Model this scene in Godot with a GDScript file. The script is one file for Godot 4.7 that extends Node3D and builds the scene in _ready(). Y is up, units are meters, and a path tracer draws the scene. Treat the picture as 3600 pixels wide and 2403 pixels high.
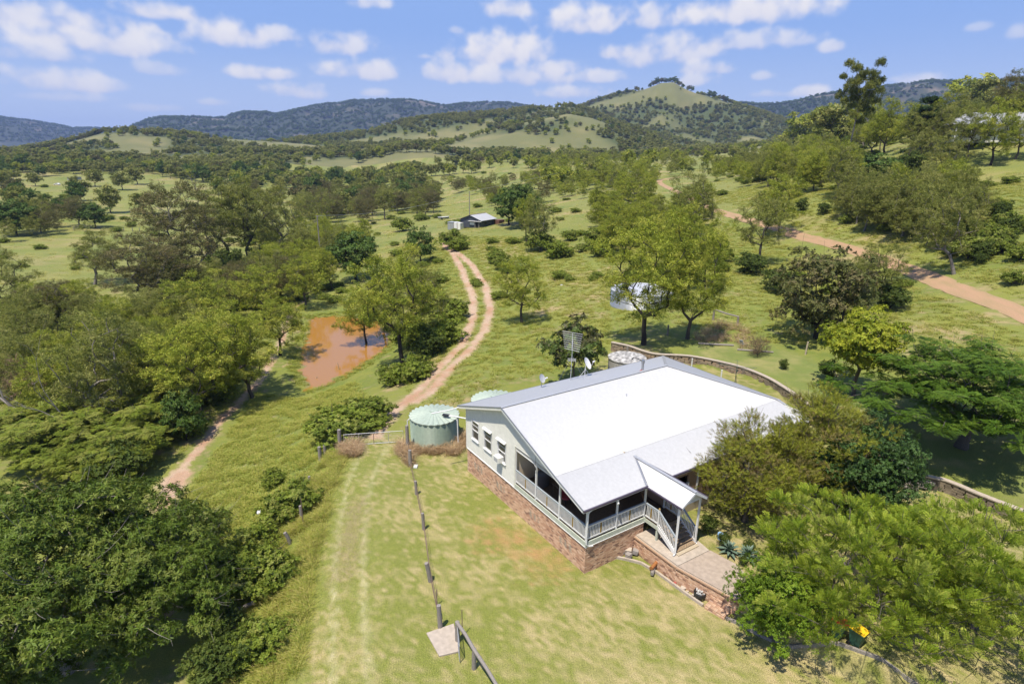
extends Node3D

# ---------------------------------------------------------------- state
var rng := RandomNumberGenerator.new()
var used := {}
var M := {}
var lattice := PackedFloat32Array()
const LU := 150
const LV := 130
var fine := FastNoiseLite.new()
var broad := FastNoiseLite.new()
var patch := FastNoiseLite.new()
var yard_poly := PackedVector2Array()
var mown_poly := PackedVector2Array()
var lawn_poly := PackedVector2Array()
var pond_poly := PackedVector2Array()
var paths := {}

# house frame: a runs back along the gable wall, b along the front
const HX := 4.5274
const HZ := -29.6787
const HYAW := 0.57613
const CAM_Y := 21.9768

func hw(a: float, b: float, y := 0.0) -> Vector3:
	var c := cos(HYAW)
	var s := sin(HYAW)
	return Vector3(HX - a * s + b * c, y, HZ - a * c - b * s)

# ---------------------------------------------------------------- mesh helper
class MB:
	var v := PackedVector3Array()
	var n := PackedVector3Array()
	var c := PackedColorArray()
	var col := Color(1, 1, 1)

	func tri(a: Vector3, b: Vector3, d: Vector3) -> void:   # counter-clockwise from outside
		var nn := (b - a).cross(d - a).normalized()
		v.append(a); v.append(d); v.append(b)
		n.append(nn); n.append(nn); n.append(nn)
		c.append(col); c.append(col); c.append(col)

	func quad(a: Vector3, b: Vector3, d: Vector3, e: Vector3) -> void:
		tri(a, b, d)
		tri(a, d, e)

	func tri_n(a: Vector3, b: Vector3, d: Vector3, na: Vector3, nb: Vector3, nd: Vector3) -> void:
		v.append(a); v.append(d); v.append(b)
		n.append(na); n.append(nd); n.append(nb)
		c.append(col); c.append(col); c.append(col)

	func box(at: Vector3, size: Vector3, bas := Basis.IDENTITY) -> void:
		var x := bas.x * size.x * 0.5
		var y := bas.y * size.y * 0.5
		var z := bas.z * size.z * 0.5
		quad(at - x - y + z, at + x - y + z, at + x + y + z, at - x + y + z)
		quad(at + x - y - z, at - x - y - z, at - x + y - z, at + x + y - z)
		quad(at + x - y + z, at + x - y - z, at + x + y - z, at + x + y + z)
		quad(at - x - y - z, at - x - y + z, at - x + y + z, at - x + y - z)
		quad(at - x + y + z, at + x + y + z, at + x + y - z, at - x + y - z)
		quad(at - x - y - z, at + x - y - z, at + x - y + z, at - x - y + z)

	func beam(p: Vector3, q: Vector3, w: float, h: float, up := Vector3.UP) -> void:   # box from p to q
		var d := (q - p)
		var z := d.normalized()
		var x := up.cross(z).normalized()
		if x.length() < 0.5:
			x = Vector3.RIGHT.cross(z).normalized()
		var y := z.cross(x)
		box((p + q) * 0.5, Vector3(w, h, d.length()), Basis(x, y, z))

	func tube(pts: Array, radii: Array, sides := 6, capped := true) -> void:
		var rings := []
		var norms := []
		var last := Vector3(0.3, 0.1, 0.9)
		for i in pts.size():
			var p: Vector3 = pts[i]
			var t: Vector3
			if i == 0:
				t = pts[1] - p
			elif i == pts.size() - 1:
				t = p - pts[i - 1]
			else:
				t = pts[i + 1] - pts[i - 1]
			t = t.normalized()
			var x := last - t * last.dot(t)
			if x.length() < 0.05:
				x = Vector3(0.9, 0.3, 0.1) - t * Vector3(0.9, 0.3, 0.1).dot(t)
			x = x.normalized()
			last = x
			var y := t.cross(x)
			var ring := PackedVector3Array()
			var nr := PackedVector3Array()
			for k in sides:
				var ang := TAU * k / sides
				var dir := x * cos(ang) + y * sin(ang)
				ring.append(p + dir * float(radii[i]))
				nr.append(dir)
			rings.append(ring)
			norms.append(nr)
		for i in pts.size() - 1:
			for k in sides:
				var m := (k + 1) % sides
				tri_n(rings[i][k], rings[i][m], rings[i + 1][m], norms[i][k], norms[i][m], norms[i + 1][m])
				tri_n(rings[i][k], rings[i + 1][m], rings[i + 1][k], norms[i][k], norms[i + 1][m], norms[i + 1][k])
		if capped:
			for k in range(1, sides - 1):
				tri(rings[0][0], rings[0][k + 1], rings[0][k])
				var e := pts.size() - 1
				tri(rings[e][0], rings[e][k], rings[e][k + 1])

	func lathe(profile: Array, sides := 24, at := Vector3.ZERO, wave := 0.0, waves := 0) -> void:   # profile: Vector2(radius, height) from bottom to top, outside
		for i in profile.size() - 1:
			var p: Vector2 = profile[i]
			var q: Vector2 = profile[i + 1]
			var dn := Vector2(q.y - p.y, p.x - q.x).normalized()
			for k in sides:
				var a0 := TAU * k / sides
				var a1 := TAU * (k + 1) / sides
				var d0 := Vector3(cos(a0), 0, sin(a0))
				var d1 := Vector3(cos(a1), 0, sin(a1))
				var w0 := sin(a0 * waves) * wave if waves else 0.0
				var w1 := sin(a1 * waves) * wave if waves else 0.0
				var n0 := d0 * dn.x + Vector3.UP * dn.y
				var n1 := d1 * dn.x + Vector3.UP * dn.y
				var A := at + d0 * (p.x + w0) + Vector3.UP * p.y
				var B := at + d1 * (p.x + w1) + Vector3.UP * p.y
				var C := at + d1 * (q.x + w1) + Vector3.UP * q.y
				var D := at + d0 * (q.x + w0) + Vector3.UP * q.y
				if p.x > 0.0001:
					tri_n(A, C, B, n0, n1, n1)
				if q.x > 0.0001:
					tri_n(A, D, C, n0, n0, n1)

	func slab(poly: Array, y0: float, y1: float) -> void:   # poly: Vector2(x, z); a prism between two heights
		var pp := PackedVector2Array(poly)
		if Geometry2D.is_polygon_clockwise(pp):
			pp.reverse()
		var idx := Geometry2D.triangulate_polygon(pp)
		for i in range(0, idx.size(), 3):
			var A := pp[idx[i]]
			var B := pp[idx[i + 1]]
			var C := pp[idx[i + 2]]
			if (B - A).cross(C - A) > 0:
				var tmp := B
				B = C
				C = tmp
			tri(Vector3(A.x, y1, A.y), Vector3(B.x, y1, B.y), Vector3(C.x, y1, C.y))
			tri(Vector3(A.x, y0, A.y), Vector3(C.x, y0, C.y), Vector3(B.x, y0, B.y))
		var ccw := 1.0
		var area := 0.0
		for i in pp.size():
			area += pp[i].cross(pp[(i + 1) % pp.size()])
		for i in pp.size():
			var A := pp[i]
			var B := pp[(i + 1) % pp.size()]
			if area > 0:
				quad(Vector3(B.x, y0, B.y), Vector3(A.x, y0, A.y), Vector3(A.x, y1, A.y), Vector3(B.x, y1, B.y))
			else:
				quad(Vector3(A.x, y0, A.y), Vector3(B.x, y0, B.y), Vector3(B.x, y1, B.y), Vector3(A.x, y1, A.y))

	func mesh() -> ArrayMesh:
		var arr := []
		arr.resize(Mesh.ARRAY_MAX)
		arr[Mesh.ARRAY_VERTEX] = v
		arr[Mesh.ARRAY_NORMAL] = n
		arr[Mesh.ARRAY_COLOR] = c
		var m := ArrayMesh.new()
		m.add_surface_from_arrays(Mesh.PRIMITIVE_TRIANGLES, arr)
		return m

# ---------------------------------------------------------------- object helpers
func numbered(called: String) -> String:
	if not used.has(called):
		used[called] = 0
		return called
	used[called] += 1
	return "%s_%03d" % [called, used[called]]

func tag(o: Node3D, label: String, category: String, group := "") -> Node3D:
	o.set_meta("label", label)
	o.set_meta("category", category)
	if group:
		o.set_meta("group", group)
	return o

func thing(called: String, label: String, category: String, at := Vector3.ZERO, turn := 0.0, group := "") -> Node3D:
	var o := Node3D.new()
	o.name = numbered(called)
	add_child(o, true)
	o.position = at
	o.rotation.y = turn
	return tag(o, label, category, group)

func part(called: String, mesh: Mesh, mat: Material, parent: Node3D, xf := Transform3D.IDENTITY) -> MeshInstance3D:
	var o := MeshInstance3D.new()
	o.name = called
	o.mesh = mesh
	o.material_override = mat
	o.transform = xf
	parent.add_child(o, true)
	return o

func solo(called: String, mesh: Mesh, mat: Material, label: String, category: String, xf := Transform3D.IDENTITY, group := "") -> MeshInstance3D:
	var o := part(numbered(called), mesh, mat, self, xf)
	tag(o, label, category, group)
	return o

func struct(called: String, mesh: Mesh, mat: Material) -> MeshInstance3D:
	var o := part(numbered(called), mesh, mat, self)
	o.set_meta("kind", "structure")
	return o

func stuff(called: String, mesh: Mesh, mat: Material, where: Array, label: String, category := "grass") -> MultiMeshInstance3D:
	var mm := MultiMesh.new()
	mm.transform_format = MultiMesh.TRANSFORM_3D
	mm.mesh = mesh
	mm.instance_count = where.size()
	for i in where.size():
		mm.set_instance_transform(i, where[i])
	var o := MultiMeshInstance3D.new()
	o.name = numbered(called)
	o.multimesh = mm
	o.material_override = mat
	add_child(o, true)
	tag(o, label, category)
	o.set_meta("kind", "stuff")
	return o

func lin(r: float, g: float, b: float) -> Color:
	return Color(r, g, b).linear_to_srgb()

func mat(key: String, albedo: Color, rough := 0.8, metal := 0.0, vc := false) -> StandardMaterial3D:
	var m := StandardMaterial3D.new()
	m.resource_name = key
	m.albedo_color = albedo.linear_to_srgb()
	m.roughness = rough
	m.metallic = metal
	m.vertex_color_use_as_albedo = vc
	M[key] = m
	return m

func grain(m: StandardMaterial3D, freq: float, lo: float, scale: float, bump := 0.0, octaves := 4) -> void:   # fine mottling of the surface itself
	var nz := FastNoiseLite.new()
	nz.seed = 7 + int(freq * 1000)
	nz.frequency = freq
	nz.fractal_octaves = octaves
	var t := NoiseTexture2D.new()
	t.width = 256
	t.height = 256
	t.seamless = true
	t.noise = nz
	var g := Gradient.new()
	g.set_color(0, Color(lo, lo, lo))
	g.set_color(1, Color(1, 1, 1))
	t.color_ramp = g
	m.albedo_texture = t
	m.uv1_triplanar = true
	m.uv1_world_triplanar = true
	m.uv1_scale = Vector3.ONE * scale
	if bump > 0.0:
		var hgt := NoiseTexture2D.new()
		hgt.width = 256
		hgt.height = 256
		hgt.seamless = true
		hgt.noise = nz
		m.heightmap_enabled = true
		m.heightmap_texture = hgt
		m.heightmap_scale = bump

# ---------------------------------------------------------------- terrain
const TPX := [4.50, -3.40, 5.70, -3.80, -8.97, -1.99, -5.96, -9.57, -15.47, -6.58, 11.25, 17.02, 24.74, -20.37, -17.15, -13.85, -15.13, -32.05, -36.74, -25.51, -38.09, -53.18, -27.43, -32.68, -21.19, -15.79, -13.70, -20.19, -27.48, -13.58, -15.58, -5.40, -6.82, -8.10, -15.46, -11.83, -35.10, 1.50, 1.03, 15.81, 12.91, 26.88, 36.38, 12.14, 8.72, 21.95, 28.96, 25.17, 27.30, 32.38, 35.84, 34.19, 37.29, 49.35, 48.09, 61.28, 64.05, 60.92, 62.22, 79.47, 36.50, 31.64, -85.48, -88.93, -168.78, -203.21, -110.58, -55.60, -88.39, -288.51, -338.39, -58.16, 66.23, 77.20, 87.45, 116.35, 130.59, 121.33, 137.08, 100.99, 125.46, 75.62, 126.53, 181.26, 189.23, 128.87, 107.06, 30.27, -29.53, -97.49, -129.36, -173.95, -59.06, -266.34, -414.98, -463.93, -577.68, -490.82, -331.42, -47.05, 143.16, 243.39, 278.08, 347.61, 390.05, 360.01, 531.56, 606.00, 127.31, -657.46, -295.98, 645.74, 287.39, 0.00, 15.00, -15.00, 40.00, -40.00, 60.00, -90.00, 140.00, -200.00, 9.10, 5.58, 14.53, -1.63, 21.97, 17.94]
const TPZ := [-29.73, -41.89, -22.16, -25.75, -22.51, -23.16, -34.69, -47.90, -47.72, -45.71, -25.63, -22.93, -21.93, -40.59, -42.28, -29.59, -26.23, -48.56, -78.68, -28.83, -37.77, -56.35, -72.94, -108.09, -90.20, -76.69, -55.36, -58.65, -65.06, -69.09, -96.33, -107.03, -84.09, -68.51, -149.46, -199.22, -206.61, -86.75, -64.56, -83.39, -135.01, -123.90, -244.96, -269.45, -419.46, -69.83, -71.77, -61.25, -50.12, -51.52, -42.93, -33.90, -67.02, -67.65, -52.90, -68.14, -93.86, -129.99, -189.09, -324.32, -92.88, -108.31, -96.39, -127.47, -204.72, -283.30, -207.25, -161.58, -282.91, -510.92, -489.41, -404.17, -74.92, -89.24, -109.33, -143.83, -170.79, -177.50, -165.63, -160.94, -227.73, -146.65, -304.78, -275.76, -232.80, -399.74, -467.91, -699.35, -599.27, -642.65, -809.73, -739.83, -817.87, -711.80, -741.82, -601.97, -754.18, -813.38, -890.32, -958.85, -787.09, -762.08, -554.14, -513.39, -481.94, -879.14, -787.36, -731.62, -941.43, -614.61, -269.07, -626.91, -278.22, -10.00, -8.00, -8.00, -8.00, -10.00, -20.00, -30.00, -60.00, -80.00, -41.00, -48.25, -54.66, -48.34, -50.55, -38.40]
const TPW := [0.9677, -0.1061, -0.2575, -0.2611, 1.3632, -0.5123, -0.8333, -4.0890, 7.3566, -0.1900, 0.5930, -0.3041, -0.7852, -2.0025, 1.1620, 0.2302, -1.3453, 0.6688, 3.0377, -1.2329, 0.0835, -0.2470, -3.2465, 2.4458, -10.4404, 0.6888, 5.6294, -5.2098, 0.2509, -1.7509, 2.1229, -3.4983, 6.0502, 3.4225, 5.6447, -1.2885, 5.2913, -2.2573, -2.4649, 0.8314, -2.9166, 5.9842, 12.0602, -7.7295, 5.3274, -2.1883, -3.2036, 0.7497, 4.7994, -2.2879, -1.9574, 2.9783, 2.5336, 5.3271, 0.4481, -22.0369, -17.9994, -28.5440, -8.2507, -2.0750, 9.1082, -3.2288, 0.4344, 1.4745, -1.9019, 4.0034, 1.9129, -5.6408, 0.5472, 4.2595, -0.8580, -6.7200, 25.8560, -9.2984, 27.1197, -29.6839, -15.1675, 70.9447, 18.6827, -60.5423, -14.2733, 48.9018, -2.1609, 16.7614, -10.8370, -17.2245, 22.1720, 29.2502, -5.3144, 1.8417, 125.4700, -111.1155, -78.2089, 43.4108, -48.2449, 0.7984, -5.7296, 41.5851, -9.4488, 34.7743, -25.1824, 14.8124, -23.9303, 22.2568, -9.9383, -15.9107, -1.8163, 46.3717, -12.6730, -1.6260, -0.7602, -27.8951, -1.4996, 0.2050, 0.9133, 1.0615, 0.1465, -0.3635, -1.0835, 0.6245, -2.0794, -0.4541, -2.8780, 0.6719, 4.7177, 0.4039, -3.3853, -0.9556]
const TPA := [-100.7571, 3.4392, 16.8102]
# ridges beyond the valley: distance, foot in front, foot behind, then azimuth (degrees) and crest height in turn
const RIDGES := [
	[5000, 2300, 1500, -34.19, 46.1, -32.40, 121.6, -31.99, 137.1, -31.37, 169.6, -30.33, 210.9, -29.52, 228.0, -28.52, 234.7, -26.69, 234.3, -24.80, 235.5, -24.11, 264.4, -23.22, 282.4, -21.67, 280.8, -20.90, 271.0, -19.85, 293.5, -18.67, 318.4, -17.72, 334.9, -16.52, 354.0, -15.32, 363.0, -14.59, 377.0, -13.13, 384.5, -11.89, 393.4, -9.65, 400.0, -8.40, 392.0, -7.14, 371.3, -6.13, 358.3, -4.84, 378.9, -2.79, 385.5, -0.73, 387.6, 1.08, 372.3, 3.67, 338.1, 6.25, 301.1, 11.38, 218.0],
	[7000, 2500, 1800, -46.23, 303.7, -43.68, 288.5, -39.38, 272.3, -38.46, 260.7, -37.51, 246.2, -36.55, 228.8, -35.73, 210.3, -35.22, 199.9, -33.99, 201.8, -33.08, 202.4, -31.80, 183.7, -27.92, 147.3],
	[4000, 1500, 1500, 15.02, 228.3, 16.85, 284.2, 19.37, 309.0, 20.51, 306.2, 21.85, 301.4, 23.16, 307.4, 24.00, 315.3, 25.02, 333.3, 26.44, 348.4, 27.42, 361.0, 28.98, 367.3, 29.93, 373.3, 31.41, 380.3, 33.18, 391.1, 35.27, 381.0, 36.92, 380.1, 39.99, 380.1, 45.44, 354.4],
	[2000, 620, 500, -0.20, 115.2, 2.39, 137.2, 3.93, 143.4, 5.46, 157.0, 6.46, 167.1, 7.96, 183.7, 8.95, 193.4, 10.18, 202.2, 11.64, 210.7, 12.35, 220.0, 12.94, 227.8, 13.90, 228.9, 14.40, 220.6, 15.03, 209.1, 16.01, 196.7, 17.21, 187.3, 18.65, 172.2, 20.08, 157.2, 21.95, 135.1, 23.57, 116.5, 25.36, 98.8, 27.51, 83.0],
	[1300, 330, 300, -39.88, 11.0, -38.22, 18.0, -36.48, 26.6, -35.75, 32.3, -34.64, 40.2, -33.50, 48.2, -32.37, 51.7, -31.42, 52.2, -30.09, 50.1, -28.51, 47.9, -26.88, 45.7, -24.77, 42.6, -22.59, 40.3, -20.32, 37.9, -17.99, 33.3, -15.60, 28.5],
	[1500, 420, 300, -23.74, 33.1, -21.48, 37.5, -19.14, 45.1, -16.74, 51.7, -14.54, 58.8, -12.28, 71.1, -10.49, 87.0, -8.45, 95.5, -5.38, 103.0, -2.79, 109.0, -1.24, 112.6, 1.34, 120.2, 3.91, 126.9, 5.19, 127.0, 5.97, 124.6, 7.00, 115.2, 8.82, 96.4, 11.39, 77.6, 13.94, 58.9, 16.44, 43.5, 18.87, 31.5],
	[1130, 240, 240, -8.03, 29.3, -5.42, 39.6, -2.80, 54.8, -0.20, 69.8, 2.39, 79.9, 4.96, 89.7, 7.03, 82.7, 8.84, 70.9, 11.42, 56.8, 13.47, 42.6, 15.75, 28.7],
]

func warp(x: float, z: float) -> Vector2:
	var r := maxf(sqrt(x * x + z * z), 8.0)
	return Vector2(2.0 * clampf(atan2(x, -z), -1.25, 1.25), log(minf(r, 950.0) / 8.0))

func make_lattice() -> void:
	lattice.resize(LU * LV)
	var pu := PackedFloat32Array()
	var pv := PackedFloat32Array()
	for i in TPX.size():
		var q := warp(TPX[i], TPZ[i])
		pu.append(q.x)
		pv.append(q.y)
	var count := TPX.size()
	for j in LV:
		var v := log(950.0 / 8.0) * j / (LV - 1)
		for i in LU:
			var u := -2.5 + 5.0 * i / (LU - 1)
			var s: float = TPA[0] + TPA[1] * u + TPA[2] * v
			for k in count:
				var d2 := (u - pu[k]) * (u - pu[k]) + (v - pv[k]) * (v - pv[k])
				if d2 > 1e-9:
					s += TPW[k] * d2 * log(d2)
			lattice[j * LU + i] = s

func base_height(x: float, z: float) -> float:
	var q := warp(x, z)
	var fu := (q.x + 2.5) / 5.0 * (LU - 1)
	var fv := q.y / log(950.0 / 8.0) * (LV - 1)
	var i := clampi(int(fu), 0, LU - 2)
	var j := clampi(int(fv), 0, LV - 2)
	var tu := clampf(fu - i, 0.0, 1.0)
	var tv := clampf(fv - j, 0.0, 1.0)
	var k := j * LU + i
	return lerpf(lerpf(lattice[k], lattice[k + 1], tu), lerpf(lattice[k + LU], lattice[k + LU + 1], tu), tv)

func crest(list: Array, az: float) -> float:
	var m := list.size()
	if az <= list[3]:
		return lerpf(list[4], -40.0, clampf((list[3] - az) / 9.0, 0.0, 1.0))
	var i := 3
	while i + 2 < m and list[i + 2] < az:
		i += 2
	if i + 2 >= m:
		return lerpf(list[m - 1], -40.0, clampf((az - list[m - 2]) / 9.0, 0.0, 1.0))
	var t: float = (az - list[i]) / (list[i + 2] - list[i])
	return lerpf(list[i + 1], list[i + 3], t)

func far_height(x: float, z: float, r: float, h: float) -> float:
	var az := rad_to_deg(atan2(x, -z))
	var top := h
	for ridge in RIDGES:
		var t: float = (ridge[0] - r) / ridge[1] if r < ridge[0] else (r - ridge[0]) / ridge[2]
		if t >= 1.0:
			continue
		var s := 0.5 + 0.5 * cos(PI * t)
		var e := crest(ridge, az)
		var wob := broad.get_noise_2d(x * 0.12, z * 0.12) * 0.5 + broad.get_noise_2d(x * 0.5 + 50.0, z * 0.5) * 0.16
		var rise := (e - h) * s * (1.0 + wob * 1.3 * (1.0 - s))
		top = maxf(top, h + rise)
	return top

func ground_y(x: float, z: float) -> float:
	var r := sqrt(x * x + z * z)
	var h := base_height(x, z)
	if r > 700.0:
		return far_height(x, z, r, h)
	var p := Vector2(x, z)
	if x > -45.0 and x < -8.0 and z > -125.0 and z < -60.0:   # the dam
		var d := poly_distance(pond_poly, p)
		d += patch.get_noise_2d(x * 1.6, z * 1.6) * 1.7
		var shore := -9.25 + clampf(d - 0.3, -2.5, 2.0) * 0.16
		h = lerpf(shore, maxf(h, -9.05), smoothstep(0.8, 4.0, d))
	elif x > -4.0 and x < 52.0 and z > -70.0 and z < -12.0:
		var hp := p - Vector2(HX, HZ)
		var ha := -hp.x * sin(HYAW) - hp.y * cos(HYAW)
		var hb := hp.x * cos(HYAW) - hp.y * sin(HYAW)
		if ha < 0.6 and ha > -18.0 and hb < 12.0:   # the lawn and the bed below the brick wall lie level
			h = lerpf(minf(h, -2.27), h, smoothstep(9.0, 12.0, hb))
		var d := poly_distance(yard_poly, p)
		if d < 0.35:
			var level := yard_level(x, z)
			if level > h:   # the raised side ends behind its wall
				h = lerpf(level, h, smoothstep(-0.5, -0.1, d))
			else:
				h = lerpf(level, h, smoothstep(-0.1, 0.35, d))
	if r > 62.0 or x < -14.0:
		h += fine.get_noise_2d(x * 3.0, z * 3.0) * 0.12 * smoothstep(10.0, 40.0, r)
	return h

func yard_level(x: float, z: float) -> float:
	return lerpf(-1.18, -0.62, smoothstep(-32.0, -58.0, z))

func poly_distance(poly: PackedVector2Array, p: Vector2) -> float:   # negative inside
	var best := 1e9
	var n := poly.size()
	for i in n:
		var q := Geometry2D.get_closest_point_to_segment(p, poly[i], poly[(i + 1) % n])
		best = minf(best, q.distance_squared_to(p))
	best = sqrt(best)
	return -best if Geometry2D.is_point_in_polygon(p, poly) else best

func axis(lo: float, a: float, b: float, hi: float, step: float, grow: float) -> PackedFloat32Array:
	var left := []
	var s := step
	var x := a
	while x > lo:
		s *= grow
		x -= s
		left.append(x)
	left.reverse()
	var out := PackedFloat32Array(left)
	x = a
	while x < b:
		out.append(x)
		x += step
	s = step
	while x < hi:
		out.append(x)
		s *= grow
		x += s
	out.append(x)
	return out

# ---------------------------------------------------------------- ground sheets
func splat(mask: PackedFloat32Array, xs: PackedFloat32Array, zs: PackedFloat32Array, pts: Array, half: float, soft: float) -> void:
	var nx := xs.size()
	for s in pts.size() - 1:
		var p: Vector2 = pts[s]
		var q: Vector2 = pts[s + 1]
		var reach := half + soft + 0.5
		var i0 := maxi(xs.bsearch(minf(p.x, q.x) - reach) - 1, 0)
		var i1 := mini(xs.bsearch(maxf(p.x, q.x) + reach) + 1, nx - 1)
		var j0 := maxi(zs.bsearch(minf(p.y, q.y) - reach) - 1, 0)
		var j1 := mini(zs.bsearch(maxf(p.y, q.y) + reach) + 1, zs.size() - 1)
		for j in range(j0, j1 + 1):
			for i in range(i0, i1 + 1):
				var at := Vector2(xs[i], zs[j])
				var d := Geometry2D.get_closest_point_to_segment(at, p, q).distance_to(at)
				if d < reach:
					d += patch.get_noise_2d(at.x * 9.0, at.y * 9.0) * soft * 1.1 + patch.get_noise_2d(at.x * 30.0, at.y * 30.0) * soft * 0.6
					var k := j * nx + i
					mask[k] = maxf(mask[k], 1.0 - smoothstep(half - soft * 0.5, half + soft, d))

func splat_poly(mask: PackedFloat32Array, xs: PackedFloat32Array, zs: PackedFloat32Array, poly: PackedVector2Array, soft: float) -> void:
	var lo := Vector2(1e9, 1e9)
	var hi := -lo
	for p in poly:
		lo = lo.min(p)
		hi = hi.max(p)
	var nx := xs.size()
	for j in range(maxi(zs.bsearch(lo.y - soft) - 1, 0), mini(zs.bsearch(hi.y + soft) + 1, zs.size() - 1)):
		for i in range(maxi(xs.bsearch(lo.x - soft) - 1, 0), mini(xs.bsearch(hi.x + soft) + 1, nx - 1)):
			var at := Vector2(xs[i], zs[j])
			var d := poly_distance(poly, at) + patch.get_noise_2d(at.x * 9.0, at.y * 9.0) * soft
			if d < soft:
				mask[j * nx + i] = maxf(mask[j * nx + i], 1.0 - smoothstep(-soft, soft, d))

func mixc(a: Color, b: Color, t: float) -> Color:
	return a.lerp(b, clampf(t, 0.0, 1.0))

func make_ground() -> void:
	var xs := axis(-800.0, -38.0, 46.0, 800.0, 0.3, 1.04)
	var zs := axis(-800.0, -112.0, -9.0, 40.0, 0.3, 1.04)
	var nx := xs.size()
	var nz := zs.size()
	var total := nx * nz
	var masks := {}
	for key in ["dirt", "rut", "mown", "lawn", "bare", "mud", "burnt"]:
		var m := PackedFloat32Array()
		m.resize(total)
		masks[key] = m
	var dirt: PackedFloat32Array = masks.dirt
	var rut: PackedFloat32Array = masks.rut
	var mown: PackedFloat32Array = masks.mown
	var lawn: PackedFloat32Array = masks.lawn
	var bare: PackedFloat32Array = masks.bare
	var mud: PackedFloat32Array = masks.mud
	var burnt: PackedFloat32Array = masks.burnt
	splat(burnt, xs, zs, paths.burnt, 1.0, 1.6)
	rng.seed = 900
	for p in paths.track_ruts:
		splat(dirt, xs, zs, p, 0.62, 0.55)
	splat(dirt, xs, zs, paths.foot_path, 0.42, 0.5)
	for p in paths.mown_ruts:
		splat(rut, xs, zs, p, 0.1, 0.28)
	splat(bare, xs, zs, paths.bare_strip, 0.5, 0.8)
	splat_poly(dirt, xs, zs, PackedVector2Array(paths.dirt_patch), 0.5)
	splat_poly(dirt, xs, zs, PackedVector2Array(paths.dirt_patch_far), 0.9)
	splat_poly(mown, xs, zs, mown_poly, 0.4)
	splat_poly(mown, xs, zs, yard_poly, 0.2)
	splat_poly(lawn, xs, zs, lawn_poly, 1.0)
	splat_poly(mud, xs, zs, pond_poly, 1.2)
	var v := PackedVector3Array()
	var n := PackedVector3Array()
	var c := PackedColorArray()
	v.resize(total)
	n.resize(total)
	c.resize(total)
	var lush := Color(0.12, 0.175, 0.022)
	var gold := Color(0.22, 0.235, 0.042)
	var tan := Color(0.36, 0.28, 0.13)
	var cut_green := Color(0.195, 0.215, 0.04)
	var cut_tan := Color(0.43, 0.35, 0.17)
	var paddock := Color(0.215, 0.225, 0.055)
	var earth := Color(0.5, 0.36, 0.255)
	var straw := Color(0.47, 0.43, 0.235)
	var soil := Color(0.3, 0.225, 0.13)
	for j in nz:
		var z := zs[j]
		for i in nx:
			var x := xs[i]
			var k := j * nx + i
			v[k] = Vector3(x, ground_y(x, z), z)
	for j in nz:
		var z := zs[j]
		for i in nx:
			var x := xs[i]
			var k := j * nx + i
			var l := v[k - 1] if i > 0 else v[k]
			var rr := v[k + 1] if i < nx - 1 else v[k]
			var u := v[k - nx] if j > 0 else v[k]
			var d := v[k + nx] if j < nz - 1 else v[k]
			n[k] = (d - u).cross(rr - l).normalized()
			var r := sqrt(x * x + z * z)
			var n1 := broad.get_noise_2d(x, z)
			var n2 := patch.get_noise_2d(x, z)
			var n3 := patch.get_noise_2d(x * 5.0 + 300.0, z * 5.0)
			var col := gold
			col = mixc(col, lush, 0.35 + n2 * 1.1 + n3 * 0.7)
			col = mixc(col, tan, (n1 * 0.8 + n2 * 0.9 + n3 * 0.7 - 0.14) * 1.4)
			if r > 110.0:
				var far := mixc(paddock, gold, 0.4 + n1 * 1.2)
				far = mixc(far, lush, patch.get_noise_2d(x * 0.35 + 7.0, z * 0.35) * 1.1 + rng.randf_range(-0.12, 0.22))
				far = mixc(far, tan, patch.get_noise_2d(x * 0.2 + 90.0, z * 0.45) * 1.3 + n1 * 0.6 + n3 * 0.5 - 0.12)
				col = mixc(col, far, smoothstep(110.0, 220.0, r))
			var m := mown[k]
			if m > 0.0:
				var n4 := patch.get_noise_2d(x * 11.0 + 40.0, z * 11.0)
				var mt := 0.36 + n2 * 0.7 + n1 * 0.5 + n3 * 0.65 + n4 * 0.95 + rng.randf_range(-0.32, 0.32)
				mt -= 0.22 * (1.0 - smoothstep(-4.6, -3.4, x + (z + 25.0) * -0.26))   # the drive is greener than the lawn
				var cut := mixc(cut_green, cut_tan, mt)
				cut = mixc(cut, straw, rut[k] * (0.55 + n4 * 0.5))
				cut = mixc(cut, Color(0.4, 0.24, 0.1), burnt[k] * (0.5 + n3))
				cut = mixc(cut, soil, bare[k] * 0.55)
				col = mixc(col, cut, m)
			if lawn[k] > 0.0:
				col = mixc(col, mixc(Color(0.17, 0.21, 0.045), Color(0.3, 0.28, 0.1), 0.25 + n2 + n3 * 0.5), lawn[k])
			if mud[k] > 0.0:
				col = mixc(col, Color(0.3, 0.21, 0.12), mud[k] * 0.8)
			if dirt[k] > 0.0:
				col = mixc(col, mixc(earth, Color(0.43, 0.25, 0.15), 0.3 + n2 * 1.3 + n3 * 0.5), dirt[k])
			c[k] = Color(col.r * 0.88, col.g * 0.88, col.b * 0.88)
	var idx := PackedInt32Array()
	for j in nz - 1:
		for i in nx - 1:
			var k := j * nx + i
			var p := v[k]
			if p.x * p.x + p.z * p.z > 620000.0:
				continue
			idx.append(k); idx.append(k + 1); idx.append(k + nx + 1)
			idx.append(k); idx.append(k + nx + 1); idx.append(k + nx)
	struct("ground", grid_mesh(v, n, c, idx), M.ground)

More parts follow.
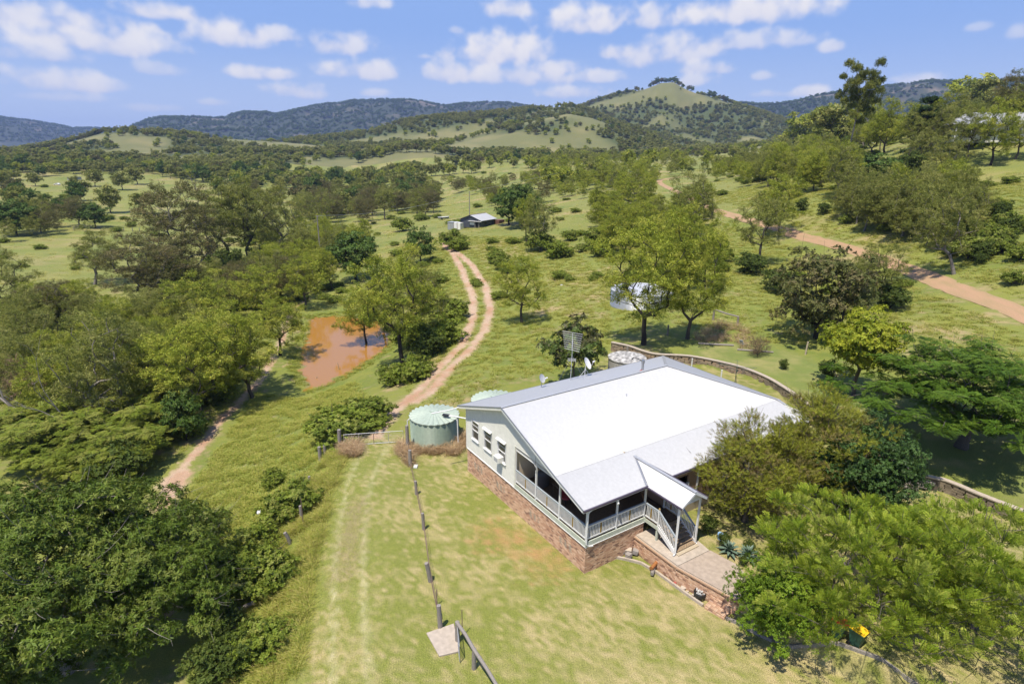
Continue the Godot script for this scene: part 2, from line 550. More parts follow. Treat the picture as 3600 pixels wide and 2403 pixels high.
func grid_mesh(v: PackedVector3Array, n: PackedVector3Array, c: PackedColorArray, idx: PackedInt32Array) -> ArrayMesh:
	var arr := []
	arr.resize(Mesh.ARRAY_MAX)
	arr[Mesh.ARRAY_VERTEX] = v
	arr[Mesh.ARRAY_NORMAL] = n
	arr[Mesh.ARRAY_COLOR] = c
	arr[Mesh.ARRAY_INDEX] = idx
	var m := ArrayMesh.new()
	m.add_surface_from_arrays(Mesh.PRIMITIVE_TRIANGLES, arr)
	return m

func make_hills() -> void:   # the country beyond 700 m, out past the ranges
	var nu := 520
	var rings := PackedFloat32Array()
	var r := 715.0
	while r < 9000.0:
		rings.append(r)
		r += 14.0 + maxf(r - 900.0, 0.0) * 0.018
	var nr := rings.size()
	var v := PackedVector3Array()
	var n := PackedVector3Array()
	var c := PackedColorArray()
	v.resize(nu * nr)
	n.resize(nu * nr)
	c.resize(nu * nr)
	for j in nr:
		for i in nu:
			var az := deg_to_rad(-68.0 + 136.0 * i / (nu - 1))
			var x := sin(az) * rings[j]
			var z := -cos(az) * rings[j]
			var y := ground_y(x, z)
			y -= 5.0 * (1.0 - smoothstep(715.0, 775.0, rings[j]))
			v[j * nu + i] = Vector3(x, y, z)
	var idx := PackedInt32Array()
	var grassy := Color(0.135, 0.138, 0.048)
	var scrub := Color(0.06, 0.08, 0.024)
	var forest := Color(0.03, 0.042, 0.02)
	var rock := Color(0.3, 0.22, 0.16)
	for j in nr:
		for i in nu:
			var k := j * nu + i
			var p := v[k]
			var l := v[k - 1] if i > 0 else p
			var rr := v[k + 1] if i < nu - 1 else p
			var u := v[k + nu] if j < nr - 1 else p
			var d := v[k - nu] if j > 0 else p
			n[k] = (d - u).cross(rr - l).normalized()
			var w := woods(p.x, p.z, rings[j])
			var col := mixc(grassy, Color(0.23, 0.2, 0.085), patch.get_noise_2d(p.x * 0.06, p.z * 0.06) * 1.2)
			col = mixc(col, scrub, w)
			if rings[j] > 2600.0:
				col = mixc(col, forest, smoothstep(2600.0, 3100.0, rings[j]))
				var cl := patch.get_noise_2d(p.x * 0.012 + 9.0, p.z * 0.03)
				col = mixc(col, rock, (cl - 0.24) * 1.6)
			c[k] = col
			if j < nr - 1 and i < nu - 1:
				idx.append(k); idx.append(k + nu); idx.append(k + nu + 1)
				idx.append(k); idx.append(k + nu + 1); idx.append(k + 1)
	struct("hills", grid_mesh(v, n, c, idx), M.hills)

func woods(x: float, z: float, r: float) -> float:   # how wooded the country is, 0 open grass to 1 closed
	var w := broad.get_noise_2d(x * 0.16 + 70.0, z * 0.16) * 1.5 + patch.get_noise_2d(x * 0.05, z * 0.05) * 0.5
	w = w * 1.5 + 0.3
	if r > 1150.0 and r < 2400.0:   # scrub fills the gullies and the lower slopes
		var y := ground_y(x, z)
		if r > 1650.0:
			w += 0.85 - smoothstep(125.0, 178.0, y) * 1.25
		else:
			w += smoothstep(42.0, 70.0, y) * 0.75 - 0.15
	return clampf(w, 0.0, 1.0)

func smooth_line(pts: Array, step: float) -> Array:
	var curve := Curve3D.new()
	for i in pts.size():
		var p: Vector2 = pts[i]
		var a: Vector2 = pts[maxi(i - 1, 0)]
		var b: Vector2 = pts[mini(i + 1, pts.size() - 1)]
		var t := (b - a) / 6.0
		curve.add_point(Vector3(p.x, 0, p.y), -Vector3(t.x, 0, t.y), Vector3(t.x, 0, t.y))
	var out := []
	var total := curve.get_baked_length()
	var d := 0.0
	while d < total:
		var q := curve.sample_baked(d, true)
		out.append(Vector2(q.x, q.z))
		d += step
	out.append(pts[pts.size() - 1])
	return out

func ribbon(called: String, pts: Array, half: float, lift: float, step: float, col_mid: Color, col_edge: Color, material: Material) -> void:
	var line := smooth_line(pts, step)
	var cross := 9
	var v := PackedVector3Array()
	var n := PackedVector3Array()
	var c := PackedColorArray()
	var idx := PackedInt32Array()
	for i in line.size():
		var p: Vector2 = line[i]
		var t: Vector2 = (line[mini(i + 1, line.size() - 1)] - line[maxi(i - 1, 0)]).normalized()
		var side := Vector2(-t.y, t.x)
		for k in cross:
			var f := -1.0 + 2.0 * k / (cross - 1)
			var w := half * (1.0 + 0.16 * patch.get_noise_2d(p.x * 4.0 + f * 90.0, p.y * 4.0))
			var q := p + side * f * w
			var y := ground_y(q.x, q.y) + lift * (1.0 - absf(f) * 0.75)
			v.append(Vector3(q.x, y, q.y))
			n.append(Vector3.UP)
			var worn := 1.0 - absf(absf(f) - 0.42) * 2.2
			c.append(mixc(col_edge, col_mid, 0.5 + worn * 0.5 + patch.get_noise_2d(q.x * 3.0, q.y * 3.0) * 0.9))
			if i > 0 and k > 0:
				var b := i * cross + k
				idx.append(b); idx.append(b - cross); idx.append(b - cross - 1)
				idx.append(b); idx.append(b - cross - 1); idx.append(b - 1)
	struct(called, grid_mesh(v, n, c, idx), material)

# ---------------------------------------------------------------- sky
func make_sky() -> PanoramaSkyMaterial:
	var w := 3072
	var h := 1536
	var img := Image.create(w, h, false, Image.FORMAT_RGBF)
	var top := Color(0.1, 0.19, 0.46)
	var mid := Color(0.2, 0.32, 0.6)
	var low := Color(0.4, 0.48, 0.64)
	for y in h:
		var el := 90.0 - 180.0 * (y + 0.5) / h
		var col := low.lerp(mid, smoothstep(0.0, 11.0, el)).lerp(top, smoothstep(8.0, 60.0, el))
		if el < 0:
			col = Color(0.2, 0.22, 0.14)
		img.fill_rect(Rect2i(0, y, w, 1), col)
	var wisp := FastNoiseLite.new()
	wisp.seed = 21
	wisp.frequency = 0.03
	wisp.fractal_octaves = 6
	wisp.domain_warp_enabled = true
	wisp.domain_warp_amplitude = 14.0
	wisp.domain_warp_frequency = 0.012
	var clouds := [-35.75, 8.60, 7.05, 1.45, 0.90, -32.95, 7.44, 6.54, 1.78, 0.95, -36.62, 6.54, 4.10, 1.11, 0.75, -36.02, 4.56, 4.72, 1.29, 0.85, -33.28, 4.54, 2.98, 0.75, 0.60, -28.36, 9.95, 3.71, 0.97, 0.95, -29.37, 5.89, 2.66, 0.82, 0.55, -23.80, 8.60, 4.34, 1.63, 0.95, -20.35, 8.95, 4.54, 0.83, 0.70, -15.43, 8.50, 4.15, 1.44, 0.85, -21.65, 6.08, 3.63, 0.81, 0.95, -18.99, 4.80, 3.14, 1.02, 0.85, -12.96, 6.63, 4.62, 1.26, 0.90, -12.35, 4.84, 2.00, 0.50, 0.60, -12.86, 11.76, 2.22, 0.88, 0.80, -1.03, 11.74, 2.99, 1.40, 0.90, -1.26, 8.27, 5.43, 2.23, 1.00, -5.81, 6.61, 3.41, 1.38, 0.90, 1.04, 6.47, 6.50, 1.39, 0.85, 3.56, 7.06, 2.72, 1.07, 0.70, 6.15, 10.68, 5.57, 1.76, 1.00, 5.40, 5.09, 3.75, 0.88, 0.80, 6.86, 6.37, 3.70, 0.80, 0.75, 11.92, 10.88, 2.54, 1.40, 0.85, 13.10, 8.18, 5.99, 1.81, 0.85, 8.73, 8.37, 1.98, 1.04, 0.90, 19.83, 11.04, 7.09, 1.87, 1.00, 19.89, 8.90, 5.79, 1.25, 0.75, 16.50, 7.01, 3.41, 0.88, 0.80, 15.91, 6.03, 2.21, 0.84, 0.75, 26.08, 8.17, 1.35, 0.68, 0.75, 21.12, 6.22, 1.33, 0.52, 0.60, 21.95, 4.90, 1.77, 0.47, 0.60, 24.97, 4.81, 2.24, 0.69, 0.90, 32.60, 5.54, 2.62, 0.69, 0.70, 35.27, 8.78, 0.88, 0.44, 0.40, 37.69, 8.11, 1.04, 0.72, 0.50, -5.23, 10.07, 0.87, 0.41, 0.40, 4.40, 11.33, 1.32, 0.57, 0.50, 11.18, 4.96, 1.99, 0.56, 0.70, -25.27, 3.72, 1.73, 0.41, 0.50, -30.19, 3.09, 3.21, 0.45, 0.40, -35.36, 3.54, 3.84, 0.53, 0.45, -8.26, 7.90, 0.84, 0.30, 0.50]
	rng.seed = 5
	for k in 46:   # the same broken cloud goes on all round
		var az := rng.randf_range(48.0, 312.0)
		var el := rng.randf_range(2.0, 26.0)
		var size := rng.randf_range(2.5, 7.0)
		clouds.append_array([az, el, size, size * rng.randf_range(0.28, 0.45), rng.randf_range(0.6, 1.0)])
	for k in 34:   # and overhead
		var az := rng.randf_range(0.0, 360.0)
		var el := rng.randf_range(24.0, 62.0)
		clouds.append_array([az, el, rng.randf_range(5.0, 12.0), rng.randf_range(3.0, 5.0), rng.randf_range(0.5, 0.95)])
	for k in range(0, clouds.size(), 5):
		var az: float = clouds[k]
		var el: float = clouds[k + 1]
		var rx: float = clouds[k + 2]
		var ry: float = clouds[k + 3]
		var dense: float = clouds[k + 4]
		var cx := int(az / 360.0 * w)
		var cy := int((90.0 - el) / 180.0 * h)
		var px := rx / 360.0 * w * 1.5
		var py := ry / 180.0 * h * 1.7
		for y in range(maxi(cy - int(py), 0), mini(cy + int(py), h / 2 - 2)):
			for x in range(cx - int(px), cx + int(px)):
				var dx := (x - cx) / px * 1.5
				var dy := (y - cy) / py * 1.7
				if dy > 0.0:
					dy *= 1.75   # flatter underneath
				var d2 := dx * dx + dy * dy
				if d2 > 2.0:
					continue
				var nse := wisp.get_noise_2d(x * 1.25, y * 1.5) * 0.8
				var a := smoothstep(0.0, 0.9, 0.82 - d2 * 0.85 + nse) * dense
				if a <= 0.004:
					continue
				var lit := clampf(0.62 - dy * 0.5 + nse * 0.55, 0.0, 1.0)
				var cl := Color(0.5, 0.5, 0.59).lerp(Color(0.62, 0.61, 0.63), lit)
				var xx := posmod(x, w)
				img.set_pixel(xx, y, img.get_pixel(xx, y).lerp(cl, a))
	img.convert(Image.FORMAT_RGBF)
	var sky := PanoramaSkyMaterial.new()
	sky.panorama = ImageTexture.create_from_image(img)
	return sky

# ---------------------------------------------------------------- trees
# a spray of leaves round a short twig that points along +y; every kind of tree is made of such sprays
func make_spray(kind: String, leaves: int, length: float, width: float, twig: float) -> Array:
	var v := PackedVector3Array()
	var n := PackedVector3Array()
	for i in leaves:
		var base: Vector3
		var dir: Vector3
		var t := (i + rng.randf()) / leaves
		var ang := i * 2.4 + rng.randf_range(-0.5, 0.5)
		var out := Vector3(cos(ang), 0, sin(ang))
		var l := length * rng.randf_range(0.7, 1.2)
		var w := width * rng.randf_range(0.8, 1.2)
		if kind == "hang":      # gum leaves: hang from the twig
			base = Vector3.UP * twig * t + out * twig * 0.1
			dir = (out * rng.randf_range(0.35, 1.0) + Vector3.DOWN * rng.randf_range(0.2, 1.0)).normalized()
		elif kind == "whorl":   # leaves that stand out round the tip of the twig
			base = Vector3.UP * twig * (0.4 + 0.6 * t)
			dir = (out + Vector3.UP * rng.randf_range(-0.25, 0.75)).normalized()
		elif kind == "brush":   # small stiff leaves all along the twig
			base = Vector3.UP * twig * t
			dir = (out * 0.75 + Vector3.UP * rng.randf_range(0.2, 0.9)).normalized()
		elif kind == "frond":   # leaflets in pairs either side of a stalk, all in one plane, drooping at the end
			var side := 1.0 if i % 2 == 0 else -1.0
			base = Vector3(0, twig * t, -twig * t * t * 0.35)
			dir = Vector3(side, 0.35, -0.15 * t + rng.randf_range(-0.12, 0.12)).normalized()
			l *= 1.15 - 0.75 * absf(t - 0.4)
		else:                   # loose
			base = Vector3(rng.randf_range(-1, 1), rng.randf_range(0, 1), rng.randf_range(-1, 1)) * twig
			dir = Vector3(rng.randf_range(-1, 1), rng.randf_range(-0.6, 1), rng.randf_range(-1, 1)).normalized()
		var across := dir.cross(Vector3(rng.randf_range(-0.6, 0.6), 1, rng.randf_range(-0.6, 0.6)))
		if kind == "frond":
			across = dir.cross(Vector3(rng.randf_range(-0.3, 0.3), 0.1, 1))
		elif kind == "hang":
			across = dir.cross(Vector3(rng.randf_range(-1, 1), rng.randf_range(-1, 1), rng.randf_range(-1, 1)))
		across = across.normalized() * w * 0.5
		var nn := across.cross(dir).normalized()
		if nn.y < 0:
			nn = -nn
			across = -across
		var mid := base + dir * l * 0.45 + nn * l * 0.05
		var tip := base + dir * l + Vector3.DOWN * l * 0.12
		for p in [base, tip, mid + across, base, mid - across, tip]:
			v.append(p)
		for k in 6:
			n.append(nn)
	return [v, n]

func spray_set(kind: String, leaves: int, length: float, width: float, twig: float, count := 5) -> Array:
	var out := []
	for i in count:
		out.append(make_spray(kind, leaves, length, width, twig))
	return out

# kinds of tree: see the calls. Returns [wood mesh, crown mesh]. All heights are in metres before the tree is scaled.
func grow(d: Dictionary) -> Array:
	rng.seed = d.seed
	var height: float = d.height
	var bare: float = d.bare                # height at which the trunk forks
	var crown: Vector3 = d.crown            # radii of the crown
	var clump: float = d.clump              # radius of a clump of foliage
	var centre := Vector3(d.get("lean", 0.0), height - crown.y * 0.92, 0)
	var wood := MB.new()
	wood.col = d.bark
	# where the clumps of foliage stand
	var spots := []
	var tries := 0
	var hollow: float = d.get("hollow", 0.35)
	var flat: float = d.get("under", -0.55)
	while spots.size() < int(d.clumps) and tries < 6000:
		tries += 1
		var p := Vector3(rng.randf_range(-1, 1), rng.randf_range(flat, 1), rng.randf_range(-1, 1))
		var l := p.length()
		if l > 1.0 or l < hollow:
			continue
		var q := centre + p * crown * (0.86 + 0.2 * fine.get_noise_3d(p.x * 14.0 + d.seed, p.y * 14.0, p.z * 14.0) * 3.0)
		var ok := true
		for s in spots:
			if s.distance_to(q) < clump * float(d.get("apart", 0.95)):
				ok = false
				break
		if ok:
			spots.append(q)
	# trunk, then each clump joins the nearest wood below it
	var nodes := [Vector3(0, -0.4, 0)]
	var parent := [-1]
	var weight := [0.0]
	var steps := 4
	var bend := Vector3(rng.randf_range(-1, 1), 0, rng.randf_range(-1, 1)) * bare * 0.08
	for i in range(1, steps + 1):
		var t := float(i) / steps
		nodes.append(Vector3(centre.x * 0.35 * t, bare * t, 0) + bend * sin(t * 3.0) + Vector3(rng.randf_range(-1, 1), 0, rng.randf_range(-1, 1)) * bare * 0.02)
		parent.append(i - 1)
		weight.append(0.0)
	var fork := nodes.size() - 1
	var fork_at: Vector3 = nodes[fork]
	spots.sort_custom(func(a, b): return a.distance_squared_to(fork_at) < b.distance_squared_to(fork_at))
	var ends := []
	for s: Vector3 in spots:
		var best := fork
		var score := 1e9
		for k in range(fork, nodes.size()):
			var nd: Vector3 = nodes[k]
			var dist := s.distance_to(nd)
			if nd.y > s.y - dist * 0.12 and k != fork:
				continue
			var sc := dist + 0.35 * nd.distance_to(fork_at)
			if k == fork:
				sc *= float(d.get("fork_pull", 0.95))
			if sc < score:
				score = sc
				best = k
		var from: Vector3 = nodes[best]
		var span := s - from
		var bits := maxi(2, int(span.length() / 1.3))
		var prev := best
		var arch := Vector3(rng.randf_range(-1, 1), rng.randf_range(-0.3, 1.0), rng.randf_range(-1, 1)) * span.length() * 0.13
		for b in range(1, bits + 1):
			var t := float(b) / bits
			nodes.append(from + span * t + arch * sin(t * PI) + Vector3(rng.randf_range(-1, 1), rng.randf_range(-1, 1), rng.randf_range(-1, 1)) * 0.09 * clump)
			parent.append(prev)
			weight.append(0.0)
			prev = nodes.size() - 1
		weight[prev] = 1.0
		ends.append(prev)
	for k in range(nodes.size() - 1, 0, -1):
		weight[parent[k]] += weight[k]
	var tip: float = d.get("twig_r", 0.022) * clump
	var thick := func(k: int) -> float: return tip * pow(maxf(weight[k], 0.6), 0.5)
	var trunk_r: float = d.get("trunk_r", 0.0)
	for k in range(1, nodes.size()):
		var r0: float = thick.call(parent[k])
		var r1: float = thick.call(k)
		if k <= fork:
			if trunk_r > 0.0:
				r0 = maxf(r0, trunk_r)
				r1 = maxf(r1, trunk_r * 0.85)
			r0 *= 1.0 + 0.5 * pow(1.0 - float(k - 1) / fork, 3.0)
			r1 *= 1.0 + 0.5 * pow(1.0 - float(k) / fork, 3.0)
		else:
			r0 = minf(r0, r1 * 1.5)
		wood.tube([nodes[parent[k]], nodes[k]], [r0, r1], 7 if r0 > 0.07 else 4, false)
	# a few bare twigs
	for i in int(d.get("twigs", 0)):
		var s: Vector3 = spots[rng.randi_range(0, spots.size() - 1)]
		var o := (s - centre).normalized() + Vector3(rng.randf_range(-1, 1), rng.randf_range(-0.3, 1), rng.randf_range(-1, 1)) * 0.8
		wood.tube([s, s + o * clump * 0.7, s + o * clump * 1.25 + Vector3.UP * 0.2], [0.02, 0.014, 0.006], 3, false)
	# foliage
	var v := PackedVector3Array()
	var n := PackedVector3Array()
	var c := PackedColorArray()
	var sprays: Array = d.sprays
	var tints: Array = d.tints
	var sheets := []
	for spray in sprays:
		var row := []
		for tint: Color in tints:
			var cc := PackedColorArray()
			for leaf in spray[0].size() / 6:
				var k := rng.randf_range(0.8, 1.22)
				var shade := Color(tint.r * k * rng.randf_range(0.92, 1.08), tint.g * k, tint.b * k)
				for z in 6:
					cc.append(shade)
			row.append(cc)
		sheets.append(row)
	var droop: float = d.get("droop", 0.0)
	var squash: float = d.get("squash", 0.7)
	var per := int(d.per)
	for s: Vector3 in spots:
		var tone := rng.randi_range(0, tints.size() - 1)
		var outward := (s - centre)
		outward.y *= 0.6
		outward = outward.normalized()
		var big := rng.randf_range(0.75, 1.25)
		for i in per:
			var p := Vector3(rng.randfn(), rng.randfn(), rng.randfn()).normalized()
			if p.y < -0.35:
				p.y *= -0.6
			var rad := clump * big * pow(rng.randf(), 0.45)
			var at := s + Vector3(p.x, p.y * squash, p.z) * rad
			var dir := (p + outward * 0.5 + Vector3.UP * (0.35 - droop) + Vector3(rng.randf_range(-1, 1), rng.randf_range(-1, 1), rng.randf_range(-1, 1)) * 0.5).normalized()
			var side := dir.cross(Vector3(rng.randf_range(-1, 1), rng.randf_range(-0.2, 0.2), rng.randf_range(-1, 1))).normalized()
			if d.get("level", false):   # sprays lie flat, as in a poinciana
				dir = Vector3(p.x + rng.randf_range(-0.6, 0.6), rng.randf_range(-0.15, 0.3), p.z + rng.randf_range(-0.6, 0.6)).normalized()
				side = dir.cross(Vector3(rng.randf_range(-0.25, 0.25), 1, rng.randf_range(-0.25, 0.25))).normalized()
			var fwd := side.cross(dir)
			if d.get("level", false) and fwd.y < 0:
				fwd = -fwd
				side = -side
			var size := rng.randf_range(0.7, 1.3)
			var b := Basis(side, dir, fwd)
			var k := rng.randi_range(0, sprays.size() - 1)
			var tk := tone if rng.randf() < 0.6 else rng.randi_range(0, tints.size() - 1)
			v.append_array(Transform3D(b.scaled(Vector3.ONE * size), at) * (sprays[k][0] as PackedVector3Array))
			n.append_array(Transform3D(b, Vector3.ZERO) * (sprays[k][1] as PackedVector3Array))
			c.append_array(sheets[k][tk])
	var arr := []
	arr.resize(Mesh.ARRAY_MAX)
	arr[Mesh.ARRAY_VERTEX] = v
	arr[Mesh.ARRAY_NORMAL] = n
	arr[Mesh.ARRAY_COLOR] = c
	var m := ArrayMesh.new()
	m.add_surface_from_arrays(Mesh.PRIMITIVE_TRIANGLES, arr)
	return [wood.mesh(), m]

var breed := {}

func tones(list: Array) -> Array:
	var out := []
	for t in list:
		out.append(Color(t[0], t[1], t[2]))
	return out

func plant(kind: String, called: String, label: String, category: String, x: float, z: float, size: float, turn: float, group := "", wide := 1.0, tilt := 0.0) -> Node3D:
	var b: Array = breed[kind]
	var k := size / float(b[3])
	var o := thing(called, label, category, Vector3(x, ground_y(x, z) - 0.05, z), turn, group)
	o.scale = Vector3(k * wide, k, k * wide)
	if tilt != 0.0:
		o.rotation.z = tilt
	part("trunk", b[0], M.bark, o)
	part("crown", b[1], M[b[2]], o)
	return o

func raise(kind: String, leaf_mat: String, d: Dictionary) -> void:
	var g := grow(d)
	breed[kind] = [g[0], g[1], leaf_mat, d.height]

func make_breeds() -> void:
	var grey_bark := Color(0.16, 0.13, 0.11)
	var dark_bark := Color(0.06, 0.05, 0.042)
	var pale_bark := Color(0.34, 0.3, 0.26)
	rng.seed = 101
	# gums: open crowns of hanging leaves
	var fine_gum := spray_set("hang", 15, 0.26, 0.07, 0.5)
	var gum_yellow := tones([[0.155, 0.182, 0.024], [0.19, 0.215, 0.03], [0.115, 0.142, 0.021], [0.225, 0.235, 0.045]])
	var gum_olive := tones([[0.118, 0.134, 0.033], [0.145, 0.16, 0.04], [0.09, 0.105, 0.026], [0.175, 0.18, 0.06]])
	var gum_brown := tones([[0.085, 0.086, 0.032], [0.105, 0.1, 0.04], [0.07, 0.076, 0.027], [0.115, 0.1, 0.05]])
	for i in 4:
		raise("gum_light_%d" % i, "leaf", {"seed": 200 + i, "height": 13.0, "bare": 2.6 + i * 0.45, "crown": Vector3(4.3 + 0.3 * (i % 2), 5.7, 4.0 + 0.4 * (i / 2)), "clump": 0.92, "clumps": 54, "per": 26, "under": -0.92, "squash": 1.15, "apart": 1.38, "sprays": fine_gum, "tints": gum_yellow, "bark": dark_bark if i % 2 else grey_bark, "droop": 0.75, "hollow": 0.42, "lean": 0.8 * (i - 1.5), "twigs": 10, "trunk_r": 0.2, "twig_r": 0.03})
	for i in 4:
		raise("gum_olive_%d" % i, "leaf", {"seed": 230 + i, "height": 14.0, "bare": 3.0 + i * 0.4, "crown": Vector3(4.5 + 0.35 * (i % 2), 6.1, 4.3 + 0.4 * (i / 2)), "clump": 0.98, "clumps": 54, "per": 26, "under": -0.9, "squash": 1.15, "apart": 1.38, "sprays": fine_gum, "tints": gum_olive, "bark": grey_bark if i % 2 else pale_bark, "droop": 0.7, "hollow": 0.38, "lean": 0.9 * (1.5 - i), "twigs": 14, "trunk_r": 0.24, "twig_r": 0.03})
	for i in 3:
		raise("gum_brown_%d" % i, "leaf", {"seed": 260 + i, "height": 14.0, "bare": 2.4, "crown": Vector3(5.3, 6.0, 5.3), "clump": 1.2, "clumps": 84, "under": -0.9, "per": 22, "sprays": fine_gum, "tints": gum_brown, "bark": pale_bark, "droop": 0.5, "hollow": 0.4, "twigs": 16, "trunk_r": 0.25})
	# wattles: feathery, spreading
	var feather := spray_set("frond", 14, 0.3, 0.1, 0.65)
	var wattle_green := tones([[0.1, 0.13, 0.018], [0.125, 0.15, 0.024], [0.08, 0.105, 0.016], [0.14, 0.155, 0.036]])
	for i in 3:
		raise("wattle_%d" % i, "leaf", {"seed": 300 + i, "height": 6.5, "bare": 1.2, "crown": Vector3(3.6, 2.9, 3.6), "clump": 0.8, "clumps": 52, "per": 20, "sprays": feather, "tints": wattle_green, "bark": grey_bark, "level": true, "squash": 0.6, "hollow": 0.3, "under": -0.8, "apart": 1.05, "twigs": 18})
	# dense dark round trees
	var broad_leaf := spray_set("whorl", 11, 0.3, 0.12, 0.35)
	var deep := tones([[0.05, 0.085, 0.018], [0.065, 0.105, 0.022], [0.04, 0.07, 0.016], [0.08, 0.11, 0.028]])
	for i in 3:
		raise("round_%d" % i, "gloss_leaf", {"seed": 330 + i, "height": 8.0, "bare": 1.6, "crown": Vector3(3.5, 3.6, 3.5), "clump": 0.95, "clumps": 58, "per": 26, "sprays": broad_leaf, "tints": deep, "bark": dark_bark, "hollow": 0.55, "under": -0.8})
	# shrubs
	var small_leaf := spray_set("whorl", 12, 0.13, 0.075, 0.22)
	var shrub_green := tones([[0.115, 0.15, 0.022], [0.14, 0.175, 0.03], [0.09, 0.12, 0.02], [0.16, 0.18, 0.045]])
	for i in 3:
		raise("shrub_%d" % i, "leaf", {"seed": 360 + i, "height": 2.0, "bare": 0.2, "crown": Vector3(1.5, 1.05, 1.4), "clump": 0.42, "clumps": 42, "per": 26, "sprays": small_leaf, "tints": shrub_green, "bark": grey_bark, "hollow": 0.35, "under": -0.75, "apart": 0.8, "twigs": 6})
	var shrub_dark := tones([[0.055, 0.08, 0.018], [0.075, 0.1, 0.024], [0.045, 0.065, 0.015]])
	for i in 2:
		raise("shrub_dark_%d" % i, "leaf", {"seed": 370 + i, "height": 3.0, "bare": 0.3, "crown": Vector3(1.7, 1.5, 1.7), "clump": 0.5, "clumps": 44, "per": 26, "sprays": small_leaf, "tints": shrub_dark, "bark": dark_bark, "hollow": 0.4, "under": -0.8, "apart": 0.8, "twigs": 6})
	var rust := tones([[0.15, 0.105, 0.07], [0.12, 0.09, 0.065], [0.18, 0.125, 0.085], [0.1, 0.085, 0.06]])
	raise("brown_shrub", "leaf", {"seed": 380, "height": 4.0, "bare": 0.4, "crown": Vector3(1.9, 1.9, 1.9), "clump": 0.6, "clumps": 44, "per": 26, "sprays": spray_set("brush", 14, 0.1, 0.025, 0.4), "tints": rust, "bark": grey_bark, "hollow": 0.3, "under": -0.8, "twigs": 20})
	# distant stand-in sizes of the same kinds: fewer, larger sprays
	var far_spray := spray_set("loose", 12, 0.75, 0.38, 0.55)
	for i in 3:
		raise("far_light_%d" % i, "leaf", {"seed": 400 + i, "height": 11.0, "bare": 2.0, "crown": Vector3(4.6, 4.7, 4.4), "clump": 1.35, "clumps": 28, "under": -0.85, "per": 8, "sprays": far_spray, "tints": gum_yellow, "bark": dark_bark, "hollow": 0.4, "trunk_r": 0.2})
		raise("far_olive_%d" % i, "leaf", {"seed": 410 + i, "height": 12.0, "bare": 2.0, "crown": Vector3(4.9, 5.3, 4.8), "clump": 1.4, "clumps": 32, "under": -0.85, "per": 8, "sprays": far_spray, "tints": gum_olive, "bark": grey_bark, "hollow": 0.4, "trunk_r": 0.22})
		raise("far_dark_%d" % i, "leaf", {"seed": 420 + i, "height": 10.0, "bare": 1.2, "crown": Vector3(4.6, 4.4, 4.6), "clump": 1.5, "clumps": 26, "per": 8, "sprays": far_spray, "tints": gum_brown if i == 1 else deep, "bark": dark_bark, "hollow": 0.4, "under": -0.8})

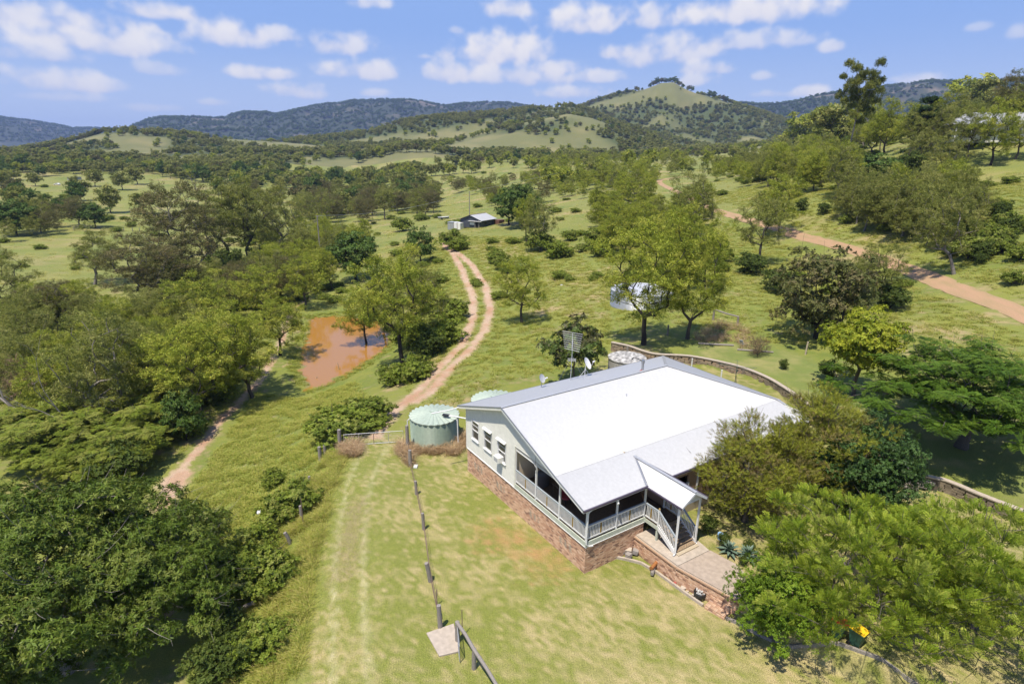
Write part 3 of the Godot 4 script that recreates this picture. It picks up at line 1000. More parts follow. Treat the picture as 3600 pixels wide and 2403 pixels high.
func make_vegetation() -> void:
	plant("gum_olive_3", "gum_tree", "grey-green gum at the edge of the valley flat, cut by the picture edge", "tree", -100.26, -111.08, 14.07, 3.0, "", 1.25)
	plant("gum_olive_2", "gum_tree", "leaning dark-trunked gum with a round mistletoe clump, alone below the paddock", "tree", -103.43, -142.31, 14.04, 4.1, "", 1.35, 0.12)
	plant("gum_brown_1", "gum_tree", "broad brown-olive tree with a dense domed crown left of the two tall creek gums", "tree", -75.09, -119.47, 15.59, 4.2, "", 1.55)
	plant("gum_brown_2", "gum_tree", "tallest brown-olive gum with a massive crown standing on the creek bank by the paddock", "tree", -78.54, -140.93, 24.27, 0.9, "", 1.15)
	plant("gum_olive_1", "gum_tree", "pale olive gum beside the tallest brown gum, in front of the creek bend", "tree", -84.05, -171.58, 22.32, 0.1, "", 1.20)
	plant("gum_olive_1", "gum_tree", "wide olive gum on the creek bank with dark shade beneath its crown", "tree", -77.52, -171.99, 24.47, 2.4, "", 1.15)
	plant("gum_olive_0", "gum_tree", "rounded olive gum at the right end of the tall creek-bank group", "tree", -72.90, -183.15, 22.40, 1.7, "", 1.10)
	plant("shrub_dark_1", "creek_bush", "dark bush in the deep shade under the tall creek-bank gums", "bush", -78.38, -159.34, 6.26, 5.1, "", 1.50)
	plant("shrub_dark_1", "creek_bush", "dark bush in the shade at the foot of the rightmost creek-bank gum", "bush", -71.64, -169.88, 6.21, 4.3, "", 1.50)
	plant("gum_olive_3", "gum_tree", "gum with long bare horizontal branches reaching out over the valley grass", "tree", -67.64, -106.68, 7.96, 3.8, "", 1.50, 0.10)
	plant("gum_light_3", "gum_tree", "large yellow-green gum with the widest crown in the valley thicket, behind the dirt track", "tree", -52.85, -98.18, 11.79, 3.5, "", 1.45)
	plant("gum_light_2", "gum_tree", "yellow-green gum behind the wide-crowned one, towards the creek", "tree", -48.51, -110.65, 11.23, 4.2, "", 1.30)
	plant("gum_light_1", "gum_tree", "gum with a tall dark trunk among the wattles left of the foot path", "tree", -37.52, -64.73, 12.13, 0.9, "", 1.30)
	plant("gum_light_1", "gum_tree", "forked dark-trunked gum whose crown overhangs the bank of the brown pond", "tree", -38.07, -73.78, 11.81, 2.8, "", 1.25)
	plant("gum_light_0", "gum_tree", "gum standing right on the foot path between the thicket and the pond", "tree", -33.89, -71.07, 11.46, 1.0, "", 1.20)
	plant("gum_light_3", "gum_tree", "low yellow-green gum leaning out from the thicket over the path end of the pond", "tree", -36.99, -88.40, 9.34, 5.7, "", 1.30)
	plant("gum_olive_2", "gum_tree", "grey-green tree with a slanting trunk and layered crown above the brown shrub", "tree", -49.31, -62.30, 13.81, 0.4, "", 1.15, -0.30)
	plant("gum_olive_2", "gum_tree", "grey-green tree beside the slanting-trunked one, over the bare dirt bank", "tree", -51.79, -71.48, 10.54, 5.1, "", 1.25)
	plant("gum_light_2", "gum_tree", "yellowish gum in the thicket between the layered tree and the dirt track", "tree", -44.14, -67.42, 8.99, 0.5, "", 1.25)
	plant("gum_olive_1", "gum_tree", "small olive tree on the valley flat left of the leaning dead tree", "tree", -71.74, -82.54, 9.27, 4.3, "", 1.30)
	plant("gum_brown_1", "gum_tree", "olive-brown tree on the valley flat behind the layered grey-green tree", "tree", -80.50, -99.66, 9.78, 2.1, "", 1.30)
	plant("brown_shrub", "dry_shrub", "rusty brown dry shrub at the left of the valley thicket", "shrub", -61.67, -69.52, 6.35, 2.5, "", 1.10)
	plant("round_1", "round_tree", "small bright green rounded tree on the grass beside the foot path", "tree", -35.83, -58.32, 5.66, 5.3, "", 0.85)
	plant("wattle_1", "wattle_tree", "feathery yellow-green wattle behind the big dark glossy tree, at the picture edge", "tree", -48.38, -53.73, 5.32, 0.1, "", 1.35)
	plant("wattle_2", "wattle_tree", "feathery wattle in the thicket in front of the slanting tree", "tree", -44.42, -55.77, 5.61, 0.4, "", 1.35)
	plant("wattle_1", "wattle_tree", "feathery wattle on the thicket edge above the dark bramble", "tree", -38.24, -52.74, 4.76, 5.7, "", 1.35)
	plant("wattle_2", "wattle_tree", "feathery wattle behind the thicket edge, below the layered tree", "tree", -46.12, -62.67, 3.99, 3.2, "", 1.35)
	plant("wattle_0", "wattle_tree", "feathery wattle beside the rusty brown shrub", "tree", -51.74, -61.57, 4.30, 0.6, "", 1.35)
	plant("wattle_2", "wattle_tree", "feathery wattle below the grey fallen tree", "tree", -55.31, -58.99, 4.51, 6.2, "", 1.35)
	plant("wattle_0", "wattle_tree", "feathery wattle next to the small bright green tree", "tree", -38.46, -57.65, 4.73, 5.9, "", 1.35)
	plant("wattle_1", "wattle_tree", "low feathery wattle just above the crown of the big dark tree", "tree", -38.59, -50.15, 4.00, 0.7, "", 1.35)
	plant("wattle_0", "wattle_tree", "low feathery wattle half covered by the big dark tree", "tree", -43.17, -50.65, 4.04, 2.7, "", 1.35)
	plant("wattle_1", "wattle_tree", "feathery wattle at the foot of the dark-trunked gum", "tree", -43.91, -64.05, 3.69, 0.8, "", 1.35)
	plant("shrub_dark_0", "bramble_bush", "dark bramble bush at the lower edge of the thicket beside the dirt patch", "bush", -37.00, -49.43, 3.96, 2.0, "", 1.10)
	plant("shrub_dark_0", "bramble_bush", "dark tangle of brush behind the small bright green tree", "bush", -41.85, -62.31, 2.18, 3.9, "", 1.40)
	plant("gum_light_2", "gum_tree", "slim pale gum with a crooked trunk at the far end of the pond", "tree", -42.71, -117.16, 11.19, 1.0, "", 1.10)
	plant("gum_light_1", "gum_tree", "slim gum second from the far end of the pond, on the slope", "tree", -45.19, -132.95, 9.24, 4.4, "", 1.10)
	plant("gum_light_0", "gum_tree", "slim dark-stemmed gum beside the dark round tree above the pond", "tree", -42.13, -134.76, 9.21, 0.3, "", 0.95)
	plant("round_2", "round_tree", "dense dark green round tree on the slope above the pond", "tree", -38.27, -141.33, 11.52, 1.1, "", 1.15)
	plant("round_1", "round_tree", "dense round tree beside the bend of the dirt track", "tree", -23.34, -147.40, 8.74, 5.1, "", 0.95)
	plant("gum_light_3", "gum_tree", "big gum on the right bank of the pond with a dark trunk", "tree", -14.81, -75.31, 16.02, 2.5, "", 1.05)
	plant("gum_olive_0", "gum_tree", "darker gum close behind the big pond-bank gum", "tree", -13.04, -83.94, 13.32, 2.6, "", 1.00)
	plant("gum_light_3", "gum_tree", "young gum by the track between the pond and the shed", "tree", -24.84, -95.72, 9.92, 3.7, "", 1.10)
	plant("gum_olive_3", "gum_tree", "grey gum hanging over the far right corner of the pond", "tree", -23.44, -101.94, 8.63, 3.0, "", 1.20)
	plant("shrub_dark_1", "bank_bush", "leafy dark bush below the pond-bank gum, beside the track", "bush", -11.79, -76.73, 3.70, 2.4, "", 1.25)
	plant("shrub_1", "bank_bush", "green bush on the bank between pond and track", "bush", -10.51, -80.91, 4.06, 0.2, "", 1.25)
	plant("shrub_2", "bank_bush", "low bush on the bank above the near end of the pond", "bush", -11.82, -67.21, 2.59, 4.6, "", 1.25)
	plant("shrub_1", "bank_bush", "small bush at the near right corner of the pond", "bush", -14.50, -68.18, 2.27, 6.1, "", 1.25)
	plant("shrub_2", "bank_bush", "bush at the outer bend of the track", "bush", -11.08, -95.47, 3.94, 6.1, "", 1.25)
	plant("shrub_0", "bank_bush", "bush behind the big pond-bank gum", "bush", -16.04, -87.42, 3.02, 4.2, "", 1.25)
	plant("shrub_2", "gate_bush", "low yellow-green bush against the track above the farm gate", "bush", -16.10, -49.86, 2.43, 2.2, "", 1.75)
	plant("shrub_0", "gate_bush", "rounded yellow-green bush beside the track behind the gate", "bush", -14.12, -53.42, 2.06, 2.3, "", 1.60)
	plant("shrub_1", "gate_bush", "middle bush of the clump behind the farm gate", "bush", -15.04, -51.49, 2.31, 4.3, "", 1.60)
	plant("gum_light_2", "gum_tree", "lone small gum on the open grass right of the curving track", "tree", 1.49, -86.22, 10.43, 4.2, "", 1.05)
	plant("gum_light_1", "gum_tree", "tall gum with a grey trunk in front of the corrugated tank", "tree", 16.09, -68.28, 15.44, 0.7, "", 1.10)
	plant("gum_light_0", "gum_tree", "gum with a thick dark trunk right of the corrugated tank", "tree", 21.85, -69.84, 12.66, 1.5, "", 1.05)
	plant("gum_light_0", "gum_tree", "gum crowding behind the tall grey-trunked gum", "tree", 24.99, -95.93, 12.75, 2.3, "", 1.10)
	plant("gum_light_3", "gum_tree", "gum on the slope to the right behind the corrugated tank", "tree", 31.11, -93.01, 11.27, 3.2, "", 1.10)
	plant("gum_olive_3", "gum_tree", "slender dark-trunked gum between the tank and the gravel road", "tree", 46.17, -108.79, 12.64, 5.1, "", 1.05)
	plant("gum_light_2", "gum_tree", "yellow-green gum at the roadside above the dark shrubs", "tree", 59.22, -131.76, 13.38, 3.1, "", 1.10)
	plant("gum_olive_2", "gum_tree", "small-crowned gum on the verge in front of the road", "tree", 41.94, -136.79, 15.82, 0.2, "", 1.10)
	plant("shrub_dark_1", "verge_bush", "dark rounded shrub on the slope above the rail fence", "bush", 40.99, -88.40, 3.53, 5.2, "", 1.30)
	plant("shrub_dark_0", "verge_bush", "dark shrub beneath the slender dark-trunked gum", "bush", 41.98, -102.40, 3.51, 2.7, "", 1.50)
	plant("gum_olive_1", "gum_tree", "sparse gum leaning beside the gravel road, above the dry brown slope", "tree", 50.10, -77.46, 8.84, 3.3, "", 1.10, -0.20)
	plant("gum_olive_0", "gum_tree", "shrubby gum at the right foot of the broad-leaved garden tree", "tree", 48.95, -81.56, 6.50, 1.4, "", 1.20)
	plant("shrub_dark_0", "verge_bush", "dark bush at the foot of the leaning roadside gum", "bush", 50.55, -76.33, 3.10, 2.7, "", 1.40)
	plant("gum_olive_0", "gum_tree", "vine-draped gum with a dark slanting trunk on the grassy bank above the road", "tree", 64.99, -85.55, 13.91, 2.4, "", 0.95, -0.22)
	plant("gum_light_1", "gum_tree", "dark-trunked gum on the lawn in front of the white-roofed house on the hill", "tree", 116.75, -150.67, 15.31, 4.8, "", 0.95)
	plant("round_2", "round_tree", "spreading dark green tree in the middle of the right-hand hillside", "tree", 94.67, -160.67, 8.09, 0.6, "", 1.50)
	plant("shrub_dark_1", "hill_shrub", "dark upright shrub left of the spreading dark green tree", "bush", 100.94, -182.55, 7.42, 3.5, "", 0.95)
	plant("shrub_dark_1", "hill_shrub", "grey-green upright shrub right of the spreading dark green tree", "bush", 102.76, -159.24, 6.85, 1.1, "", 0.90)
	plant("shrub_dark_0", "hill_shrub", "small grey-green shrub below the spreading dark green tree", "bush", 88.26, -138.37, 4.40, 4.4, "", 0.90)
	plant("far_light_1", "gum_tree", "pale gum before the mountain gap left of the skyline gum", "tree", 268.87, -588.77, 34.11, 0.2, "", 1.15)
	plant("far_light_2", "gum_tree", "tall-stemmed gum with a bunched crown left of the skyline gum", "tree", 282.58, -573.60, 35.54, 1.7, "", 1.15)
	plant("far_olive_1", "gum_tree", "brownish gum below the skyline gum on its left", "tree", 158.09, -306.85, 25.57, 2.2, "", 1.15)
	plant("gum_light_1", "gum_tree", "gum right below the skyline gum", "tree", 147.42, -262.21, 20.12, 4.0, "", 1.15)
	plant("gum_light_0", "gum_tree", "gum between the skyline gum and the pine", "tree", 120.43, -200.79, 15.45, 0.3, "", 1.15)
	plant("gum_olive_3", "gum_tree", "dense gum below the dark pine", "tree", 112.00, -175.43, 13.20, 2.9, "", 1.15)
	plant("gum_light_3", "gum_tree", "yellow-green gum right of the dark pine", "tree", 118.55, -176.60, 13.87, 1.3, "", 1.15)
	plant("gum_olive_2", "gum_tree", "olive gum before the white-roofed house", "tree", 123.22, -176.85, 13.45, 1.8, "", 1.15)
	plant("gum_olive_1", "gum_tree", "grey gum at the left end of the white-roofed house", "tree", 116.87, -158.98, 12.96, 3.0, "", 1.15)
	plant("far_olive_2", "gum_tree", "dark crowned gum behind the white-roofed house, against the sky", "tree", 278.66, -371.79, 26.60, 6.0, "", 1.15)
	plant("far_light_1", "gum_tree", "light gum behind the white-roofed house, against the sky", "tree", 350.15, -485.45, 33.86, 3.0, "", 1.15)
	plant("gum_brown_2", "gum_tree", "brown-olive gum at the picture edge behind the white-roofed house", "tree", 140.50, -176.02, 16.14, 6.0, "", 1.15)
	plant("gum_olive_1", "gum_tree", "tall gum at the picture edge on the hilltop", "tree", 139.31, -168.53, 16.85, 1.1, "", 1.15)
	plant("gum_light_2", "gum_tree", "gum right of the white-roofed house", "tree", 122.85, -151.04, 10.41, 5.8, "", 1.15)
	plant("gum_olive_0", "gum_tree", "straggly grey gum on the hillside grass below the house", "tree", 103.65, -145.72, 10.90, 2.3, "", 1.15)
	plant("gum_olive_3", "gum_tree", "grey gum left of the straggly one on the hillside", "tree", 107.54, -162.75, 10.31, 1.2, "", 1.15)
	plant("far_olive_0", "gum_tree", "bushy gum standing alone in the paddock, left of the neat one", "tree", -202.12, -300.25, 12.87, 2.3, "", 1.20)
	plant("far_olive_1", "gum_tree", "neat single gum in the open paddock", "tree", -185.53, -300.57, 11.66, 2.5, "", 1.20)
	plant("far_olive_2", "gum_tree", "gum at the back of the paddock near the sheds", "tree", -280.61, -433.75, 13.33, 1.4, "", 1.20)
	plant("far_olive_1", "gum_tree", "pale gum at the back of the paddock right of the sheds", "tree", -299.17, -481.95, 15.15, 4.5, "", 1.20)
	plant("far_olive_2", "gum_tree", "narrow upright gum next to the farm sheds", "tree", -314.09, -454.88, 13.32, 3.1, "", 1.20)
	plant("far_dark_0", "gum_tree", "dark round tree at the front of the left grove", "tree", -213.49, -281.69, 9.15, 0.9, "", 1.20)
	plant("gum_brown_2", "gum_tree", "dense spreading tree at the edge of the paddock", "tree", -180.10, -246.40, 12.65, 1.8, "", 1.20)
	plant("round_2", "gum_tree", "dark crown at the right end of the spreading paddock trees", "tree", -174.17, -247.23, 9.84, 2.4, "", 1.20)
	plant("far_olive_0", "gum_tree", "grey sapling in front of the left grove", "tree", -213.88, -270.71, 8.82, 1.8, "", 1.20)
	plant("shrub_0", "slope_bush", "rounded clipped-looking bush on the grass left of the shed", "bush", -40.81, -218.77, 4.34, 2.1, "", 1.20)
	plant("shrub_1", "slope_bush", "small bush behind the parked boat", "bush", -40.10, -259.27, 3.03, 1.8, "", 1.20)
	plant("shrub_2", "slope_bush", "dry bushy clump in front of the white container", "bush", -16.78, -162.63, 4.29, 1.0, "", 1.20)
	plant("shrub_1", "slope_bush", "low bush by the track end in front of the shed", "bush", -14.66, -156.67, 3.02, 5.2, "", 1.20)
	plant("shrub_2", "slope_bush", "green bush on the grass below the shed", "bush", -3.86, -137.27, 2.81, 4.9, "", 1.20)
	plant("shrub_0", "slope_bush", "pair of low bushes beside the lone small gum, upper one", "bush", -2.06, -129.28, 2.54, 6.1, "", 1.20)
	plant("shrub_2", "slope_bush", "bright green upright shrub on the slope", "bush", 15.07, -155.32, 2.44, 1.8, "", 1.20)
	plant("shrub_0", "slope_bush", "small bright green shrub below the upright one", "bush", 16.18, -138.08, 1.67, 5.0, "", 1.20)
	plant("shrub_1", "slope_bush", "wide bush on the slope behind the lone small gum", "bush", 10.30, -134.93, 3.59, 4.6, "", 1.20)
	plant("shrub_0", "slope_bush", "bush under the grey gums right of the shed", "bush", 6.83, -145.72, 4.20, 0.3, "", 1.20)
	plant("shrub_1", "slope_bush", "wide yellow-green bush on the scrubby slope", "bush", 19.34, -129.75, 3.14, 3.5, "", 1.20)
	plant("shrub_2", "slope_bush", "tall yellow-green bush on the scrubby slope", "bush", 20.09, -145.23, 3.47, 1.0, "", 1.20)
	plant("round_0", "shade_tree", "spreading dark green tree over the end of the shed", "tree", 2.81, -189.55, 13.16, 2.9, "", 1.15)
	plant("round_1", "shade_tree", "dark green tree behind the roof of the shed", "tree", -1.36, -201.72, 11.68, 0.4, "", 1.15)
	plant("gum_olive_0", "gum_tree", "grey gum with several stems on the slope right of the shed", "tree", 7.17, -145.54, 13.03, 2.8, "", 1.00)
	plant("gum_light_3", "gum_tree", "light gum beside the several-stemmed grey one right of the shed", "tree", 3.59, -159.89, 12.00, 2.0, "", 0.80)
	plant("shrub_2", "bank_bush", "bushy weed by the steel picket left of the mown drive", "bush", -16.86, -38.23, 1.97, 0.9, "", 1.20)
	plant("shrub_0", "bank_bush", "bushy weed behind the steel picket left of the drive", "bush", -16.24, -38.68, 1.98, 4.1, "", 1.20)
	plant("shrub_2", "bank_bush", "green bush on the bank, upper of the pair left of the drive", "bush", -17.98, -35.46, 1.90, 0.8, "", 1.20)
	plant("shrub_0", "bank_bush", "large green bush on the bank left of the drive", "bush", -17.04, -31.80, 2.66, 1.0, "", 1.20)
	plant("shrub_1", "bank_bush", "green bush at the post on the bank left of the drive", "bush", -15.26, -31.28, 1.97, 2.2, "", 1.20)
	plant("shrub_0", "bank_bush", "green bush at the right edge of the big dark tree", "bush", -18.71, -31.99, 2.70, 3.7, "", 1.20)
	plant("shrub_dark_1", "bank_bush", "dark bush by the fallen log", "bush", -14.64, -25.52, 1.97, 4.4, "", 1.20)
	plant("shrub_dark_0", "bank_bush", "dark bush behind the fallen log", "bush", -16.79, -27.92, 1.88, 1.0, "", 1.20)
	plant("shrub_1", "bank_bush", "straggly weed below the fallen log", "bush", -13.60, -25.81, 1.77, 5.8, "", 1.20)
	plant("shrub_dark_0", "bank_bush", "dark bush under the edge of the big tree", "bush", -16.12, -25.13, 2.37, 4.4, "", 1.20)
	plant("shrub_2", "bank_bush", "low weed on the bank below the gate", "bush", -20.43, -44.32, 1.24, 5.5, "", 1.20)
	grove(["far_olive"], [3], "gum_tree", "grey-green gum in the belt along the far creek bank", "tree", "grey-green gums of the creek belt", [0, -309.3, -547.9, 12.7, 0, -368.1, -662.7, 10.5, 0, -351.2, -638.6, 12.4, 0, -278.5, -513.1, 10.5, 0, -334.7, -623.8, 13.6, 0, -339.9, -651.1, 10.0, 0, -319.5, -617.9, 13.7, 0, -312.5, -636.2, 11.0, 0, -277.5, -569.1, 11.9, 0, -212.4, -434.8, 11.2, 0, -198.1, -441.9, 13.4, 0, -214.3, -504.9, 11.3, 0, -224.9, -532.1, 13.6, 0, -226.9, -587.9, 13.4, 0, -189.5, -495.3, 10.8, 0, -164.4, -465.9, 13.3, 0, -171.9, -512.4, 12.9, 0, -173.2, -533.0, 14.3, 0, -179.8, -557.3, 11.8, 0, -140.7, -488.2, 12.6, 0, -120.6, -455.6, 10.0, 0, -141.8, -564.1, 10.1, 0, -117.0, -476.4, 13.2, 0, -135.2, -561.9, 14.8, 0, -100.9, -522.4, 10.9, 0, -89.9, -473.8, 14.5, 0, -88.3, -479.3, 14.3, 0, -76.9, -503.2, 11.9])
	grove(["far_dark"], [3], "gum_tree", "brownish gum in the belt along the far creek bank", "tree", "brownish gums of the creek belt", [0, -324.1, -562.4, 13.5, 0, -321.2, -586.0, 10.2, 0, -266.3, -520.4, 13.7, 0, -287.7, -595.8, 13.4, 0, -207.5, -428.3, 11.4, 0, -262.8, -582.9, 14.7, 0, -235.4, -543.2, 11.8, 0, -191.6, -510.6, 10.4, 0, -180.9, -506.6, 11.8, 0, -164.2, -482.7, 12.4, 0, -165.2, -488.2, 14.4, 0, -146.7, -440.4, 14.9, 0, -145.9, -449.9, 14.8, 0, -162.8, -555.6, 14.6, 0, -144.5, -536.8, 10.9, 0, -91.1, -524.6, 11.9, 0, -79.8, -463.0, 10.9, 0, -84.6, -539.2, 10.3])
	grove(["far_dark", "gum_brown"], [3, 3], "gum_tree", "brownish gum in the creek bend behind the shed paddock", "tree", "brownish gums of the creek bend", [0, -141.0, -396.7, 11.9, 0, -133.7, -379.4, 15.0, 1, -97.4, -285.9, 10.3, 0, -132.3, -403.8, 12.1, 1, -92.3, -297.4, 12.4, 1, -90.6, -306.9, 11.4, 0, -93.0, -341.5, 13.0, 0, -99.2, -379.6, 11.3, 0, -84.1, -331.1, 11.2, 1, -65.1, -259.2, 12.3, 1, -72.8, -309.4, 15.0, 0, -94.3, -417.2, 14.2, 0, -73.3, -359.7, 11.4, 1, -60.6, -313.3, 10.7, 0, -67.0, -357.1, 11.5, 0, -66.1, -370.8, 13.8, 0, -67.2, -426.9, 10.7, 0, -62.6, -404.8, 11.2, 1, -40.5, -277.0, 12.4, 1, -39.8, -298.1, 11.8])
	grove(["far_olive", "gum_olive"], [3, 4], "gum_tree", "grey-green gum in the creek bend behind the shed paddock", "tree", "grey-green gums of the creek bend", [1, -94.6, -269.7, 12.6, 1, -105.5, -303.2, 13.6, 0, -108.5, -317.9, 10.9, 1, -83.8, -262.2, 14.6, 0, -93.6, -326.8, 12.7, 0, -85.4, -359.2, 10.4, 0, -95.2, -409.1, 14.1, 1, -60.6, -281.8, 15.0, 0, -66.2, -334.1, 13.9, 0, -60.7, -343.1, 10.0, 1, -44.9, -280.1, 12.5, 1, -43.5, -304.3, 13.0, 0, -52.8, -389.1, 13.4, 0, -44.6, -335.2, 11.5])
	grove(["far_dark", "round"], [3, 3], "gum_tree", "dark green tree in the grove left of the paddock", "tree", "dark trees of the left grove", [0, -365.2, -431.7, 11.3, 0, -303.8, -360.5, 8.3, 0, -429.3, -516.7, 9.6, 0, -310.8, -376.4, 11.0, 1, -188.7, -224.5, 13.1, 0, -263.4, -317.9, 12.5, 0, -449.0, -557.7, 13.9, 0, -229.2, -288.6, 11.9, 0, -453.9, -586.7, 10.0, 0, -246.0, -338.1, 12.0, 0, -427.8, -629.2, 13.4])
	grove(["far_olive", "gum_olive"], [3, 4], "gum_tree", "olive tree in the grove left of the paddock", "tree", "olive trees of the left grove", [0, -342.1, -404.2, 13.1, 0, -355.3, -420.7, 13.8, 0, -254.5, -307.8, 12.3, 0, -220.4, -269.1, 10.9, 0, -348.3, -441.2, 10.1, 1, -185.5, -232.2, 13.5, 0, -473.8, -614.9, 13.0, 0, -451.2, -625.4, 13.2, 0, -402.9, -557.4, 9.8, 0, -303.9, -419.5, 9.8, 0, -256.6, -357.1, 12.8])
	grove(["far_dark"], [3], "gum_tree", "brown-olive tree in the grove left of the paddock", "tree", "brown-olive trees of the left grove", [0, -317.3, -387.4, 9.2, 0, -434.8, -587.7, 8.5])
	grove(["gum_olive"], [4], "gum_tree", "olive gum on the slope round the timber power pole", "tree", "olive gums round the pole", [0, -60.2, -134.7, 10.4, 0, -62.8, -174.1, 10.8, 0, -51.8, -166.3, 10.4, 0, -55.4, -189.2, 8.9])
	grove(["gum_light"], [4], "gum_tree", "yellow-green gum on the slope round the timber power pole", "tree", "yellow-green gums round the pole", [0, -86.1, -201.8, 7.0, 0, -85.2, -206.5, 7.5, 0, -60.1, -144.2, 10.3, 0, -66.3, -161.5, 8.6, 0, -61.5, -152.1, 9.3, 0, -74.9, -203.0, 7.2, 0, -53.8, -147.8, 8.5, 0, -77.8, -218.2, 9.5, 0, -55.2, -153.5, 10.2, 0, -68.2, -204.8, 7.8, 0, -61.2, -184.0, 7.7, 0, -52.9, -157.6, 8.7, 0, -69.2, -218.7, 8.4, 0, -62.9, -198.8, 10.3, 0, -58.1, -186.2, 9.2, 0, -53.6, -180.7, 7.9, 0, -46.0, -171.8, 10.1, 0, -45.6, -185.0, 9.0])
	grove(["far_light", "gum_light"], [3, 4], "gum_tree", "light green gum on the spur between shed and gravel road", "tree", "light green gums of the spur", [0, 25.5, -524.8, 9.6, 0, 20.7, -378.6, 9.5, 0, 19.7, -352.5, 11.7, 0, 24.4, -349.2, 11.9, 0, 27.6, -329.7, 11.9, 0, 38.8, -351.9, 11.4, 1, 34.9, -297.7, 11.0, 0, 56.2, -394.9, 11.9, 1, 47.5, -318.4, 11.4, 1, 39.6, -217.0, 11.5, 0, 98.5, -553.6, 10.0, 1, 53.7, -296.8, 9.9, 1, 42.5, -230.9, 10.7, 0, 82.5, -440.4, 12.7, 1, 39.4, -204.8, 10.7, 0, 107.3, -572.8, 11.1, 1, 62.6, -311.0, 11.5, 1, 49.0, -238.7, 11.9, 0, 75.8, -367.7, 9.4, 0, 85.5, -405.6, 10.0, 0, 100.0, -449.5, 12.3, 0, 154.2, -627.4, 13.0, 0, 124.1, -468.6, 10.7, 0, 105.0, -381.1, 9.5])
	grove(["far_olive", "gum_olive"], [3, 4], "gum_tree", "olive gum on the spur between shed and gravel road", "tree", "olive gums of the spur", [0, 43.7, -357.0, 12.6, 0, 41.8, -340.1, 10.2, 0, 54.8, -376.8, 9.1, 1, 44.3, -266.3, 11.6, 1, 57.1, -318.2, 9.7, 1, 44.3, -225.1, 11.0])
	grove(["gum_light"], [4], "gum_tree", "light green gum on the slope behind the corrugated tank", "tree", "light green gums behind the tank", [0, 27.1, -184.4, 11.6, 0, 21.9, -131.2, 9.0, 0, 27.4, -165.2, 10.8, 0, 25.0, -139.0, 10.2, 0, 30.1, -147.1, 8.4, 0, 41.6, -185.6, 10.8, 0, 31.7, -134.2, 9.4, 0, 46.8, -173.4, 8.1, 0, 39.9, -146.2, 8.6, 0, 33.4, -119.4, 10.7, 0, 49.6, -169.4, 9.2, 0, 49.0, -153.6, 11.0])
	grove(["far_olive", "gum_olive"], [3, 4], "gum_tree", "olive gum above the gravel road", "tree", "olive gums above the road", [0, 123.3, -369.1, 9.3, 0, 172.5, -481.5, 12.7, 0, 171.5, -464.1, 10.2, 1, 116.8, -301.0, 12.4, 1, 88.3, -210.3, 12.7, 0, 171.6, -369.1, 10.9, 0, 153.2, -327.1, 9.8, 1, 90.8, -179.7, 11.0, 1, 126.0, -249.9, 11.3, 1, 77.4, -145.3, 12.8])
	grove(["far_light", "gum_light"], [3, 4], "gum_tree", "light green gum above the gravel road", "tree", "light green gums above the road", [0, 131.0, -415.2, 12.3, 0, 206.4, -511.5, 9.4, 1, 101.8, -245.9, 9.1, 1, 97.6, -228.7, 12.4, 0, 167.3, -394.6, 12.1, 1, 108.4, -250.6, 12.1, 1, 82.1, -187.0, 13.0, 0, 155.4, -358.5, 11.5, 1, 113.0, -240.4, 10.5, 1, 127.8, -270.5, 12.8, 1, 83.3, -172.8, 11.2, 1, 82.0, -165.6, 10.1, 1, 127.1, -259.0, 11.5, 1, 101.9, -195.4, 10.4, 1, 81.0, -149.9, 12.6, 1, 86.6, -158.2, 9.8])
	grove(["gum_olive"], [4], "gum_tree", "straggly grey gum in the scrub right of the road", "tree", "straggly grey gums right of the road", [0, 72.6, -130.8, 8.2, 0, 75.5, -134.1, 9.9, 0, 71.9, -125.0, 8.2, 0, 70.4, -119.2, 9.8, 0, 75.8, -129.0, 8.7, 0, 76.2, -125.5, 9.0, 0, 79.4, -130.8, 9.2, 0, 73.9, -118.6, 9.5, 0, 72.0, -109.7, 10.1, 0, 82.1, -125.3, 8.0, 0, 75.1, -111.4, 7.1, 0, 79.5, -117.3, 7.9, 0, 72.5, -105.2, 8.9, 0, 88.6, -130.4, 8.0, 0, 83.6, -119.6, 7.8, 0, 71.0, -98.0, 8.0, 0, 76.8, -105.9, 7.6, 0, 78.8, -102.6, 7.7])
	grove(["gum_light"], [4], "gum_tree", "light green gum in the scrub right of the road", "tree", "light green gums right of the road", [0, 77.5, -122.0, 10.1, 0, 76.3, -114.8, 8.5, 0, 84.3, -116.6, 9.6, 0, 79.8, -109.2, 10.0])
	grove(["far_light", "gum_light"], [3, 4], "gum_tree", "light green gum on the crest of the right-hand hill", "tree", "light green gums of the right-hand crest", [0, 244.9, -530.8, 12.5, 0, 250.6, -528.2, 14.1, 0, 357.0, -754.6, 14.3, 0, 303.6, -595.6, 13.1, 0, 329.9, -620.6, 10.2, 1, 120.6, -208.5, 13.4, 1, 119.1, -185.1, 12.0, 1, 132.7, -199.7, 10.2])
	grove(["far_olive", "gum_olive"], [3, 4], "gum_tree", "olive gum on the crest of the right-hand hill", "tree", "olive gums of the right-hand crest", [0, 226.7, -518.9, 14.4, 0, 370.5, -847.2, 10.9, 0, 180.6, -370.5, 12.4, 0, 177.3, -359.8, 11.6, 0, 224.2, -433.1, 11.1, 0, 158.6, -298.0, 15.0, 1, 133.6, -239.8, 13.3, 1, 133.4, -225.4, 10.7, 1, 167.2, -262.5, 11.4, 1, 115.5, -170.1, 12.8])
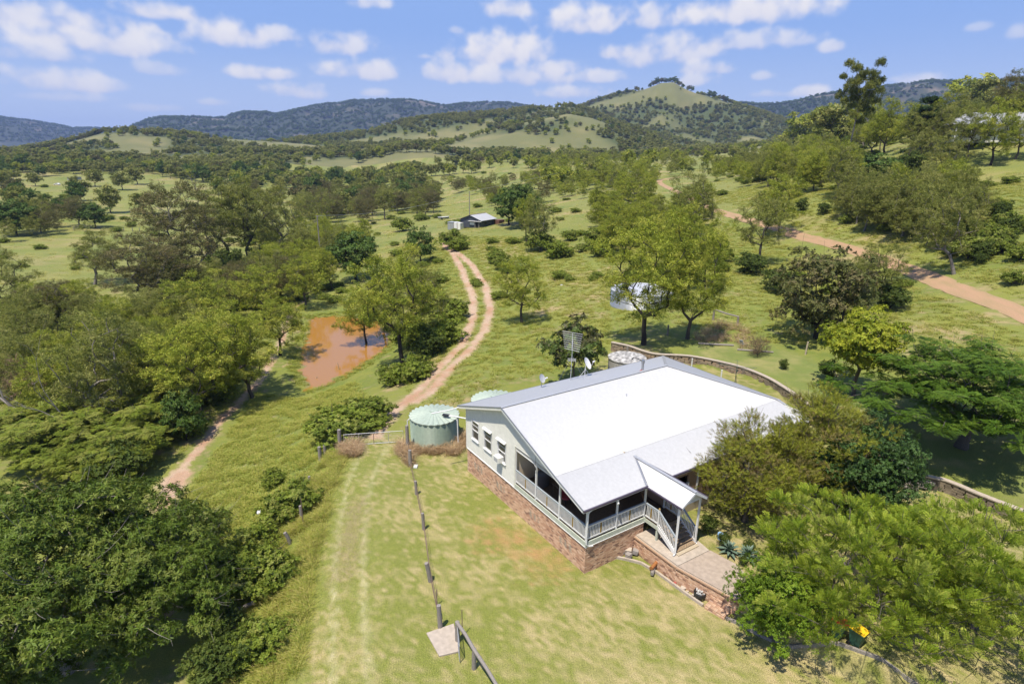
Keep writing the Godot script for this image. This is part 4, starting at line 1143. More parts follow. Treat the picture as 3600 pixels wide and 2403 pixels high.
	grove(["far_dark", "far_light", "far_olive"], [3, 3, 3], "gum_tree", "gum in the row along the top of the bare mound", "tree", "trees along the ploughed mound", [0, -198.0, -781.6, 14.0, 2, -195.3, -794.4, 10.5, 2, -192.8, -812.1, 10.4, 2, -187.5, -821.9, 12.2, 1, -178.4, -815.9, 13.7, 2, -180.7, -837.0, 10.0, 2, -168.5, -825.6, 13.4, 2, -167.0, -837.0, 11.1, 2, -157.7, -838.3, 11.5, 2, -151.8, -828.6, 9.5, 0, -142.7, -821.0, 13.6, 2, -139.3, -819.5, 11.8, 0, -128.4, -811.5, 12.5, 2, -123.1, -809.8, 9.3, 2, -114.3, -813.2, 13.0, 1, -101.7, -799.8, 12.3, 2, -97.1, -798.5, 10.7, 2, -86.9, -805.0, 12.4, 0, -80.2, -804.7, 9.7, 0, -75.7, -796.9, 11.7, 0, -68.1, -796.4, 10.5, 2, -59.2, -788.0, 9.6, 0, -49.7, -788.2, 10.3, 0, -42.3, -762.0, 9.7, 1, -38.2, -734.2, 10.7, 0, -26.3, -708.7, 13.4])
	grove(["far_light", "far_olive"], [3, 3], "gum_tree", "gum in the row at the foot of the bare mound", "tree", "trees at the foot of the mound", [1, -135.7, -667.2, 9.5, 1, -130.9, -664.9, 11.3, 0, -123.0, -654.8, 10.6, 1, -112.3, -643.2, 13.3, 0, -108.2, -635.2, 11.9, 1, -102.6, -625.7, 12.2, 1, -95.1, -607.0, 11.5, 1, -87.0, -593.0, 12.3, 1, -80.4, -595.6, 12.0, 1, -75.8, -594.5, 11.4, 1, -67.2, -590.1, 13.9, 0, -61.2, -581.1, 11.0, 1, -59.1, -595.6, 10.0, 0, -49.0, -592.5, 11.9, 0, -40.4, -581.8, 11.6, 1, -35.2, -586.7, 11.3])
	grove(["far_light"], [3], "gum_tree", "light green tree on the open hillside beyond the shed", "tree", "light green trees on the open hillside", [0, -41.7, -753.8, 7.2, 0, -36.2, -713.9, 8.6, 0, -25.0, -626.1, 10.8, 0, -14.0, -645.0, 8.5, 0, -7.1, -680.4, 11.4, 0, -5.4, -725.1, 7.3, 0, 0.4, -639.3, 7.6, 0, 1.7, -625.0, 8.6, 0, 13.5, -571.1, 12.0, 0, 22.3, -776.6, 10.9, 0, 16.8, -555.0, 9.1, 0, 19.4, -563.8, 9.2, 0, 27.7, -532.4, 11.6, 0, 49.7, -678.9, 11.3, 0, 42.5, -544.5, 9.5, 0, 42.9, -534.7, 11.1, 0, 42.1, -522.1, 10.5, 0, 80.5, -825.7, 10.5, 0, 69.3, -669.7, 7.7, 0, 96.6, -674.8, 8.7])
	grove(["far_olive"], [3], "gum_tree", "olive tree on the open hillside beyond the shed", "tree", "olive trees on the open hillside", [0, -10.0, -761.7, 10.4, 0, -0.6, -593.4, 9.9, 0, 23.4, -575.0, 11.7, 0, 49.4, -634.8, 8.5, 0, 58.5, -516.2, 11.7, 0, 95.5, -791.2, 10.4])
	grove(["shrub", "shrub_dark"], [3, 2], "slope_bush", "low bush in the scrub behind the corrugated tank", "bush", "bushes in the scrub behind the tank", [0, 23.8, -162.2, 1.7, 0, 27.0, -176.8, 1.8, 0, 23.5, -144.4, 2.0, 0, 30.8, -176.4, 2.4, 0, 31.6, -168.3, 2.6, 1, 23.7, -109.6, 2.6, 0, 35.4, -154.1, 2.4, 1, 38.1, -163.3, 2.3, 0, 34.1, -144.5, 2.7, 0, 42.7, -180.0, 2.7, 0, 26.8, -108.1, 1.8, 0, 48.3, -167.2, 2.5, 0, 42.5, -144.7, 1.7, 0, 34.7, -114.8, 3.0, 0, 33.9, -111.1, 2.0, 0, 40.2, -123.5, 2.2, 0, 40.7, -121.1, 2.4, 1, 36.7, -107.0, 1.9, 0, 38.3, -111.7, 1.8, 0, 37.5, -104.6, 1.9, 0, 40.9, -114.1, 2.6, 1, 46.2, -128.2, 1.7])
	grove(["shrub", "shrub_dark"], [3, 2], "roadside_bush", "low bush in the long grass beside the gravel road", "bush", "bushes beside the gravel road", [1, 68.9, -143.7, 3.1, 1, 70.7, -136.4, 2.5, 0, 70.7, -127.1, 1.6, 0, 79.8, -142.2, 3.0, 0, 72.1, -115.6, 1.5, 1, 89.4, -135.7, 2.1, 0, 90.1, -133.1, 2.5, 1, 83.9, -122.3, 1.7, 0, 80.0, -113.6, 2.1, 1, 75.1, -103.9, 1.6, 1, 70.4, -95.3, 1.6, 1, 69.2, -93.2, 1.8, 0, 71.0, -93.1, 1.9, 0, 90.6, -121.2, 2.7, 0, 70.2, -90.4, 2.9, 0, 75.0, -97.4, 2.9, 0, 87.9, -115.8, 2.8, 1, 72.6, -92.0, 2.5, 1, 70.2, -88.0, 2.8, 1, 69.0, -86.3, 1.7, 1, 75.7, -95.4, 2.6, 0, 75.1, -93.8, 2.6, 0, 72.4, -89.5, 2.4, 0, 74.6, -91.1, 2.9, 0, 84.2, -104.4, 2.4, 1, 83.3, -102.3, 2.7, 1, 81.0, -98.9, 2.3, 0, 73.4, -88.3, 1.9, 0, 77.2, -93.2, 2.1, 0, 79.4, -95.6, 2.8, 1, 78.2, -93.9, 3.1, 1, 76.5, -91.3, 1.7, 0, 65.6, -76.0, 1.7, 0, 72.2, -83.4, 2.1])
	grove(["shrub", "shrub_dark"], [3, 2], "undergrowth_bush", "undergrowth bush beneath the trees of the valley thicket", "bush", "undergrowth of the valley thicket", [0, -77.0, -89.0, 1.9, 1, -51.0, -56.9, 2.9, 0, -60.4, -69.3, 2.6, 1, -54.9, -62.7, 1.7, 1, -58.7, -67.7, 3.0, 0, -50.9, -57.9, 2.9, 0, -76.0, -91.9, 2.0, 0, -51.8, -59.7, 2.8, 1, -49.9, -59.1, 1.6, 0, -62.2, -76.0, 3.1, 1, -57.8, -75.1, 2.5, 0, -46.9, -59.9, 1.6, 0, -63.7, -85.7, 1.9, 0, -67.8, -96.6, 1.5, 0, -57.5, -82.4, 2.5, 1, -62.7, -93.0, 1.9, 1, -55.0, -82.0, 1.6, 0, -41.6, -60.1, 2.6, 1, -42.1, -61.2, 2.9, 0, -57.8, -88.7, 1.8, 0, -43.3, -64.7, 1.6, 0, -54.2, -84.1, 2.0, 1, -44.0, -69.3, 1.6, 0, -45.9, -73.9, 2.6, 0, -56.5, -93.0, 2.6, 1, -51.0, -85.1, 2.4, 0, -44.1, -72.8, 1.6, 0, -40.7, -68.9, 3.1, 0, -35.8, -59.9, 2.2, 0, -57.7, -104.5, 1.7, 1, -37.5, -68.6, 1.8, 1, -48.1, -91.6, 1.5, 0, -37.7, -70.5, 2.9, 1, -40.7, -81.5, 3.2])
	grove(["shrub", "shrub_dark"], [3, 2], "undergrowth_bush", "green bush on the creek flat beyond the thicket", "bush", "bushes on the creek flat", [1, -91.1, -173.5, 1.6, 1, -77.1, -145.8, 1.6, 0, -89.2, -171.0, 1.9, 1, -71.1, -136.4, 2.5, 1, -66.5, -132.1, 2.0, 0, -64.0, -127.4, 1.7, 0, -79.9, -166.1, 2.4, 0, -73.3, -158.4, 1.8, 0, -71.6, -163.5, 1.8, 1, -53.8, -125.0, 2.4, 1, -56.5, -134.3, 2.1, 1, -52.1, -127.5, 1.8, 1, -54.5, -138.7, 1.9, 1, -47.2, -126.7, 1.7, 0, -54.0, -150.7, 1.7, 1, -44.7, -123.3, 1.9])

func ordinal(n: int) -> String:
	var ones := ["first", "second", "third", "fourth", "fifth", "sixth", "seventh", "eighth", "ninth", "tenth", "eleventh", "twelfth", "thirteenth", "fourteenth", "fifteenth", "sixteenth", "seventeenth", "eighteenth", "nineteenth"]
	if n < 20:
		return ones[n - 1]
	var tens := ["twent", "thirt", "fort", "fift"][n / 10 - 2] as String
	return tens + "ieth" if n % 10 == 0 else tens + "y-" + ones[n % 10 - 1]

# a group of like plants, from left to right: family, x, z and height of each in turn
func grove(families: Array, kinds: Array, called: String, label: String, category: String, group: String, list: Array) -> void:
	for i in range(0, list.size(), 4):
		var f: int = list[i]
		var n := i / 4
		plant("%s_%d" % [families[f], (n * 7 + n / 3) % int(kinds[f])], called, "%s, %s from the left" % [label, ordinal(n + 1)], category, list[i + 1], list[i + 2], list[i + 3], i * 1.3, group, 0.92 + 0.26 * fmod(i * 0.37, 1.0))

func make_woodland() -> void:   # what covers the hills, too many and too far to count
	rng.seed = 77
	var sets := {}
	for key in ["far_light_0", "far_light_1", "far_olive_0", "far_olive_1", "far_dark_0", "far_dark_1"]:
		sets[key] = []
	var keys := sets.keys()
	var tries := 0
	while tries < 60000:
		tries += 1
		var az := deg_to_rad(rng.randf_range(-62.0, 62.0))
		var r := sqrt(rng.randf_range(690.0 * 690.0, 2350.0 * 2350.0))
		var x := sin(az) * r
		var z := -cos(az) * r
		var w := woods(x, z, r)
		if rng.randf() > w * 0.95 + 0.006:
			continue
		var s := rng.randf_range(0.5, 1.0)
		var k := rng.randi_range(0, 1) if w < 0.45 else rng.randi_range(2, 3)
		if rng.randf() < 0.25:
			k = 4 + rng.randi_range(0, 1)
		sets[keys[k]].append(Transform3D(Basis(Vector3.UP, rng.randf() * TAU).scaled(Vector3(s * 1.1, s, s * 1.1)), Vector3(x, ground_y(x, z) - 0.6, z)))
	for key in keys:
		stuff("woodland", breed[key][1], M.leaf, sets[key], "scattered bushland trees covering the hills beyond the valley", "woodland")
	# the closed bush of the creek and the spurs, between and behind the trees that can be told apart
	var bush := {"gum_olive_0": [], "gum_olive_2": [], "gum_brown_1": [], "gum_light_1": [], "gum_light_2": [], "far_olive_2": [], "far_light_2": [], "far_dark_2": []}
	for area in [[[Vector2(-514.20, -612.51), Vector2(-431.50, -700.98), Vector2(-271.59, -643.95), Vector2(-92.59, -650.62), Vector2(-77.94, -545.23), Vector2(-184.83, -543.51), Vector2(-230.26, -468.70), Vector2(-271.32, -519.30), Vector2(-382.78, -619.74), Vector2(-411.26, -598.05), Vector2(-389.92, -460.65)], 330, ["far_olive_2", "far_dark_2", "far_light_2"], 1.0], [[Vector2(-205.87, -417.64), Vector2(-74.31, -519.27), Vector2(-39.97, -345.14), Vector2(-39.50, -272.48), Vector2(-62.52, -259.37), Vector2(-92.46, -259.40), Vector2(-129.12, -346.52), Vector2(-159.37, -333.93)], 130, ["gum_brown_1", "gum_olive_0", "gum_olive_2"], 0.9], [[Vector2(21.47, -628.11), Vector2(170.40, -704.40), Vector2(133.97, -428.56), Vector2(84.56, -345.64), Vector2(47.89, -213.17), Vector2(31.65, -192.59), Vector2(17.20, -291.71), Vector2(14.26, -409.63)], 150, ["gum_light_1", "gum_light_2", "gum_olive_0"], 0.8], [[Vector2(93.54, -288.35), Vector2(248.99, -605.25), Vector2(142.71, -259.82), Vector2(94.80, -170.02), Vector2(71.73, -138.24), Vector2(74.20, -175.99)], 60, ["gum_light_1", "gum_light_2", "gum_olive_0"], 0.85], [[Vector2(411.98, -609.36), Vector2(297.00, -366.17), Vector2(138.59, -169.52), Vector2(118.94, -173.62), Vector2(232.25, -534.29)], 120, ["far_olive_2", "far_dark_2", "far_light_2", "gum_olive_2"], 1.0], [[Vector2(71.73, -138.24), Vector2(86.98, -123.24), Vector2(79.12, -103.99), Vector2(71.91, -97.63), Vector2(70.00, -105.53), Vector2(70.24, -122.94)], 26, ["gum_olive_0", "gum_olive_2"], 0.7], [[Vector2(-93.22, -208.82), Vector2(-58.76, -212.63), Vector2(-40.93, -178.52), Vector2(-45.16, -152.84), Vector2(-52.32, -140.77), Vector2(-62.04, -138.93)], 34, ["gum_light_1", "gum_light_2", "gum_olive_0"], 0.7], [[Vector2(-91.26, -99.76), Vector2(-83.77, -110.92), Vector2(-54.46, -97.24), Vector2(-41.75, -82.46), Vector2(-41.16, -67.21), Vector2(-51.49, -64.56), Vector2(-62.23, -64.96)], 46, ["gum_light_1", "gum_light_2", "gum_olive_0", "gum_olive_2"], 0.72], [[Vector2(-85.77, -130.59), Vector2(-60.00, -151.99), Vector2(-46.06, -121.12), Vector2(-56.75, -112.76)], 26, ["gum_brown_1", "gum_olive_0", "gum_olive_2"], 0.8], [[Vector2(23.32, -199.65), Vector2(42.01, -185.75), Vector2(42.66, -149.22), Vector2(35.25, -121.70), Vector2(22.06, -131.22)], 40, ["gum_light_1", "gum_light_2", "gum_olive_0"], 0.62], [[Vector2(128.78, -399.47), Vector2(152.38, -331.67), Vector2(93.53, -173.55), Vector2(72.19, -144.85), Vector2(91.23, -233.73)], 60, ["gum_light_1", "gum_light_2", "gum_olive_0"], 0.8], [[Vector2(-77.94, -545.23), Vector2(14.26, -409.63), Vector2(15.50, -261.75), Vector2(5.39, -250.15), Vector2(-42.37, -366.18)], 40, ["gum_light_1", "gum_light_2", "gum_olive_0", "gum_brown_1"], 0.75], [[Vector2(-239.83, -278.65), Vector2(-219.71, -307.16), Vector2(-174.71, -247.15), Vector2(-171.42, -210.70), Vector2(-178.16, -204.09)], 20, ["gum_olive_0", "gum_brown_1"], 0.75]]:
		var poly := PackedVector2Array(area[0])
		var lo := Vector2(1e9, 1e9)
		var hi := -lo
		for p in poly:
			lo = lo.min(p)
			hi = hi.max(p)
		var made := 0
		while made < area[1]:
			var p := Vector2(rng.randf_range(lo.x, hi.x), rng.randf_range(lo.y, hi.y))
			if not Geometry2D.is_point_in_polygon(p, poly):
				continue
			made += 1
			var key: String = area[2][rng.randi_range(0, area[2].size() - 1)]
			var s := rng.randf_range(0.6, 1.0) * float(area[3])
			bush[key].append(Transform3D(Basis(Vector3.UP, rng.randf() * TAU).scaled(Vector3(s * 1.1, s, s * 1.1)), Vector3(p.x, ground_y(p.x, p.y) - 0.3, p.y)))
	for key in bush:
		stuff("creek_bush", breed[key][1], M[breed[key][2]], bush[key], "closed bushland of gums along the creek and over the spurs", "bushland")
	var heads := []
	tries = 0
	while tries < 45000:
		tries += 1
		var az := deg_to_rad(rng.randf_range(-55.0, 55.0))
		var r := rng.randf_range(2900.0, 7000.0)
		var x := sin(az) * r
		var z := -cos(az) * r
		var y := ground_y(x, z)
		if y < 60.0 or patch.get_noise_2d(x * 0.012 + 9.0, z * 0.03) > 0.3:
			continue
		var s := rng.randf_range(1.0, 2.0)
		heads.append(Transform3D(Basis(Vector3.UP, rng.randf() * TAU).scaled(Vector3(s * 1.2, s * 0.9, s * 1.2)), Vector3(x, y - 3.0, z)))
	stuff("mountain_forest", breed["far_dark_2"][1], M.leaf, heads, "dark forest covering the ranges on the horizon", "forest")

# ---------------------------------------------------------------- the house
func at(a: float, b: float, y: float) -> Vector3:   # house coordinates to the house's own axes
	return Vector3(b, y, -a)

# a corrugated sheet in a plane: s runs across the corrugations, top and bottom give the distances down the slope where the sheet starts and ends
func corrugated(mb: MB, origin: Vector3, across: Vector3, down: Vector3, s0: float, s1: float, top: Callable, bottom: Callable, pitch := 0.076, depth := 0.009) -> void:
	var normal := down.cross(across).normalized()
	if normal.y < 0:
		normal = -normal
	var flip := down.cross(across).dot(normal) > 0
	var count := int((s1 - s0) / pitch * 4.0) + 1
	var last_t: Vector3
	var last_b: Vector3
	var last_n: Vector3
	for i in count + 1:
		var s := minf(s0 + pitch * 0.25 * i, s1)
		var ph := TAU * s / pitch
		var lift := normal * sin(ph) * depth
		var nn := (normal - across * cos(ph) * depth * TAU / pitch).normalized()
		var a: float = top.call(s)
		var b: float = bottom.call(s)
		var pt := origin + across * s + down * a + lift
		var pb := origin + across * s + down * b + lift
		if i > 0 and b > a + 0.001:
			if flip:
				mb.tri_n(last_t, last_b, pb, last_n, last_n, nn)
				mb.tri_n(last_t, pb, pt, last_n, nn, nn)
			else:
				mb.tri_n(last_t, pb, last_b, last_n, nn, last_n)
				mb.tri_n(last_t, pt, pb, last_n, nn, nn)
		last_t = pt
		last_b = pb
		last_n = nn

func unit_box() -> BoxMesh:
	if not M.has("unit_box"):
		M["unit_box"] = BoxMesh.new()
	return M["unit_box"]

func block(called: String, parent: Node3D, centre: Vector3, size: Vector3, material: Material, bas := Basis.IDENTITY) -> MeshInstance3D:
	return part(called, unit_box(), material, parent, Transform3D(bas * Basis.from_scale(size), centre))

func bar(called: String, parent: Node3D, p: Vector3, q: Vector3, w: float, h: float, material: Material) -> MeshInstance3D:
	var z := (q - p).normalized()
	var x := Vector3.UP.cross(z)
	if x.length() < 0.01:
		x = Vector3.RIGHT
	x = x.normalized()
	return block(called, parent, (p + q) * 0.5, Vector3(w, h, p.distance_to(q)), material, Basis(x, z.cross(x), z))

var brick_meshes := []

func make_bricks() -> void:
	var tones_ := [Color(0.5, 0.325, 0.215), Color(0.44, 0.27, 0.175), Color(0.55, 0.37, 0.25), Color(0.47, 0.3, 0.2), Color(0.58, 0.41, 0.29), Color(0.24, 0.145, 0.1), Color(0.4, 0.235, 0.15)]
	for t in tones_:
		var b := MB.new()
		b.col = t
		b.box(Vector3.ZERO, Vector3(0.23, 0.076, 0.11))
		brick_meshes.append(b.mesh())

# lay bricks on a wall face: origin at the bottom, along the wall, outward; keep(u, row) says whether a brick stands there. Nearest ones are parts, the rest one part.
func lay_bricks(parent: Node3D, origin: Vector3, along: Vector3, outward: Vector3, length: float, rows: int, keep: Callable, near: Callable, limit: int, called := "brick", seed_ := 1) -> int:
	rng.seed = seed_
	var bas := Basis(along, Vector3.UP, outward)
	var rest := MB.new()
	var laid := []
	for r in rows:
		var off := 0.0 if r % 2 == 0 else 0.12
		var u := 0.115 - off
		while u < length + 0.05:
			var u0 := maxf(u - 0.115, 0.0)
			var u1 := minf(u + 0.115, length)
			if u1 - u0 > 0.04 and keep.call(u, r):
				var k := rng.randi_range(0, 4)
				if rng.randf() < 0.13:
					k = 5
				elif rng.randf() < 0.15:
					k = 6
				var p := origin + along * (u0 + u1) * 0.5 + Vector3.UP * (0.043 + r * 0.086) + outward * rng.randf_range(-0.003, 0.004)
				laid.append([near.call(u, r), p, (u1 - u0) / 0.23, k])
			u += 0.24
	laid.sort_custom(func(x, y): return x[0] < y[0])
	var made := 0
	for l in laid:
		if made < limit:
			part(called, brick_meshes[l[3]], M.brick, parent, Transform3D(bas * Basis.from_scale(Vector3(l[2], 1, 1)), l[1] - outward * 0.055))
			made += 1
		else:
			rest.col = [Color(0.5, 0.325, 0.215), Color(0.44, 0.27, 0.175), Color(0.55, 0.37, 0.25), Color(0.47, 0.3, 0.2), Color(0.58, 0.41, 0.29), Color(0.24, 0.145, 0.1), Color(0.4, 0.235, 0.15)][l[3]]
			rest.box(l[1] - outward * 0.055, Vector3(0.23 * l[2], 0.076, 0.11), bas)
	if rest.v.size():
		part("brickwork", rest.mesh(), M.brick, parent).set_meta("kind", "stuff")
	return made

func rake_y(a: float) -> float:   # underside of the roof above the gable wall
	var y := 5.41 - 0.357 * (a - 8.88) if a > 8.88 else (5.41 - 0.35 * (8.88 - a) if a > 2.65 else 3.23 - 0.304 * (2.65 - a))
	return y - 0.1

func balustrade(parent: Node3D, p: Vector3, q: Vector3, drop := 0.0) -> void:   # p, q: floor points of the two posts; q lies drop lower
	var d := q - p
	var flat := Vector3(d.x, 0, d.z)
	var len_ := flat.length()
	var dir := flat / len_
	var slope := d.y / len_
	var top := Vector3.UP * 1.03
	bar("handrail", parent, p + top, q + top, 0.1, 0.045, M.rail_blue)
	bar("rail", parent, p + top - Vector3.UP * 0.085, q + top - Vector3.UP * 0.085, 0.045, 0.07, M.white_paint)
	bar("rail", parent, p + Vector3.UP * 0.13, q + Vector3.UP * 0.13, 0.045, 0.08, M.white_paint)
	var n := int(len_ / 0.115)
	for i in range(1, n):
		var t := float(i) / n
		var at_ := p + d * t
		var middle := i == int(n / 2) and absf(slope) < 0.01
		block("baluster", parent, at_ + Vector3.UP * 0.55, Vector3(0.07 if middle else 0.042, 0.98 if middle else 0.86, 0.03), M.pine if middle else M.white_paint, Basis(Vector3.UP, atan2(-dir.z, dir.x)))

func make_house() -> void:
	make_bricks()
	var h := thing("farmhouse", "white highset weatherboard farmhouse with corrugated roof, corner verandah and salmon brick base", "house", Vector3(HX, 0, HZ), HYAW)
	var X := Vector3.RIGHT      # along the front
	var Z := Vector3.BACK       # out of the front, towards the lawn
	# brick base: a mortar core with bricks on its two seen faces
	var core := MB.new()
	core.box(at(7.35, 0.09, -1.6), Vector3(0.16, 2.5, 14.66))
	core.box(at(0.09, 2.45, -1.6), Vector3(4.7, 2.5, 0.16))
	core.box(at(2.4, 4.74, -1.6), Vector3(0.12, 2.5, 4.6))
	core.box(at(0.09, 14.5, -1.2), Vector3(15.0, 1.7, 0.16))
	core.box(at(7.35, 21.95, -1.2), Vector3(0.16, 1.7, 14.6))
	core.box(at(14.62, 11.0, -1.4), Vector3(22.0, 2.1, 0.16))
	part("brick_base", core.mesh(), M.mortar, h)
	var vent := func(u: float, r: int) -> bool:   # hit-and-miss patches let air under the floor
		for c: Vector2 in [Vector2(1.75, 12.5), Vector2(5.0, 12.5), Vector2(9.3, 12.5), Vector2(12.75, 12.5)]:
			if absf(u - c.x) < 0.62 and absf(r - c.y) < 3.0:
				return (r + int(floor(u / 0.24))) % 2 == 0
		return true
	# gable side, u runs from the back corner to the near corner
	lay_bricks(h, at(14.7, 0.0, -2.5), Z, -X, 14.7, 25, vent, func(u, r): return absf(14.7 - u) + absf(r - 14) * 0.06, 210, "brick", 41)
	lay_bricks(h, at(0.0, 0.0, -2.5), X, Z, 4.8, 25, func(_u, _r): return true, func(u, r): return u + absf(r - 14) * 0.06, 90, "brick", 42)
	# floor, and the pale band round it
	var fl := MB.new()
	fl.box(at(3.9, 2.6, -0.14), Vector3(5.1, 0.22, 7.7))
	fl.box(at(1.3, 5.9, -0.15), Vector3(1.6, 0.2, 2.6))
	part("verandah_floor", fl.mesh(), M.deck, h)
	bar("floor_band", h, at(7.8, -0.02, -0.19), at(-0.03, -0.02, -0.19), 0.06, 0.33, M.band)
	bar("floor_band", h, at(-0.02, -0.045, -0.19), at(-0.02, 4.86, -0.19), 0.06, 0.33, M.band)
	bar("floor_ledge", h, at(14.72, -0.03, -0.37), at(-0.06, -0.03, -0.37), 0.09, 0.03, M.white_paint)
	bar("floor_ledge", h, at(-0.03, -0.07, -0.37), at(-0.03, 4.86, -0.37), 0.09, 0.03, M.white_paint)
	# rooms: walls behind the verandah and round the house
	var walls := MB.new()
	walls.box(at(7.86, 2.6, 1.5), Vector3(5.2, 3.3, 0.1))                 # end of the deep verandah
	part("inner_wall", walls.mesh(), M.beige, h)
	var w2 := MB.new()
	w2.box(at(5.2, 5.25, 1.6), Vector3(0.1, 3.4, 5.2))
	w2.box(at(2.62, 6.1, 1.4), Vector3(1.7, 3.0, 0.1))
	part("inner_wall", w2.mesh(), M.dark_wall, h)
	var w3 := MB.new()
	w3.box(at(0.06, 7.15, 1.0), Vector3(0.7, 2.7, 0.12))
	w3.box(at(0.06, 15.3, 1.0), Vector3(13.2, 2.7, 0.12))
	w3.box(at(0.06, 8.1, -0.05), Vector3(1.3, 0.6, 0.12))
	w3.box(at(0.06, 8.1, 2.1), Vector3(1.3, 0.5, 0.12))
	w3.box(at(1.3, 6.86, 1.0), Vector3(0.12, 2.7, 2.5))
	part("front_wall", w3.mesh(), M.brick_plain, h)
	var w4 := MB.new()
	w4.box(at(14.6, 11.0, 1.4), Vector3(22.0, 3.5, 0.12))
	w4.box(at(7.3, 21.94, 1.3), Vector3(0.12, 3.4, 14.4))
	part("outer_wall", w4.mesh(), M.siding, h)
	var ceil := MB.new()
	ceil.box(at(8.6, 11.0, 2.98), Vector3(21.4, 0.05, 11.6))
	part("ceiling", ceil.mesh(), M.white_paint, h)
	var fr := part("window_frame", window_frame(1.3, 1.0, 0.07), M.white_paint, h, Transform3D(Basis(Vector3.UP, 0.0), at(-0.02, 8.1, 0.75)))
	part("pane", pane_box(1.18, 0.88), M.glass, fr)
	# the gable wall
	var backing := MB.new()
	var holes := [[8.95, 9.97], [10.9, 11.92], [12.8, 13.8]]
	var prev := 7.8
	for hole in holes + [[14.7, 15.0]]:
		backing.box(at((prev + hole[0]) * 0.5, 0.075, 1.3), Vector3(0.1, 3.2, hole[0] - prev))
		if hole[0] < 14.0:
			backing.box(at((hole[0] + hole[1]) * 0.5, 0.075, 0.28), Vector3(0.1, 1.24, 1.03))
			backing.box(at((hole[0] + hole[1]) * 0.5, 0.075, 2.68), Vector3(0.1, 0.5, 1.03))
		prev = hole[1]
	part("wall", backing.mesh(), M.siding, h)
	var gable := MB.new()
	gable.col = Color(1, 1, 1)
	for side in 2:   # the triangle behind the boards
		var bx := 0.05 if side == 0 else 0.12
		var tri_pts := [at(14.7, bx, 2.9), at(2.75, bx, 2.9), at(2.75, bx, rake_y(2.75)), at(8.88, bx, rake_y(8.88)), at(14.7, bx, rake_y(14.7))]
		for i in range(1, 4):
			if side == 0:
				gable.tri(tri_pts[0], tri_pts[i], tri_pts[i + 1])
			else:
				gable.tri(tri_pts[0], tri_pts[i + 1], tri_pts[i])
	part("gable", gable.mesh(), M.siding, h)
	var course := 0.168
	var y := -0.34
	while y < 5.2:
		var spans := []
		var mid := y + course * 0.5
		if mid < 2.9:
			spans = [[7.8, 14.72]]
			if mid > 0.86 and mid < 2.46:
				spans = [[7.8, 8.9], [10.02, 10.85], [11.97, 12.75], [13.85, 14.72]]
		else:
			var lo := 14.72
			var hi := 0.0
			var aa := 2.75
			while aa < 14.72:
				if rake_y(aa) > mid + 0.02:
					lo = minf(lo, aa)
					hi = maxf(hi, aa)
				aa += 0.04
			if hi - lo > 0.3:
				spans = [[lo, minf(hi, 14.72)]]
		for s in spans:
			var m := MB.new()
			var a0: float = s[0]
			var a1: float = s[1]
			var b0 := 0.026
			m.quad(at(a1, -0.026, y), at(a0, -0.026, y), at(a0, 0.004, y + course), at(a1, 0.004, y + course))
			m.quad(at(a1, b0, y), at(a0, b0, y), at(a0, -0.026, y), at(a1, -0.026, y))
			m.tri(at(a0, -0.026, y), at(a0, b0, y), at(a0, 0.004, y + course))
			m.tri(at(a1, b0, y), at(a1, -0.026, y), at(a1, 0.004, y + course))
			part("weatherboard", m.mesh(), M.siding, h)
		y += course
	bar("corner_board", h, at(14.74, 0.0, -0.33), at(14.74, 0.0, 3.2), 0.09, 0.09, M.white_paint)
	bar("corner_board", h, at(7.76, 0.0, -0.33), at(7.76, 0.0, 2.9), 0.11, 0.11, M.siding)
	# three sash windows in the gable wall
	for i in 3:
		var hole: Array = holes[i]
		var mid: float = (hole[0] + hole[1]) * 0.5
		var f := part("window", window_frame(1.06, 1.58, 0.05), M.white_paint, h, Transform3D(Basis(Vector3.UP, -PI / 2), at(mid, -0.02, 1.66)))
		block("meeting_rail", f, Vector3(0, 0.0, 0.0), Vector3(0.96, 0.06, 0.05), M.white_paint)
		part("pane", pane_box(0.94, 0.7), M.glass, f, Transform3D(Basis.IDENTITY, Vector3(0, 0.38, -0.015)))
		part("pane", pane_box(0.94, 0.7), M.glass, f, Transform3D(Basis.IDENTITY, Vector3(0, -0.38, -0.03)))
		block("glazing_bar", f, Vector3(0, 0.4, -0.005), Vector3(0.94, 0.025, 0.03), M.white_paint)
		block("sill", f, Vector3(0, -0.81, 0.05), Vector3(1.14, 0.04, 0.13), M.white_paint)
		if i < 2:
			var hood := block("hood", f, Vector3(0, 0.87, 0.1), Vector3(1.2, 0.03, 0.22), M.white_paint, Basis(Vector3.RIGHT, 0.4))
			hood.position.y += 0.02
	var ac := block("air_conditioner", h, at(9.62, -0.2, 1.08), Vector3(0.5, 0.42, 0.66), M.cream_metal)
	ac.set_meta("label", "boxy white window air conditioner in the third window")
	for i in 5:
		block("vent_slat", h, at(9.62, -0.455, 0.95 + i * 0.06), Vector3(0.01, 0.02, 0.5), M.grey_metal)
	# the dim rooms behind the windows
	var room := MB.new()
	room.box(at(11.2, 3.4, 1.3), Vector3(0.08, 3.2, 6.6))
	room.box(at(11.2, 1.7, -0.12), Vector3(3.2, 0.06, 6.6))
	part("room_wall", room.mesh(), M.beige, h)
	make_roof(h)
	make_verandah(h)
	make_porch(h)

func window_frame(w: float, ht: float, t: float) -> ArrayMesh:
	var m := MB.new()
	m.box(Vector3(0, ht * 0.5 - t * 0.5, 0), Vector3(w, t, 0.09))
	m.box(Vector3(0, -ht * 0.5 + t * 0.5, 0), Vector3(w, t, 0.09))
	m.box(Vector3(-w * 0.5 + t * 0.5, 0, 0), Vector3(t, ht - 2 * t, 0.088))
	m.box(Vector3(w * 0.5 - t * 0.5, 0, 0), Vector3(t, ht - 2 * t, 0.088))
	return m.mesh()

